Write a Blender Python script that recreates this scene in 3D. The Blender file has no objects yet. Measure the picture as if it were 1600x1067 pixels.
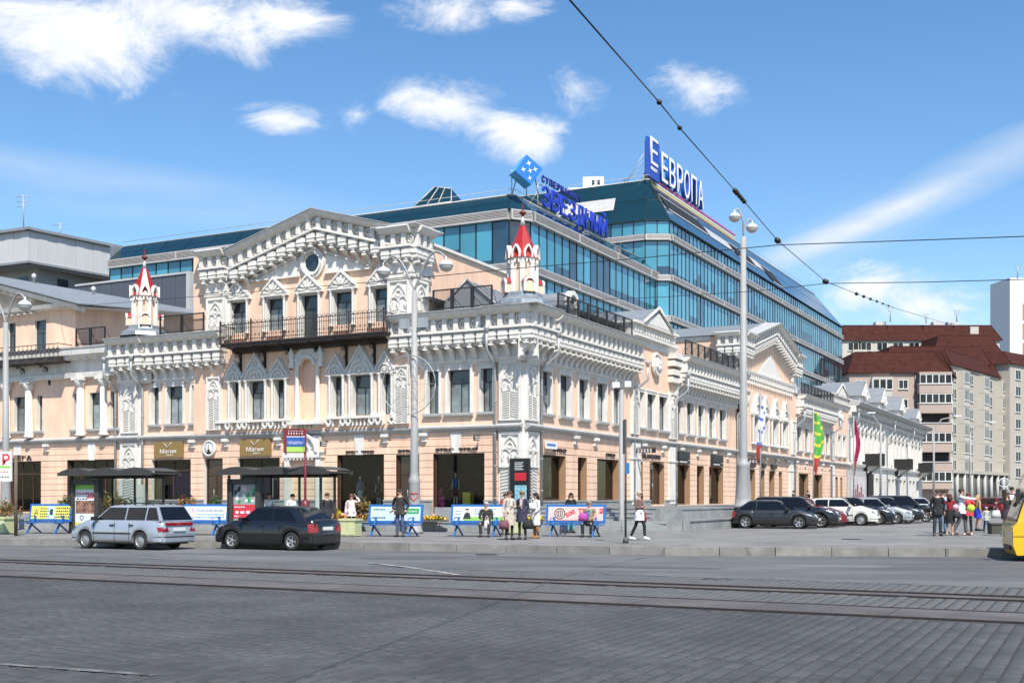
import bpy, bmesh, math, random
import numpy as np
from mathutils import Vector as V, Matrix as MX
R = math.radians
rnd = random.Random(7)
SC = bpy.context.scene
COL = SC.collection
# ------------------------------------------------------------------ camera
F_PX, HZ, EYE = 1800.0, 776.0, 1.5
cam = bpy.data.objects.new('camera', bpy.data.cameras.new('camera'))
COL.objects.link(cam)
cam.location = (0, 0, EYE)
cam.rotation_euler = (R(90), 0, 0)
cam.data.lens = 40.5
cam.data.sensor_width = 36
cam.data.shift_y = (HZ - 533.5) / 1600
cam.data.clip_start = .2
cam.data.clip_end = 3000
SC.camera = cam
# ------------------------------------------------------------------ light
SUN_EL = R(53)
SUN_H = V((.24, -.97, 0)).normalized()
sun = bpy.data.objects.new('sun', bpy.data.lights.new('sun', 'SUN'))
COL.objects.link(sun)
sun.data.energy = 4.3
sun.data.angle = R(.55)
sun.data.color = (1, .95, .86)
sd = SUN_H * math.cos(SUN_EL) + V((0, 0, math.sin(SUN_EL)))
sun.rotation_euler = sd.to_track_quat('Z', 'Y').to_euler()
sun.location = (20, -40, 80)
SKY_S = .113
world = bpy.data.worlds.new('World')
SC.world = world
world.use_nodes = True
vs = SC.view_settings
vs.view_transform = 'Standard'
vs.look = 'None'
vs.gamma = 1
vs.use_curve_mapping = False
vs.exposure = .68
SC.cycles.max_bounces = 7
SC.cycles.transparent_max_bounces = 12
SC.cycles.caustics_reflective = False
SC.cycles.caustics_refractive = False
def build_world():
 nt = world.node_tree
 nt.nodes.clear()
 N, L = nt.nodes.new, nt.links.new
 out = N('ShaderNodeOutputWorld')
 bg = N('ShaderNodeBackground')
 bg.inputs[1].default_value = SKY_S
 L(bg.outputs[0], out.inputs[0])
 sky = N('ShaderNodeTexSky')
 sky.sky_type = 'NISHITA'
 sky.sun_disc = False
 sky.sun_elevation = SUN_EL
 sky.sun_rotation = math.atan2(SUN_H.x, SUN_H.y)
 sky.air_density = 1.0
 sky.dust_density = .35
 sky.ozone_density = 1.6
 hs = N('ShaderNodeHueSaturation')
 hs.inputs['Saturation'].default_value = 1.24
 hs.inputs['Value'].default_value = 1.0
 L(sky.outputs[0], hs.inputs['Color'])
 tc = N('ShaderNodeTexCoord')
 sx = N('ShaderNodeSeparateXYZ')
 L(tc.outputs['Generated'], sx.inputs[0])
 def math_(op, a, b=None, c=None):
  n = N('ShaderNodeMath')
  n.operation = op
  for i, q in enumerate((a, b, c)):
   if q is None:
    continue
   if isinstance(q, (int, float)):
    n.inputs[i].default_value = q
   else:
    L(q, n.inputs[i])
  return n.outputs[0]
 az = math_('ARCTAN2', sx.outputs[0], sx.outputs[1])
 el = math_('ARCSINE', sx.outputs[2])
 cb = N('ShaderNodeCombineXYZ')
 L(az, cb.inputs[0])
 L(el, cb.inputs[1])
 # (azimuth, elevation, half axes, tilt, strength) of every cloud, all round the sky
 blobs = []
 def px(x, y, rx, ry, tilt=0, s=1.):
  blobs.append((math.atan((x - 800) / F_PX), math.atan((HZ - y) / math.hypot(F_PX, x - 800)), rx / F_PX, ry / F_PX, tilt, s))
 px(120, 50, 230, 95, 0, 1.25)
 px(300, 25, 210, 80, 0, 1.15)
 px(440, 35, 130, 55, 0, .95)
 px(180, 100, 130, 50, 0, .85)
 px(700, 165, 150, 55, -.1, .95)
 px(800, 205, 120, 55, -.2, 1.0)
 px(435, 186, 85, 28, 0, .8)
 px(1080, 130, 110, 55, -.3, .62)
 px(900, 140, 75, 50, -.4, .52)
 px(690, 15, 120, 40, 0, .72)
 px(800, 8, 90, 30, 0, .6)
 px(1370, 455, 130, 60, 0, .7)
 px(1440, 480, 150, 45, 0, .6)
 px(560, 180, 40, 30, 0, .5)
 streaks = []
 blobs2 = streaks
 def pxs(x, y, rx, ry, tilt, s):
  blobs2.append((math.atan((x - 800) / F_PX), math.atan((HZ - y) / math.hypot(F_PX, x - 800)), rx / F_PX, ry / F_PX, tilt, s))
 pxs(1400, 325, 330, 30, .36, 1.15)
 pxs(1340, 360, 200, 50, .36, .35)
 pxs(1520, 270, 200, 42, .36, .8)
 pxs(200, 290, 420, 40, -.05, .42)
 pxs(60, 265, 260, 30, -.12, .35)
 pxs(300, 330, 400, 30, 0, .25)
 r2 = random.Random(5)
 for i in range(16):
  a = math.pi * (.42 + 1.16 * (i + r2.random() * .6) / 16)
  e = .12 + .75 * r2.random()
  blobs.append((((a + math.pi) % (2 * math.pi)) - math.pi, e, .14 + .12 * r2.random(), .04 + .05 * r2.random(), r2.uniform(-.2, .2), r2.uniform(.7, 1.1)))
 def field(bl):
  acc = None
  for a, e, rx, ry, t, s in bl:
   mp = N('ShaderNodeMapping')
   mp.vector_type = 'TEXTURE'
   mp.inputs['Location'].default_value = (a, e, 0)
   mp.inputs['Rotation'].default_value = (0, 0, t)
   mp.inputs['Scale'].default_value = (rx, ry, 1)
   L(cb.outputs[0], mp.inputs[0])
   ln = N('ShaderNodeVectorMath')
   ln.operation = 'LENGTH'
   L(mp.outputs[0], ln.inputs[0])
   v = math_('MULTIPLY_ADD', ln.outputs['Value'], -s, s)
   v = math_('MAXIMUM', v, 0)
   acc = v if acc is None else math_('MAXIMUM', acc, v)
  return acc
 m1 = field(blobs)
 m2 = field(streaks)
 mp = N('ShaderNodeMapping')
 mp.inputs['Scale'].default_value = (1, 1.5, 1.9)
 L(tc.outputs['Generated'], mp.inputs[0])
 n1 = N('ShaderNodeTexNoise')
 n1.inputs['Scale'].default_value = 12
 n1.inputs['Detail'].default_value = 12
 n1.inputs['Roughness'].default_value = .66
 n1.inputs['Distortion'].default_value = .5
 L(mp.outputs[0], n1.inputs[0])
 d = math_('MULTIPLY_ADD', n1.outputs[0], 3.4, -1.85)
 d = math_('MULTIPLY_ADD', m1, 1.55, d)
 mr = N('ShaderNodeMapRange')
 mr.interpolation_type = 'SMOOTHSTEP'
 L(d, mr.inputs[0])
 mr.inputs[1].default_value = .02
 mr.inputs[2].default_value = 1.35
 c1 = math_('MULTIPLY', mr.outputs[0], math_('MINIMUM', math_('MULTIPLY', m1, 5), 1))
 n2 = N('ShaderNodeTexNoise')
 n2.inputs['Scale'].default_value = 14
 n2.inputs['Detail'].default_value = 8
 mp2 = N('ShaderNodeMapping')
 mp2.inputs['Rotation'].default_value = (0, R(20), 0)
 mp2.inputs['Scale'].default_value = (.35, 1, 2.2)
 L(tc.outputs['Generated'], mp2.inputs[0])
 L(mp2.outputs[0], n2.inputs[0])
 c2 = math_('MULTIPLY', m2, math_('MULTIPLY_ADD', n2.outputs[0], 1.7, -.1))
 c = math_('MINIMUM', math_('ADD', c1, c2), .97)
 c = math_('MAXIMUM', c, 0)
 # underside greyer than the top
 n3 = N('ShaderNodeTexNoise')
 n3.inputs['Scale'].default_value = 22
 n3.inputs['Detail'].default_value = 6
 L(mp.outputs[0], n3.inputs[0])
 sh = N('ShaderNodeMapRange')
 L(math_('ADD', math_('MULTIPLY', n3.outputs[0], .7), math_('MULTIPLY', d, -.16)), sh.inputs[0])
 sh.inputs[1].default_value = .1
 sh.inputs[2].default_value = .62
 cc = N('ShaderNodeMix')
 cc.data_type = 'RGBA'
 cc.inputs['A'].default_value = (5.9, 6.0, 6.2, 1)
 cc.inputs['B'].default_value = (4.4, 4.8, 5.4, 1)
 L(sh.outputs[0], cc.inputs['Factor'])
 mx = N('ShaderNodeMix')
 mx.data_type = 'RGBA'
 L(c, mx.inputs['Factor'])
 L(hs.outputs[0], mx.inputs['A'])
 L(cc.outputs['Result'], mx.inputs['B'])
 L(mx.outputs['Result'], bg.inputs[0])
build_world()
# ------------------------------------------------------------------ materials
MATS = {}
def mat(name, col, rough=.6, metal=0., var=.12, scale=1.5, bump=0., bscale=30., obj=False, rv=0., coat=0., spec=.5, streak=0., emit=0., big=None):
 if name in MATS:
  return MATS[name]
 m = bpy.data.materials.new(name)
 m.use_nodes = True
 nt = m.node_tree
 N, L = nt.nodes.new, nt.links.new
 b = nt.nodes['Principled BSDF']
 b.inputs['Roughness'].default_value = rough
 b.inputs['Metallic'].default_value = metal
 b.inputs['Coat Weight'].default_value = coat
 b.inputs['Coat Roughness'].default_value = .05
 b.inputs['Specular IOR Level'].default_value = spec
 tc = N('ShaderNodeTexCoord')
 gp = N('ShaderNodeNewGeometry')
 co = tc.outputs['Object'] if obj else gp.outputs['Position']
 n1 = N('ShaderNodeTexNoise')
 n1.inputs['Scale'].default_value = scale
 n1.inputs['Detail'].default_value = 6
 n1.inputs['Roughness'].default_value = .6
 L(co, n1.inputs[0])
 fac = n1.outputs[0]
 if streak:
  mp = N('ShaderNodeMapping')
  mp.inputs['Scale'].default_value = (2.2, 2.2, .22)
  L(co, mp.inputs[0])
  n2 = N('ShaderNodeTexNoise')
  n2.inputs['Scale'].default_value = 1.6
  n2.inputs['Detail'].default_value = 5
  L(mp.outputs[0], n2.inputs[0])
  ad = N('ShaderNodeMix')
  ad.data_type = 'FLOAT'
  ad.inputs['Factor'].default_value = streak
  L(n1.outputs[0], ad.inputs['A'])
  L(n2.outputs[0], ad.inputs['B'])
  fac = ad.outputs['Result']
 mr = N('ShaderNodeMapRange')
 mr.inputs[1].default_value = .3
 mr.inputs[2].default_value = .7
 mr.inputs[3].default_value = 1 - var
 mr.inputs[4].default_value = 1 + var * .6
 L(fac, mr.inputs[0])
 val = mr.outputs[0]
 if big:
  nb_ = N('ShaderNodeTexNoise')
  nb_.inputs['Scale'].default_value = big[0]
  nb_.inputs['Detail'].default_value = 7
  nb_.inputs['Roughness'].default_value = .68
  if len(big) > 2:
   mpb = N('ShaderNodeMapping')
   mpb.inputs['Scale'].default_value = big[2]
   L(co, mpb.inputs[0])
   L(mpb.outputs[0], nb_.inputs[0])
  else:
   L(co, nb_.inputs[0])
  rb_ = N('ShaderNodeMapRange')
  rb_.inputs[1].default_value = .38
  rb_.inputs[2].default_value = .62
  rb_.inputs[3].default_value = 1 - big[1]
  rb_.inputs[4].default_value = 1 + big[1] * .4
  L(nb_.outputs[0], rb_.inputs[0])
  mb_ = N('ShaderNodeMath')
  mb_.operation = 'MULTIPLY'
  L(val, mb_.inputs[0])
  L(rb_.outputs[0], mb_.inputs[1])
  val = mb_.outputs[0]
 if rv:
  oi = N('ShaderNodeObjectInfo')
  r_ = N('ShaderNodeMapRange')
  r_.inputs[3].default_value = 1 - rv
  r_.inputs[4].default_value = 1 + rv
  L(oi.outputs['Random'], r_.inputs[0])
  mu = N('ShaderNodeMath')
  mu.operation = 'MULTIPLY'
  L(val, mu.inputs[0])
  L(r_.outputs[0], mu.inputs[1])
  val = mu.outputs[0]
 sc = N('ShaderNodeVectorMath')
 sc.operation = 'SCALE'
 sc.inputs[0].default_value = col
 L(val, sc.inputs['Scale'])
 L(sc.outputs[0], b.inputs['Base Color'])
 if bump:
  nb = N('ShaderNodeTexNoise')
  nb.inputs['Scale'].default_value = bscale
  nb.inputs['Detail'].default_value = 4
  L(co, nb.inputs[0])
  bp = N('ShaderNodeBump')
  bp.inputs['Strength'].default_value = bump
  bp.inputs['Distance'].default_value = .02
  L(nb.outputs[0], bp.inputs['Height'])
  L(bp.outputs[0], b.inputs['Normal'])
 if emit:
  b.inputs['Emission Color'].default_value = (*col, 1)
  b.inputs['Emission Strength'].default_value = emit
 MATS[name] = m
 return m
def clear_glass(name, tint, gloss=1.0):
 if name in MATS:
  return MATS[name]
 m = bpy.data.materials.new(name)
 m.use_nodes = True
 nt = m.node_tree
 nt.nodes.clear()
 N, L = nt.nodes.new, nt.links.new
 out = N('ShaderNodeOutputMaterial')
 tr = N('ShaderNodeBsdfTransparent')
 tr.inputs[0].default_value = (*tint, 1)
 gl = N('ShaderNodeBsdfGlossy')
 gl.inputs['Roughness'].default_value = .02
 gl.inputs['Color'].default_value = (gloss, gloss, gloss, 1)
 fr = N('ShaderNodeFresnel')
 fr.inputs[0].default_value = 1.36
 mx = N('ShaderNodeMixShader')
 L(fr.outputs[0], mx.inputs[0])
 L(tr.outputs[0], mx.inputs[1])
 L(gl.outputs[0], mx.inputs[2])
 L(mx.outputs[0], out.inputs[0])
 MATS[name] = m
 return m
def flat(name, c, rough=.6, **k):
 return mat(name, c, rough, var=.06, scale=4, obj=True, **k)
PEACH = mat('peach_stucco', (.82, .56, .41), .85, var=.12, scale=.5, bump=.15, bscale=14, streak=.6, big=(1.2, .13, (1, 1, .3)))
WHITE = mat('white_stucco', (.72, .69, .645), .8, var=.13, scale=1.1, bump=.2, bscale=18, streak=.45, big=(1.6, .14, (1, 1, .35)))
WHITE2 = mat('white_moulding', (.70, .67, .625), .75, var=.17, scale=3.2, bump=.35, bscale=26, streak=.3)
GREYTRIM = mat('grey_painted_trim', (.42, .415, .41), .7, var=.2, scale=2.5, bump=.1, streak=.4)
ROOF = mat('zinc_roof_sheet', (.27, .285, .30), .45, metal=.25, var=.18, scale=1.2, streak=.4)
LEAD = mat('lead_flashing', (.23, .27, .30), .4, metal=.3, var=.3, scale=4)
REDP = mat('red_spire_paint', (.36, .014, .012), .35, var=.2, scale=4, coat=.3)
DARKM = mat('dark_iron', (.02, .018, .018), .5, var=.2, scale=5)
IRON2 = mat('brown_iron', (.045, .032, .028), .5, var=.3, scale=5)
FRAME = mat('window_frame_paint', (.03, .028, .027), .45, var=.15)
GLASSU = mat('upper_window_glass', (.035, .05, .058), .06, var=.5, scale=.7, spec=.9, rv=.4)
CURT = mat('curtained_glass', (.21, .245, .25), .1, var=.6, scale=1.1, spec=.9, rv=.45)
SHOPG = clear_glass('shop_glass', (.82, .85, .84))
BROWNM = mat('brown_shop_metal', (.07, .035, .022), .5, var=.2)
TANREV = mat('tan_reveal', (.33, .2, .11), .7, var=.1)
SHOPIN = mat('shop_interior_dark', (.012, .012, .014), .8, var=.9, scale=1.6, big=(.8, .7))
GRANITE = mat('grey_granite', (.27, .28, .275), .6, var=.28, scale=2.5, bump=.1, rv=.13, streak=.3)
ASPH = mat('asphalt', (.125, .126, .128), .85, var=.2, scale=.35, bump=.5, bscale=60, big=(.5, .28, (.25, 1, 1)))
PAVE = mat('pavement_asphalt', (.205, .198, .188), .9, var=.18, scale=.5, bump=.4, bscale=50, big=(.4, .22))
KERB = mat('kerb_concrete', (.225, .217, .20), .85, var=.3, scale=2.0, bump=.4, bscale=25, rv=.12)
LINE = mat('worn_road_paint', (.36, .36, .35), .8, var=.45, scale=6, big=(3, .5))
STEELP = mat('galvanised_steel', (.40, .42, .43), .5, metal=.3, var=.15, scale=2, streak=.4)
CONCP = mat('concrete_pole', (.42, .415, .40), .8, var=.2, scale=1.6, bump=.1, streak=.5)
BLUEP = mat('blue_bench_paint', (.02, .135, .40), .35, var=.15, scale=4, coat=.2)
RUBBER = mat('tyre_rubber', (.022, .021, .02), .85, var=.3, scale=12)
ALLOY = mat('alloy_rim', (.42, .42, .42), .35, metal=.6, var=.2, scale=8)
CARGL = mat('car_glass', (.006, .0065, .008), .03, var=.5, scale=2, spec=.45, obj=True)
# ------------------------------------------------------------------ object helpers
WM = {}
def link(o, parent, W):
 COL.objects.link(o)
 if parent is not None:
  o.parent = parent
  o.matrix_basis = WM[parent.name].inverted() @ W
 else:
  o.matrix_basis = W
 WM[o.name] = W.copy()
 return o
def tag(o, label=None, cat=None, group=None, kind=None):
 if label:
  o['label'] = label
 if cat:
  o['category'] = cat
 if group:
  o['group'] = group
 if kind:
  o['kind'] = kind
 return o
def empty(name, loc, rz=0, label=None, cat=None, group=None):
 o = bpy.data.objects.new(name, None)
 o.empty_display_size = .2
 link(o, None, MX.Translation(V(loc)) @ MX.Rotation(rz, 4, 'Z'))
 return tag(o, label, cat, group)
def place(name, me, parent, W):
 return link(bpy.data.objects.new(name, me), parent, W)
I4 = MX.Identity(4)
def T(x=0, y=0, z=0):
 return MX.Translation(V((x, y, z)))
def S(x, y, z):
 return MX.Diagonal(V((x, y, z, 1)))
def RZ(a):
 return MX.Rotation(a, 4, 'Z')
def RX(a):
 return MX.Rotation(a, 4, 'X')
def RY(a):
 return MX.Rotation(a, 4, 'Y')
class MB:
 def __init__(s, *mats):
  s.v, s.f, s.m, s.sm = [], [], [], []
  s.mats = list(mats)
  s.M = None
 def add(s, vs, fs, mi=0, smooth=False):
  n = len(s.v)
  if s.M is not None:
   vs = [s.M @ V(p) for p in vs]
  s.v.extend([tuple(p) for p in vs])
  for f in fs:
   s.f.append([i + n for i in f])
   s.m.append(mi)
   s.sm.append(smooth)
  return s
 def box(s, x0, x1, y0, y1, z0, z1, mi=0):
  if x0 > x1: x0, x1 = x1, x0
  if y0 > y1: y0, y1 = y1, y0
  if z0 > z1: z0, z1 = z1, z0
  return s.add([(x0, y0, z0), (x1, y0, z0), (x1, y1, z0), (x0, y1, z0), (x0, y0, z1), (x1, y0, z1), (x1, y1, z1), (x0, y1, z1)],
      [(0, 3, 2, 1), (4, 5, 6, 7), (0, 1, 5, 4), (1, 2, 6, 5), (2, 3, 7, 6), (3, 0, 4, 7)], mi)
 def quad(s, a, b, c, d, mi=0):
  return s.add([a, b, c, d], [(0, 1, 2, 3)], mi)
 def prism(s, poly, y0, y1, mi=0):
  """polygon in (x, z), counter-clockwise seen from -y, extruded from y0 (front) to y1"""
  n = len(poly)
  vs = [(x, y0, z) for x, z in poly] + [(x, y1, z) for x, z in poly]
  fs = [tuple(range(n)), tuple(range(2 * n - 1, n - 1, -1))]
  for i in range(n):
   j = (i + 1) % n
   fs.append((j, i, i + n, j + n))
  return s.add(vs, fs, mi)
 def extx(s, prof, x0, x1, mi=0, sh=0.):
  """profile in (y, z) extruded along x; sh = rise from x0 to x1"""
  n = len(prof)
  vs = [(x0, y, z) for y, z in prof] + [(x1, y, z + sh) for y, z in prof]
  fs = [tuple(range(n - 1, -1, -1)), tuple(range(n, 2 * n))]
  for i in range(n):
   j = (i + 1) % n
   fs.append((i, j, j + n, i + n))
  return s.add(vs, fs, mi)
 def tube(s, pts, r, n=6, mi=0, smooth=True):
  pts = [V(p) for p in pts]
  rs = r if isinstance(r, (list, tuple)) else [r] * len(pts)
  vs, fs = [], []
  for k, p in enumerate(pts):
   a = pts[max(k - 1, 0)]
   b = pts[min(k + 1, len(pts) - 1)]
   d = (b - a).normalized()
   u = d.cross(V((0, 0, 1)))
   if u.length < .05:
    u = d.cross(V((0, 1, 0)))
   u.normalize()
   w = d.cross(u)
   for i in range(n):
    t = 2 * math.pi * i / n
    vs.append(p + u * math.cos(t) * rs[k] + w * math.sin(t) * rs[k])
  for k in range(len(pts) - 1):
   for i in range(n):
    j = (i + 1) % n
    fs.append((k * n + i, k * n + j, (k + 1) * n + j, (k + 1) * n + i))
  fs.append(tuple(range(n - 1, -1, -1)))
  fs.append(tuple(range((len(pts) - 1) * n, len(pts) * n)))
  return s.add(vs, fs, mi, smooth)
 def lathe(s, prof, n=12, c=(0, 0, 0), mi=0, smooth=True, rot=0.):
  """profile of (radius, z) from bottom to top"""
  vs, fs = [], []
  for r, z in prof:
   for i in range(n):
    t = 2 * math.pi * i / n + rot
    vs.append((c[0] + r * math.cos(t), c[1] + r * math.sin(t), c[2] + z))
  for k in range(len(prof) - 1):
   for i in range(n):
    j = (i + 1) % n
    fs.append((k * n + i, k * n + j, (k + 1) * n + j, (k + 1) * n + i))
  fs.append(tuple(range(n - 1, -1, -1)))
  fs.append(tuple(range((len(prof) - 1) * n, len(prof) * n)))
  return s.add(vs, fs, mi, smooth)
 def arc(s, cx, cz, r, a0, a1, w, y0, y1, n=8, mi=0):
  """flat ring segment in the xz plane"""
  for i in range(n):
   t0 = a0 + (a1 - a0) * i / n
   t1 = a0 + (a1 - a0) * (i + 1) / n
   p = []
   for t, q in ((t0, r - w / 2), (t0, r + w / 2), (t1, r + w / 2), (t1, r - w / 2)):
    p.append((cx + q * math.cos(t), cz + q * math.sin(t)))
   s.prism(p, y0, y1, mi)
  return s
 def mesh(s, name='mesh'):
  me = bpy.data.meshes.new(name)
  me.from_pydata(s.v, [], s.f)
  for m in s.mats:
   me.materials.append(m)
  if len(s.mats) > 1:
   me.polygons.foreach_set('material_index', s.m)
  me.polygons.foreach_set('use_smooth', s.sm)
  me.update()
  return me
 def obj(s, name, parent=None, W=I4, **k):
  return tag(place(name, s.mesh(name), parent, W), **k)
_fonts = {}
def text(name, body, size, depth, m, parent, W, align='CENTER', width=None, bold=0., **k):
 cu = bpy.data.curves.new('t', 'FONT')
 cu.body = body
 cu.size = size
 cu.extrude = depth
 cu.offset = bold
 cu.align_x = align
 cu.align_y = 'BOTTOM_BASELINE'
 cu.resolution_u = 2
 o = bpy.data.objects.new('t', cu)
 COL.objects.link(o)
 bpy.context.view_layer.update()
 me = bpy.data.meshes.new_from_object(o)
 bpy.data.objects.remove(o)
 if width and len(me.vertices):
  xs = [v.co.x for v in me.vertices]
  f = width / max(.001, max(xs) - min(xs))
  for v in me.vertices:
   v.co.x *= f
 me.materials.clear()
 me.materials.append(m)
 # text stands in the xz plane facing -y
 return tag(place(name, me, parent, W @ RX(R(90))), **k)
# ------------------------------------------------------------------ the two street fronts
DL = V((-.889, .4575, 0)).normalized()
DR = V((.4636, .886, 0)).normalized()
INL = V((-DL.y, DL.x, 0)) * -1
INR = V((-DR.y, DR.x, 0))
CN = V((.6, 60, 0))
def frame(o, xd):
 xd = V(xd).normalized()
 yd = V((-xd.y, xd.x, 0))
 return MX(((xd.x, yd.x, 0, o[0]), (xd.y, yd.y, 0, o[1]), (0, 0, 1, o[2] if len(o) > 2 else 0), (0, 0, 0, 1)))
FL = frame(CN, -DL)     # x = -s along the left front, y into the house
FR = frame(CN, DR)      # x = t along the right front
def A(F, px, o=0.):
 """along-coordinate on a front seen at photo column px; o = metres in front of it"""
 u = (px - 800) / F_PX
 dx, dy = F[0][0], F[1][0]
 cx, cy = F[0][3] - F[0][1] * o, F[1][3] - F[1][1] * o
 return (u * cy - cx) / (dx - u * dy)
def ZZ(F, px, py, o=0.):
 a = A(F, px, o)
 cy = F[1][3] - F[1][1] * o + a * F[1][0]
 return EYE + (HZ - py) / F_PX * cy
def P(px, D, z=0.):
 return V(((px - 800) / F_PX * D, D, z))
def PY(px, py, D):
 return V(((px - 800) / F_PX * D, D, EYE + (HZ - py) / F_PX * D))
# ------------------------------------------------------------------ facade kit
def wallgrid(mb, x0, x1, z0, z1, holes, mi=0, depth=.35, grooves=(), gd=.03, top=None):
 """holes: (a0, a1, b0, b1, reveal material index[, depth]); real reveals, real course joints"""
 xs = sorted({x0, x1} | {h[0] for h in holes} | {h[1] for h in holes})
 gz = [(g - .018, g + .018) for g in grooves if z0 < g - .02 and g + .02 < z1]
 zs = sorted({z0, z1} | {h[2] for h in holes} | {h[3] for h in holes} | {q for g in gz for q in g})
 xs = [x for x in xs if x0 - 1e-6 <= x <= x1 + 1e-6]
 zs = [z for z in zs if z0 - 1e-6 <= z <= z1 + 1e-6]
 for j in range(len(zs) - 1):
  c0, c1 = zs[j], zs[j + 1]
  mz = (c0 + c1) / 2
  ing = any(g[0] < mz < g[1] for g in gz)
  run = None
  for i in range(len(xs)):
   solid = False
   if i < len(xs) - 1:
    mx = (xs[i] + xs[i + 1]) / 2
    solid = not any(h[0] < mx < h[1] and h[2] < mz < h[3] for h in holes)
   if solid and run is None:
    run = xs[i]
   if not solid and run is not None:
    a, b = run, xs[i]
    y = gd if ing else 0
    mb.quad((a, y, c0), (b, y, c0), (b, y, c1), (a, y, c1), mi)
    if ing:
     mb.quad((a, 0, c0), (b, 0, c0), (b, gd, c0), (a, gd, c0), mi)
     mb.quad((a, gd, c1), (b, gd, c1), (b, 0, c1), (a, 0, c1), mi)
    run = None
 for h in holes:
  a, b, c, d, r = h[:5]
  e = h[5] if len(h) > 5 else depth
  mb.quad((a, 0, c), (a, 0, d), (a, e, d), (a, e, c), r)
  mb.quad((b, 0, d), (b, 0, c), (b, e, c), (b, e, d), r)
  mb.quad((a, 0, d), (b, 0, d), (b, e, d), (a, e, d), r)
  mb.quad((b, 0, c), (a, 0, c), (a, e, c), (b, e, c), r)
_wc = {}
def window(parent, F, a0, a1, z0, z1, rec=.32, style='upper'):
 w, h = round(a1 - a0, 2), round(z1 - z0, 2)
 key = (w, h, style)
 if key not in _wc:
  m = MB(FRAME if style != 'white' else WHITE)
  g = MB(GLASSU, CURT)
  b = .055 if w > .5 else .035
  m.box(0, b, 0, .07, 0, h)
  m.box(w - b, w, 0, .07, 0, h)
  m.box(b, w - b, 0, .07, 0, b)
  m.box(b, w - b, 0, .07, h - b, h)
  tr = h * .68
  if style in ('upper', 'door', 'white'):
   m.box(b, w - b, .002, .068, tr, tr + b)
   if w > .62:
    m.box(w / 2 - b * .45, w / 2 + b * .45, .004, .066, b, tr)
  g.box(b * .6, w - b * .6, .03, .045, tr, h - b * .5, 0)
  if style == 'door':
   g.box(b * .6, w - b * .6, .03, .045, b * .5, tr, 0)
  else:
   g.box(b * .6, w - b * .6, .03, .045, b * .5, tr, 1)
  _wc[key] = (m.mesh('window'), g.mesh('pane'))
 W = F @ T(a0, rec - .08, z0)
 o = place('balcony_door' if style == 'door' else 'window', _wc[key][0], parent, W)
 place('pane', _wc[key][1], o, W)
 return o
_sc = {}
def surround(parent, F, a0, a1, z0, z1, b=.16, sill=True, left=None):
 key = (round(a1 - a0, 2), round(z1 - z0, 2), b)
 if key not in _sc:
  w, h = key[0], key[1]
  m = MB(WHITE)
  m.box(-b, 0, -.06, 0, 0, h)
  m.box(w, w + b, -.06, 0, 0, h)
  m.box(-b, w + b, -.06, 0, h, h + b)
  m.box(-b - .03, w + b + .03, -.10, 0, h + b, h + b + .07)
  s = MB(GREYTRIM)
  s.extx([(0, 0), (0, -.22), (-.18, -.16), (-.2, -.08), (-.2, 0)], -b - .04, w + b + .04)
  _sc[key] = (m.mesh('window_surround'), s.mesh('window_sill'))
 W = F @ T(a0, 0, z0)
 place('window_surround', _sc[key][0], parent, W)
 if sill:
  place('window_sill', _sc[key][1], parent, W)
# ---- pieces of the great cornice, shared by all bays
SP = .72
def _cornice_meshes():
 b = MB(WHITE2)            # block with a pointed notch on its right flank, as on the frieze
 b.box(0, .50, -.84, -.52, .16, .66)
 b.prism([(0.02, .17), (.25, .0), (.48, .17)], -.80, -.56)
 b.box(.5, .56, -.80, -.56, .40, .66)
 b.box(-.06, 0, -.80, -.56, .40, .66)
 b.box(-.02, .52, -.87, -.5, .36, .41)
 p = MB(WHITE2)            # frieze post
 p.box(0, .26, -.90, -.62, 0, .62)
 p.prism([(-.04, .02), (.13, -.12), (.3, .02)], -.86, -.7)
 f = MB(WHITE2)            # frieze panel: frame round a hollow
 f.arc(.23, .30, .17, 0, 2 * math.pi, .06, -.74, -.62, n=8)
 f.box(.19, .27, -.70, -.62, .27, .34)
 c = MB(WHITE2)            # curved corbel
 q = [(-.80, .62), (-.80, .52)]
 for i in range(7):
  t = math.pi / 2 * i / 6
  q.append((-.10 - .62 * (1 - math.sin(t)), .50 - .42 * (1 - math.cos(t)) if False else .06 + .44 * (1 - math.sin(t)) ** 0 * math.cos(t) ** .7 if math.cos(t) > 0 else .06))
 q = [(-.80, .62), (-.82, .54), (-.66, .52), (-.50, .46), (-.36, .37), (-.25, .26), (-.19, .13), (-.17, 0), (0, 0), (0, .62)]
 n = len(q)
 c.extx(q, .10, .36)
 d = MB(WHITE2)
 d.box(.07, .39, -.2, 0, -.06, 0)
 c.v, c.f, c.m, c.sm = c.v + d.v, c.f + [[i + len(c.v) for i in ff] for ff in d.f], c.m + d.m, c.sm + d.sm
 return b.mesh('cornice_block'), p.mesh('frieze_post'), f.mesh('frieze_panel'), c.mesh('corbel')
CB, CP_, CF, CC = _cornice_meshes()
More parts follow.
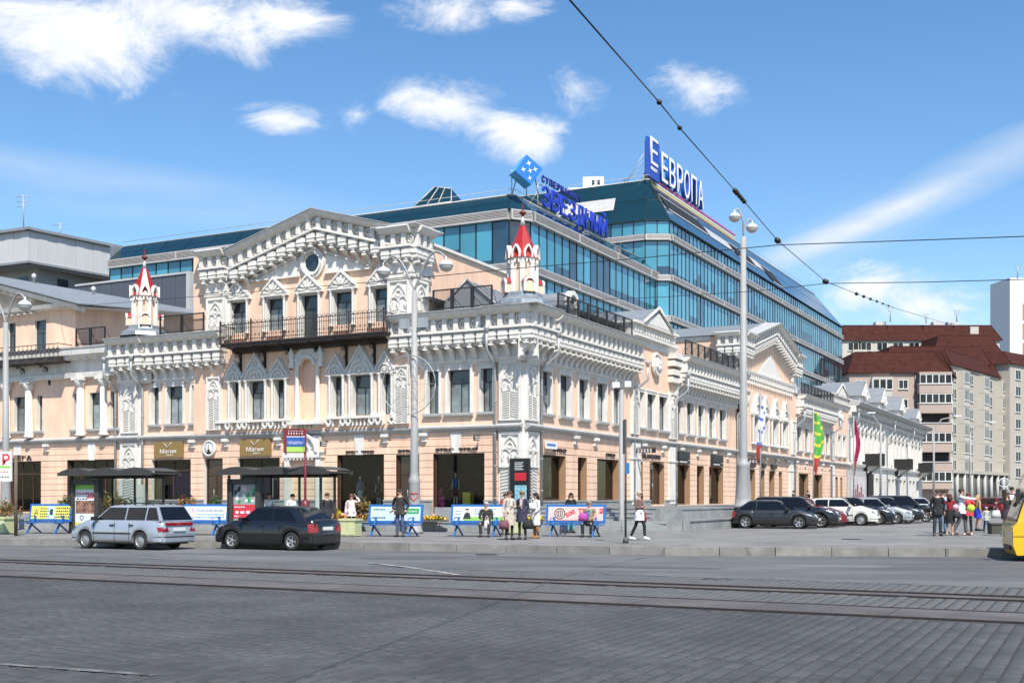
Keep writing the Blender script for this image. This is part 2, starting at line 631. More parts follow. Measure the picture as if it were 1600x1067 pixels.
def cornice(parent, F, x0, x1, zt=11.4, slope=0., k=1.0, metal=True, joined=False, corb=True, ends=True, out=0.):
 """heavy bracketed cornice between x0 and x1, top edge at zt (at x0) rising with slope"""
 L = x1 - x0
 rise = slope * L
 G = F @ T(0, -out, 0)
 b = zt - 2.75 * k
 def z(h):
  return b + h * k
 m = MB(WHITE2)
 m.extx([(-.86, z(2.28)), (-1.08, z(2.40)), (-1.22, z(2.60)), (-1.2, z(2.64)), (0, z(2.64)), (0, z(2.28))], x0, x1, 0, rise)
 m.extx([(-.62, z(1.66)), (-.62, z(2.28)), (0, z(2.28)), (0, z(1.66))], x0 + .03, x1 - .03, 0, rise)
 m.extx([(-.86, z(1.50)), (-.93, z(1.54)), (-.93, z(1.62)), (-.86, z(1.66)), (0, z(1.66)), (0, z(1.50))], x0 - .01, x1 + .01, 0, rise)
 m.extx([(-.56, z(.80)), (-.56, z(1.50)), (0, z(1.50)), (0, z(.80))], x0 + .04, x1 - .04, 0, rise)
 m.extx([(-.12, z(.02)), (-.18, z(.10)), (-.18, z(.14)), (0, z(.16)), (0, z(-.02))], x0, x1, 0, rise)
 m.extx([(-.05, z(-.1)), (-.05, z(.85)), (0, z(.85)), (0, z(-.1))], x0 + .02, x1 - .02, 0, rise)
 m.obj('cornice_moulding', parent, G)
 if metal:
  g = MB(GREYTRIM)
  g.extx([(-1.27, z(2.645)), (-1.27, z(2.68)), (.3, z(2.80)), (.3, z(2.645))], x0 - .04, x1 + .04, 0, rise)
  g.obj('eaves_flashing', parent, G)
 n = max(1, round(L / (SP * k)))
 st = L / n
 if joined:
  acc = MB(WHITE2)
 for i in range(n):
  xa = x0 + st * i + (st - .5 * k) / 2
  dz = slope * (xa + .25 * k - x0)
  for me, h, nm in ((CB, .80, 'cornice_block'), (CP_, 1.66, 'frieze_post'), (CF, 1.66, 'frieze_panel'), (CC, .16, 'corbel')):
   if nm == 'corbel' and not corb:
    continue
   dx = .26 * k if nm == 'frieze_panel' else 0
   M = G @ T(xa + dx, 0, z(h) + dz) @ S(k, 1, k)
   if joined:
    acc.M = T(xa + dx, 0, z(h) + dz) @ S(k, 1, k)
    acc.add([v.co for v in me.vertices], [tuple(p.vertices) for p in me.polygons])
   else:
    place(nm, me, parent, M)
 if joined:
  acc.M = None
  acc.obj('corbel_row', parent, G, kind='stuff')
def tracery_mesh(w, h):
 """pointed gothic blind arch over two twisted colonnettes"""
 m = MB(WHITE2, WHITE)
 y0, y1 = -.17, -.09
 m.box(0, w, -.09, 0, 0, h, 1)
 b = .1 * w
 m.box(0, b, y0 - .02, y1, 0, h)
 m.box(w - b, w, y0 - .02, y1, 0, h)
 m.box(b, w - b, y0 - .02, y1, h - b, h)
 m.box(b, w - b, y0, y1, 0, b * .7)
 cx = w / 2
 ar = (w - 2 * b)
 top = h - b
 sp = top - ar * .92
 # big pointed arch
 m.arc(b, sp, ar - b * .35, 0, R(60), b * .7, y0, y1, 7)
 m.arc(w - b, sp, ar - b * .35, R(120), R(180), b * .7, y0, y1, 7)
 # small arches and a ring
 r = ar * .25
 for sx in (b + r, w - b - r):
  m.arc(sx, sp - .05, r, 0, R(180), b * .5, y0, y1, 6)
 m.arc(cx, sp + ar * .36, r * .62, 0, 2 * math.pi, b * .45, y0, y1, 8)
 # corbelled stop under the tracery
 for sx in (b * 1.6, cx, w - b * 1.6):
  m.prism([(sx - b * .8, sp - .1), (sx, sp - .1 - .32 * ar), (sx + b * .8, sp - .1)], y0 - .03, y1)
 if h > 2:
  # twisted colonnettes: a stack of slanted rolls
  z = b * .9
  k = 0
  while z < sp - .45 * ar:
   for sx, sg in ((cx - ar * .24, 1), (cx + ar * .24, -1)):
    hw = ar * .19
    m.add([(sx - hw, y0, z), (sx + hw, y0, z + .08 * sg), (sx + hw, y0, z + .08 * sg + .055), (sx - hw, y0, z + .055),
      (sx - hw, y1, z), (sx + hw, y1, z + .08 * sg), (sx + hw, y1, z + .08 * sg + .055), (sx - hw, y1, z + .055)],
      [(0, 1, 2, 3), (1, 5, 6, 2), (3, 2, 6, 7), (0, 4, 5, 1), (0, 3, 7, 4)])
   z += .125
   k += 1
 return m
_tr = {}
def pilaster(parent, F, x0, x1, z0, z1, plain=0.):
 w, h = round(x1 - x0, 2), round(z1 - z0, 2)
 if (w, h) not in _tr:
  _tr[(w, h)] = tracery_mesh(w, h).mesh('pilaster')
 return place('pilaster', _tr[(w, h)], parent, F @ T(x0, 0, z0))
def hood_mesh(w, h, fan=False):
 """pointed ogee hood over a window; w wide, h high, base at z=0"""
 m = MB(WHITE2, WHITE)
 o = .12
 m.prism([(-o, 0), (w + o, 0), (w + o, .16), (w / 2 + .12, h), (w / 2, h + .06), (w / 2 - .12, h), (-o, .16)], -.16, 0)
 t = .11
 # raised edge mouldings
 for sgn in (0, 1):
  xa, xb = (-o, w / 2) if sgn == 0 else (w + o, w / 2)
  pts = [(xa, .12), (xb, h + .08), (xb, h - .10), (xa + (t if sgn == 0 else -t) * .8, .12)]
  if sgn:
   pts = pts[::-1]
  m.prism(pts[::-1], -.27, -.16)
 m.box(-o - .05, w + o + .05, -.24, 0, -.07, 0)
 if fan:
  for i in range(7):
   a = R(15 + 25 * i)
   r0, r1 = .12 * w, .43 * w
   ca, sa = math.cos(a), math.sin(a)
   q = .05 * w
   m.prism([(w / 2 + r0 * ca + q * .3 * sa, .04 + r0 * sa * .9 - q * .3 * ca), (w / 2 + r1 * ca + q * sa, .04 + r1 * sa * .9 - q * ca),
      (w / 2 + (r1 + .04) * ca, .04 + (r1 + .04) * sa * .9),
      (w / 2 + r1 * ca - q * sa, .04 + r1 * sa * .9 + q * ca), (w / 2 + r0 * ca - q * .3 * sa, .04 + r0 * sa * .9 + q * .3 * ca)], -.23, -.16)
 else:
  m.arc(w / 2, .05, w * .36, 0, R(180), .09, -.30, -.16, 8)
  m.arc(w / 2, .05, w * .2, 0, R(180), .08, -.26, -.16, 6)
  m.arc(w / 2, h * .60, w * .09, 0, 2 * math.pi, .05, -.26, -.16, 6)
  m.prism([(w * .44, .05), (w * .56, .05), (w / 2, .3)], -.3, -.16)
 return m
_hd = {}
def hood(parent, F, x0, x1, z, h, fan=False):
 k = (round(x1 - x0, 2), round(h, 2), fan)
 if k not in _hd:
  _hd[k] = hood_mesh(*k).mesh('window_hood')
 place('window_hood', _hd[k], parent, F @ T(x0, 0, z))
_cl = {}
def colonnette(parent, F, x, z0, z1, r=.09, y=-.13, beads=True):
 k = (round(z1 - z0, 2), r, beads)
 if k not in _cl:
  h = k[0]
  pr = [(r * 1.5, 0), (r * 1.5, .08), (r, .12)]
  if beads:
   n = int((h - .3) / .14)
   for i in range(n):
    z = .14 + (h - .3) * i / n
    pr += [(r * .78, z), (r * 1.12, z + .06)]
  pr += [(r, h - .14), (r * 1.3, h - .10), (r * 1.6, h - .02), (r * 1.6, h)]
  _cl[k] = MB(WHITE2).lathe(pr, 8).mesh('colonnette')
 place('colonnette', _cl[k], parent, F @ T(x, y, z0))
def railing(parent, F, x0, x1, z, y=.1, h=1.15, bay=1.45, name='roof_railing'):
 m = MB(DARKM)
 n = max(1, round((x1 - x0) / bay))
 st = (x1 - x0) / n
 for i in range(n):
  a, b = x0 + i * st + .06, x0 + (i + 1) * st - .06
  for q in (a, b):
   m.box(q - .04, q + .04, y - .04, y + .04, z - .2, z + h)
  m.box(a + .025, b - .025, y - .02, y + .02, z + h - .07, z + h)
  m.box(a + .025, b - .025, y - .02, y + .02, z + .09, z + .15)
  m.tube([(a, y, z + .7), (a + .45, y + .4, z + .05)], .015, 4)
  m.tube([(b, y + .02, z + h - .1), (b, y + .7, z + .1)], .015, 4)
  # wire mesh infill
  g = .16
  k = -h
  while k < (b - a):
   xa, za = a + max(k, 0), z + .14 + max(-k, 0)
   xb = min(a + k + h - .19, b)
   zb = z + .14 + (xb - a - k)
   if xb > xa:
    m.tube([(xa, y, za), (xb, y, zb)], .009, 3)
    m.tube([(a + b - xa, y + .01, za), (a + b - xb, y + .01, zb)], .009, 3)
   k += g
 m.obj(name, parent, F)
def downpipe(parent, F, x, z0, z1, y=-.15, out=0., r=.075):
 m = MB(STEELP)
 pts = [(x, y, z0), (x, y, z1)]
 if out:
  pts += [(x, y - .05, z1 + .15), (x, y - out, z1 + out * .9), (x, y - out, z1 + out * .9 + .9)]
 m.tube(pts, r, 8)
 for z in np.arange(z0 + .8, z1, 1.7):
  m.lathe([(r * 1.25, 0), (r * 1.25, .05)], 8, (x, y, z))
 if out:
  m.lathe([(r, 0), (r * 2.2, .3), (r * 2.2, .36)], 8, (x, y - out, z1 + out * .9 + .8))
 m.obj('downpipe', parent, F)
def string_course(parent, F, x0, x1, z=4.98, o=0.):
 m = MB(GREYTRIM)
 m.extx([(0, z), (-.06, z), (-.1, z + .1), (-.24, z + .16), (-.27, z + .25), (-.24, z + .30), (-.05, z + .37), (0, z + .37)], x0, x1)
 m.obj('string_course', parent, F @ T(0, -o, 0))
GRV = [1.55 + .385 * i for i in range(9)]
def plinth(parent, F, x0, x1, zb, zt, holes=()):
 """granite slabs, each a part; holes = x ranges left open (doors)"""
 segs = [(x0, x1)]
 for h0, h1 in holes:
  ns = []
  for a, b in segs:
   if h1 <= a or h0 >= b:
    ns.append((a, b))
   else:
    if h0 > a: ns.append((a, h0))
    if h1 < b: ns.append((h1, b))
  segs = ns
 for a, b in segs:
  n = max(1, round((b - a) / 1.3))
  st = (b - a) / n
  w = round(st, 3)
  m = MB(GRANITE)
  m.box(0, w - .012, -.12, 0, zb, zt - .09)
  m.box(-.0, w - .004, -.16, 0, zt - .088, zt)
  me = m.mesh('plinth_slab')
  for i in range(n):
   place('plinth_slab', me, parent, F @ T(a + st * i, rnd.uniform(0, .008), 0))
def turret(parent, loc, k=1.):
 """little octagonal corner turret with red spire; z=0 at the eaves"""
 W = T(*loc) @ S(k * 1.03, k * 1.03, k * .885)
 o = .35
 b = MB(LEAD)
 b.lathe([(1.55, -.35), (1.45, -.1), (1.05, .18), (.98, .42), (.9, .45)], 8, rot=R(22.5) + o, smooth=False)
 t = b.obj('turret', parent, W)
 s = MB(PEACH, WHITE)
 s.lathe([(.66, .4), (.66, 2.35)], 8, rot=R(22.5) + o, smooth=False)
 for i in range(8):
  a = R(45 * i + 22.5) + o
  s.M = T(.67 * math.cos(a), .67 * math.sin(a), 0)
  s.lathe([(.17, .4), (.16, 2.3), (.18, 2.36)], 8, mi=1, smooth=False)
 s.M = None
 s.obj('turret_drum', t, W)
 r = MB(WHITE2)
 r.lathe([(.68, 2.3), (.8, 2.38), (.8, 2.5), (.7, 2.52)], 8, rot=R(22.5) + o, smooth=False)
 for i in range(24):
  a = R(15 * i)
  r.M = T(.8 * math.cos(a), .8 * math.sin(a), 2.3)
  r.box(-.04, .04, -.04, .04, -.12, .1)
 r.M = None
 r.obj('turret_band', t, W)
 sp = MB(REDP, WHITE)
 sp.lathe([(.88, 2.5), (.80, 2.72), (.16, 4.5), (.15, 4.54)], 8, rot=R(22.5) + o, smooth=False)
 sp.lathe([(.16, 4.54), (.05, 5.05), (.04, 5.1)], 8, mi=1, rot=R(22.5) + o)
 sp.obj('spire', t, W)
 fi = MB(mat('dark_red_metal', (.14, .015, .015), .4))
 fi.lathe([(.03, 5.0), (.06, 5.1), (.06, 5.16), (.16, 5.24), (.19, 5.33), (.1, 5.42), (.04, 5.46), (.025, 5.9)], 10)
 fi.obj('finial', t, W)
 g = MB(WHITE2, REDP)
 # pointed arch gable: two curved white ribs with a hollow, red ridge roof behind
 pts_o = [(.3, 0), (.3, .35), (.22, .62), (.1, .86), (0, 1.0)]
 pts_i = [(.20, 0), (.20, .34), (.14, .56), (.06, .74), (0, .82)]
 for sg in (-1, 1):
  for i in range(4):
   q = [(sg * pts_o[i][0], pts_o[i][1]), (sg * pts_o[i + 1][0], pts_o[i + 1][1]), (sg * pts_i[i + 1][0], pts_i[i + 1][1]), (sg * pts_i[i][0], pts_i[i][1])]
   if sg < 0:
    q = q[::-1]
   g.prism(q[::-1], -.12, .12)
 rp = [(-.28, 0), (-.28, .33), (-.2, .6), (0, .96), (.2, .6), (.28, .33), (.28, 0)]
 g.prism(rp[::-1], .10, .5, 1)
 ge = g.mesh('turret_gable')
 for i in range(8):
  a = R(45 * i) + o
  place('turret_gable', ge, t, W @ T(0, 0, 2.5) @ RZ(a + R(90)) @ T(0, -.76, -.02) @ S(.80, 1, .80))
 d = MB(WHITE2, REDP, PEACH)
 d.box(-.3, .3, 0, .5, 0, .62, 2)
 d.box(-.34, -.2, -.06, 0, 0, .62)
 d.box(.2, .34, -.06, 0, 0, .62)
 d.arc(0, .55, .27, 0, R(180), .14, -.08, .05, 8)
 n = 8
 pr = [(.36 * math.cos(R(180) * i / n), .56 + .36 * math.sin(R(180) * i / n)) for i in range(n + 1)]
 d.prism(pr, .04, .52, 1)
 de = d.mesh('turret_dormer')
 for i in range(4):
  a = R(90 * i) + o
  place('turret_dormer', de, t, W @ T(0, 0, .42) @ RZ(a + R(90)) @ T(0, -1.02, 0))
def gable_roof(parent, F, x0, x1, y0, y1, z0, z1, mi=ROOF, front=None, name='roof'):
 m = MB(mi)
 c = (x0 + x1) / 2
 m.prism([(x0, z0), (x1, z0), (c, z1)], y0, y1)
 # standing seams
 for sg, xe in ((1, x0), (-1, x1)):
  n = max(2, int((y1 - y0) / .8))
  for i in range(n + 1):
   y = y0 + (y1 - y0) * i / n
   m.tube([(xe, y, z0 + .03), (c, y, z1 + .03)], .025, 4)
 # raking edge
 for xe in (x0, x1):
  a = (xe, y0 - .06, z0 + .05)
  b = (c, y0 - .06, z1 + .05)
  m.tube([a, b], .07, 4)
 return m.obj(name, parent, F)
# ================================================================== main corner building
BLD = empty('arcade_building', CN, 0, 'long peach and white two storey arcade with red tipped corner turrets and bracketed cornices', 'building')
ZC = 11.4
def L_(px, o=0.):
 return A(FL, px, o)
def R_(px, o=0.):
 return A(FR, px, o)
# ---- left front, two plain bays and the risalit
def upper_bay(parent, F, x0, x1, wins, z0=5.3, z1=11.3, zw=(6.0, 8.3), style='upper', hoods=None, surr=True, rec=.34, name='upper_wall'):
 mb = MB(PEACH, WHITE)
 holes = [(a, b, zw[0], zw[1], 1, rec) for a, b in wins]
 wallgrid(mb, x0, x1, z0, z1, holes)
 mb.obj(name, parent, F)
 for a, b in wins:
  window(parent, F, a, b, zw[0], zw[1], rec, style)
  if surr:
   surround(parent, F, a, b, zw[0], zw[1])
xa0, xa1 = -6.9, -1.45
xb0, xb1 = -26.8, -22.3
winA = [(L_(668) , L_(686)), (L_(700), L_(735)), (L_(752), L_(770.5))]
upper_bay(BLD, FL, xa0, xa1, winA)
winB = [(L_(237.5), L_(249)), (L_(262), L_(286)), (L_(300), L_(314.5))]
upper_bay(BLD, FL, xb0, xb1, winB)
cornice(BLD, FL, A(FL, 602, 1), -1.75, ZC)
cornice(BLD, FL, A(FL, 222, 1), A(FL, 342, 1), ZC)
cornice(BLD, FL, -1.75, .98, ZC + .02, out=.18)
cornice(BLD, FL, A(FL, 166, 1.1), A(FL, 222, 1), ZC + .02, out=.18)
cornice(BLD, FR, -.98, 2.0, ZC + .026, out=.18)
# mitre blocks that close the cornice at the corner
mm = MB(WHITE2, GREYTRIM)
for (zz0, zz1, e, e0) in ((ZC - .45, ZC - .14, 1.0, .8), (ZC - 1.07, ZC - .45, .79, .79), (ZC - 1.95, ZC - 1.07, .73, .73), (ZC - 2.7, ZC - 1.95, .72, .2)):
 mm.add([FL.inverted() @ p for p in [
  CN + V((0, 0, zz0)), CN - INL * e0 + V((0, 0, zz0)), CN - INL * e0 - INR * e0 + V((0, 0, zz0)), CN - INR * e0 + V((0, 0, zz0)),
  CN + V((0, 0, zz1)), CN - INL * e + V((0, 0, zz1)), CN - INL * e - INR * e + V((0, 0, zz1)), CN - INR * e + V((0, 0, zz1))]],
  [(0, 1, 2, 3), (7, 6, 5, 4), (0, 4, 5, 1), (1, 5, 6, 2), (2, 6, 7, 3), (3, 7, 4, 0)])
e = 1.48
mm.add([FL.inverted() @ p for p in [
 CN + V((0, 0, ZC - .1)), CN - INL * e + V((0, 0, ZC - .1)), CN - INL * e - INR * e + V((0, 0, ZC - .1)), CN - INR * e + V((0, 0, ZC - .1)),
 CN + V((0, 0, ZC + .1)), CN - INL * e + V((0, 0, ZC - .05)), CN - INL * e - INR * e + V((0, 0, ZC - .05)), CN - INR * e + V((0, 0, ZC - .05))]],
 [(0, 1, 2, 3), (7, 6, 5, 4), (0, 4, 5, 1), (1, 5, 6, 2), (2, 6, 7, 3), (3, 7, 4, 0)], 1)
mm.obj('corner_cornice', BLD, FL)
# corner pilasters, both floors, both fronts, and their backing wall
for (F, x0, x1) in ((FL, -1.45, 0.0), (FR, 0.0, 1.6), (FL, -28.7, -26.8)):
 m = MB(WHITE, PEACH)
 m.box(x0, x1, 0, .4, 0, 11.2, 0)
 m.obj('corner_pier', BLD, F @ T(0, -.02, 0))
 w = x1 - x0
 i0 = x0 + (.08 if w < 1.8 else .25)
 i1 = x1 - (.08 if w < 1.8 else .25)
 pilaster(BLD, F, i0, i1, 5.5, 8.6)
 pilaster(BLD, F, i0, i1, 3.05, 4.9)
 string_course(BLD, F, x0 - .02, x1 + .02, o=.14)
 m = MB(WHITE2)
 # herringbone lower shaft
 z = 1.4
 while z < 3.0:
  for s0 in (0, 1):
   ca, cb = (i0 + .06, (i0 + i1) / 2 - .02) if s0 == 0 else ((i0 + i1) / 2 + .02, i1 - .06)
   d = .1 if s0 == 0 else -.1
   m.add([(ca, -.1, z), (cb, -.1, z + d), (cb, -.1, z + d + .07), (ca, -.1, z + .07), (ca, -.02, z), (cb, -.02, z + d), (cb, -.02, z + d + .07), (ca, -.02, z + .07)],
     [(0, 1, 2, 3), (1, 5, 6, 2), (3, 2, 6, 7), (0, 4, 5, 1)])
  z += .17
 m.obj('herringbone_shaft', BLD, F)
# ---- ground floor, left front
GW = [  # px0, px1, top z, bottom z, reveal mat, kind
 (237, 298, 3.80, 1.25, 1, 'shop'), (319, 348, 3.82, .55, 1, 'entry'), (371, 437, 3.80, 1.25, 1, 'shop'),
 (527, 600, 3.86, .58, 2, 'shop'), (619, 655, 3.82, .5, 2, 'entry'), (677, 757, 3.83, .58, 2, 'shop')]
holes = []
for p0, p1, zt, zb, r_, kd in GW:
 holes.append((L_(p0), L_(p1), zb, zt, r_, .3))
mb = MB(PEACH, WHITE, BROWNM)
wallgrid(mb, -26.8, -1.45, .3, 5.0, holes, grooves=GRV)
mb.obj('ground_floor_wall', BLD, FL)
string_course(BLD, FL, -26.8, -22.3)
string_course(BLD, FL, -22.3, -6.9, o=.02)
string_course(BLD, FL, -6.9, -1.45)
plinth(BLD, FL, -26.8, -1.45, .3, 1.34, [(h[0] - .02, h[1] + .02) for h in holes if h[2] < 1.2])
# keystones, little flags of plaster brackets under the string course
ks = MB(WHITE)
ks.prism([(-.24, 3.86), (.24, 3.86), (.34, 4.97), (-.34, 4.97)], -.07, 0)
kme = ks.mesh('keystone')
for pxk in (562, 713):
 place('keystone', kme, BLD, FL @ T(L_(pxk), 0, 0))
cbm = MB(WHITE, TANREV)
cbm.prism([(-.22, 4.97), (-.22, 4.80), (.22, 4.80), (.22, 4.97)][::-1], -.30, 0)
cbm.prism([(-.13, 4.80), (-.13, 4.5), (.13, 4.5), (.13, 4.80)][::-1], -.16, 0)
bme = cbm.mesh('console')
for pxk in (303, 355, 437, 604, 664):
 place('console', bme, BLD, FL @ T(L_(pxk), 0, 0))
for pxk in (897, 928):
 place('console', bme, BLD, FR @ T(R_(pxk), 0, 0))
for i in range(16):
 place('console', bme, BLD, FR @ T(17 + 3.7 * i, 0, 0))
# ---- risalit: second floor windows with pointed hoods, balcony, third floor, gable
RIS0, RIS1 = -22.3, -6.9
G = FL @ T(0, -.25, 0)
z20, z21 = 6.05, 8.3
w2 = [(362.5, 374.5, 9.4), (389, 414, 10.0), (430, 445.5, 9.4), (520, 535, 9.4), (551, 580, 10.0), (597.5, 611, 9.4)]
h2 = [(A(G, a), A(G, b), z20, z21, 1, .45) for a, b, _ in w2]
nich = (A(G, 470), A(G, 495), 5.95, 9.35, 2, .25)
z30, z31 = 11.2, 13.05
w3 = [(360, 385), (417, 443), (471, 497), (522, 550), (583, 611)]
h3 = [(A(G, a), A(G, b), 10.55 if i == 2 else z30, z31, 1, .4) for i, (a, b) in enumerate(w3)]
mb = MB(PEACH, WHITE, PEACH)
wallgrid(mb, RIS0, RIS1, 5.3, 16.0, h2 + [nich] + h3)
mb.quad((nich[0], .25, nich[2]), (nich[1], .25, nich[2]), (nich[1], .25, nich[3]), (nich[0], .25, nich[3]), 0)
gx0, gx1, gxc, gz = A(FL, 353, 1.3), A(FL, 600, 1.3), A(FL, 484, 1.35), 17.75
mb.prism([(gx0, 16.0), (gx1, 16.0), (gxc, gz - .15)], 0, .4)
for xq, yy in ((RIS0, 1), (RIS1, 1)):
 mb.quad((xq, 0, 5.3), (xq, .3, 5.3), (xq, .3, 11.3), (xq, 0, 11.3))
mb.quad((RIS0, .25, 5.3), (RIS1, .25, 5.3), (RIS1, 0, 5.3), (RIS0, 0, 5.3), 0)
mb.obj('risalit_wall', BLD, G)
def jamb(a, b, c, d):
 m = MB(WHITE)
 for q in (a - .24, b + .004):
  m.box(q, q + .236, -.05, 0, c - .1, d + .1)
 m.box(a - .24, b + .24, -.06, 0, d + .004, d + .12)
 m.obj('window_surround', BLD, G)
for (a, b, c, d, *_r) in h2:
 window(BLD, G, a, b, c, d, .42)
 jamb(a, b, c, d)
 colonnette(BLD, G, a - .13, 5.95, 8.32)
 colonnette(BLD, G, b + .13, 5.95, 8.32)
for (a, b, hh) in w2:
 x0, x1 = A(G, a) - .2, A(G, b) + .2
 big = hh > 9.9
 hood(BLD, G, x0 - .05, x1 + .05, 8.4, (1.5 if big else 1.1))
for i, (a, b, c, d, *_r) in enumerate(h3):
 window(BLD, G, a, b, c, d, .38, 'door' if i == 2 else 'upper')
 jamb(a, b, c, d)
 colonnette(BLD, G, a - .14, c - .1, d + .1, .08)
 colonnette(BLD, G, b + .14, c - .1, d + .1, .08)
 hood(BLD, G, a - .24, b + .24, d + .17, 1.0, True)
# niche surround
colonnette(BLD, G, nich[0] - .16, 5.8, 9.4, .13, beads=False)
colonnette(BLD, G, nich[1] + .16, 5.8, 9.4, .13, beads=False)
nm = MB(WHITE2)
cxn = (nich[0] + nich[1]) / 2
wn = (nich[1] - nich[0]) / 2
nm.prism([(cxn - wn - .45, 9.0), (cxn - wn - .45, 9.45), (cxn, 10.25), (cxn + wn + .45, 9.45), (cxn + wn + .45, 9.0), (cxn + wn, 9.35), (cxn, 9.36), (cxn - wn, 9.35)][::-1] if False else
   [(cxn - wn - .45, 9.38), (cxn + wn + .45, 9.38), (cxn + wn + .45, 9.5), (cxn, 10.3), (cxn - wn - .45, 9.5)], -.2, 0)
nm.arc(cxn, 9.0, wn * .95, 0, math.pi, .18, -.28, -.0, 8)
nm.box(cxn - wn - .6, cxn - wn - .3, -.34, 0, 8.9, 9.7)
nm.box(cxn + wn + .3, cxn + wn + .6, -.34, 0, 8.9, 9.7)
for sx in (cxn - wn - .45, cxn + wn + .45):
 nm.prism([(sx - .18, 9.7), (sx + .18, 9.7), (sx, 10.05)], -.36, 0)
nm.obj('niche_surround', BLD, G)
nm = MB(WHITE2)
nm.box(cxn - wn - .55, cxn + wn + .55, -.5, 0, 5.62, 5.82)
nm.obj('niche_ledge', BLD, G)
# carved apron under the windows
ap = MB(WHITE2)
ap.box(-.2, .2, -.2, 0, 0, .08)
ap.arc(0, -.16, .17, 0, 2 * math.pi, .1, -.24, 0, 8)
ap.box(-.09, .09, -.26, 0, -.42, -.3)
apm = ap.mesh('carved_bracket')
ap2 = MB(WHITE2, TANREV)
ap2.box(0, .07, -.16, 0, -.34, 0)
ap2.prism([(-.05, -.34), (.03, -.46), (.12, -.34)], -.18, 0)
apm2 = ap2.mesh('carved_drop')
for (a, b, c, d, *_r) in h2 + [nich]:
 for q in (a - .16, b + .16):
  place('carved_bracket', apm, BLD, G @ T(q, 0, 5.9))
 n = max(2, int((b - a) / .24))
 for i in range(n):
  place('carved_drop', apm2, BLD, G @ T(a + .08 + (b - a - .2) * i / max(1, n - 1), 0, 5.88))
sl = MB(WHITE2)
sl.box(RIS0 + 1.9, nich[0] - .7, -.26, 0, 5.88, 6.0)
sl.box(nich[1] + .7, RIS1 - 1.7, -.26, 0, 5.88, 6.0)
sl.obj('carved_shelf', BLD, G)
# risalit pilasters (lower) and the two upper tower blocks with their corbelled heads
pl0, pl1 = A(G, 617.5), A(G, 641)
pilaster(BLD, G, pl0, pl1, 5.5, 8.7)
pilaster(BLD, G, A(G, 325), A(G, 347), 5.5, 8.7)
for (x0, x1) in ((A(FL, 324, .5), A(FL, 324, .5) + 1.5), (A(FL, 643, .5) - 1.5, A(FL, 643, .5))):
 H = FL @ T(0, -.5, 0)
 m = MB(WHITE)
 m.box(x0, x1, 0, 1.6, 10.9, 16.2)
 m.box(x0 - .08, x1 + .08, -.08, 1.7, 10.75, 10.9)
 m.box(x0 - .14, x1 + .14, -.14, 1.76, 13.45, 13.6)
 m.obj('tower_block', BLD, H)
 pilaster(BLD, H, x0 + .05, x1 - .05, 11.0, 13.35)
 S1 = H @ T(x1, 0, 0) @ RZ(R(90))
 pilaster(BLD, S1, .1, 1.5, 11.0, 13.35)
 cornice(BLD, H, x0 - .25, x1 + .25, 16.2, k=.98, out=-.35, metal=False)
 cornice(BLD, S1, -.25, 1.6, 16.2, k=.98, out=-.35, metal=False)
 m = MB(WHITE2, GREYTRIM)
 m.box(x0 - .6, x1 + .6, -.6, 2.2, 16.05, 16.13, 0)
 m.box(x0 - .7, x1 + .7, -.72, 2.25, 16.13, 16.2, 1)
 m.box(x0 - .1, x1 + .1, -.12, 2.0, 13.7, 16.2, 0)
 m.obj('tower_cap', BLD, H)
sl_ = (gz + .15 - 16.2) / (gxc - gx0)
GG = FL @ T(0, -.25, 0)
cornice(BLD, GG, gx0 - .2, gxc, 16.05, slope=sl_, k=1.0, out=-.2)
cornice(BLD, GG, gxc, gx1 + .2, 16.05 + sl_ * (gxc - gx0 + .2), slope=-sl_, k=1.0, out=-.2)
# oculus and low triangular pediment
oc = MB(WHITE2, GLASSU, GREYTRIM)
ox, oz = A(G, 489), 14.85
oc.M = T(ox, 0, oz) @ RX(R(90))
oc.lathe([(.50, 0), (.50, .2), (.66, .26), (.72, .26), (.80, .16), (.86, .16), (.86, 0)], 24)
oc.M = T(ox, 0, oz)
oc.M = None
dk = [(ox + .5 * math.cos(2 * math.pi * i / 20), oz + .5 * math.sin(2 * math.pi * i / 20)) for i in range(20)]
ocu = MB(WHITE2)
nseg = 24
for (ra, rb, ya, yb) in ((.50, .60, -.05, .05), (.60, .72, -.26, 0), (.72, .88, -.16, 0)):
 ocu.arc(ox, oz, (ra + rb) / 2, 0, 2 * math.pi, rb - ra, ya, yb, nseg)
ocu.obj('oculus_frame', BLD, G)
gl = MB(GLASSU)
gl.prism(dk, -.04, -.015)
gl.obj('oculus_pane', BLD, G)
tp = MB(GREYTRIM, WHITE2)
for sg in (-1, 1):
 a = ox + sg * .9
 b = (A(G, 394) if sg < 0 else A(G, 584))
 tri = [(b, 14.2), (a, 14.2), (a, 15.3)] if sg < 0 else [(a, 14.2), (b, 14.2), (a, 15.3)]
 tp.prism(tri, -.05, 0, 1)
 d = .07
 q = [(b, 14.13), (a, 14.13), (a, 14.22), (b, 14.22)] if sg < 0 else [(a, 14.13), (b, 14.13), (b, 14.22), (a, 14.22)]
 tp.prism(q, -.2, 0, 1)
 q = [(b, 14.22), (a, 15.33), (a, 15.43), (b - .1, 14.22)] if sg < 0 else [(b, 14.22), (b + .1, 14.22), (a, 15.43), (a, 15.33)]
 tp.prism(q, -.2, -.0, 1)
tp.obj('pediment_triangle', BLD, G)
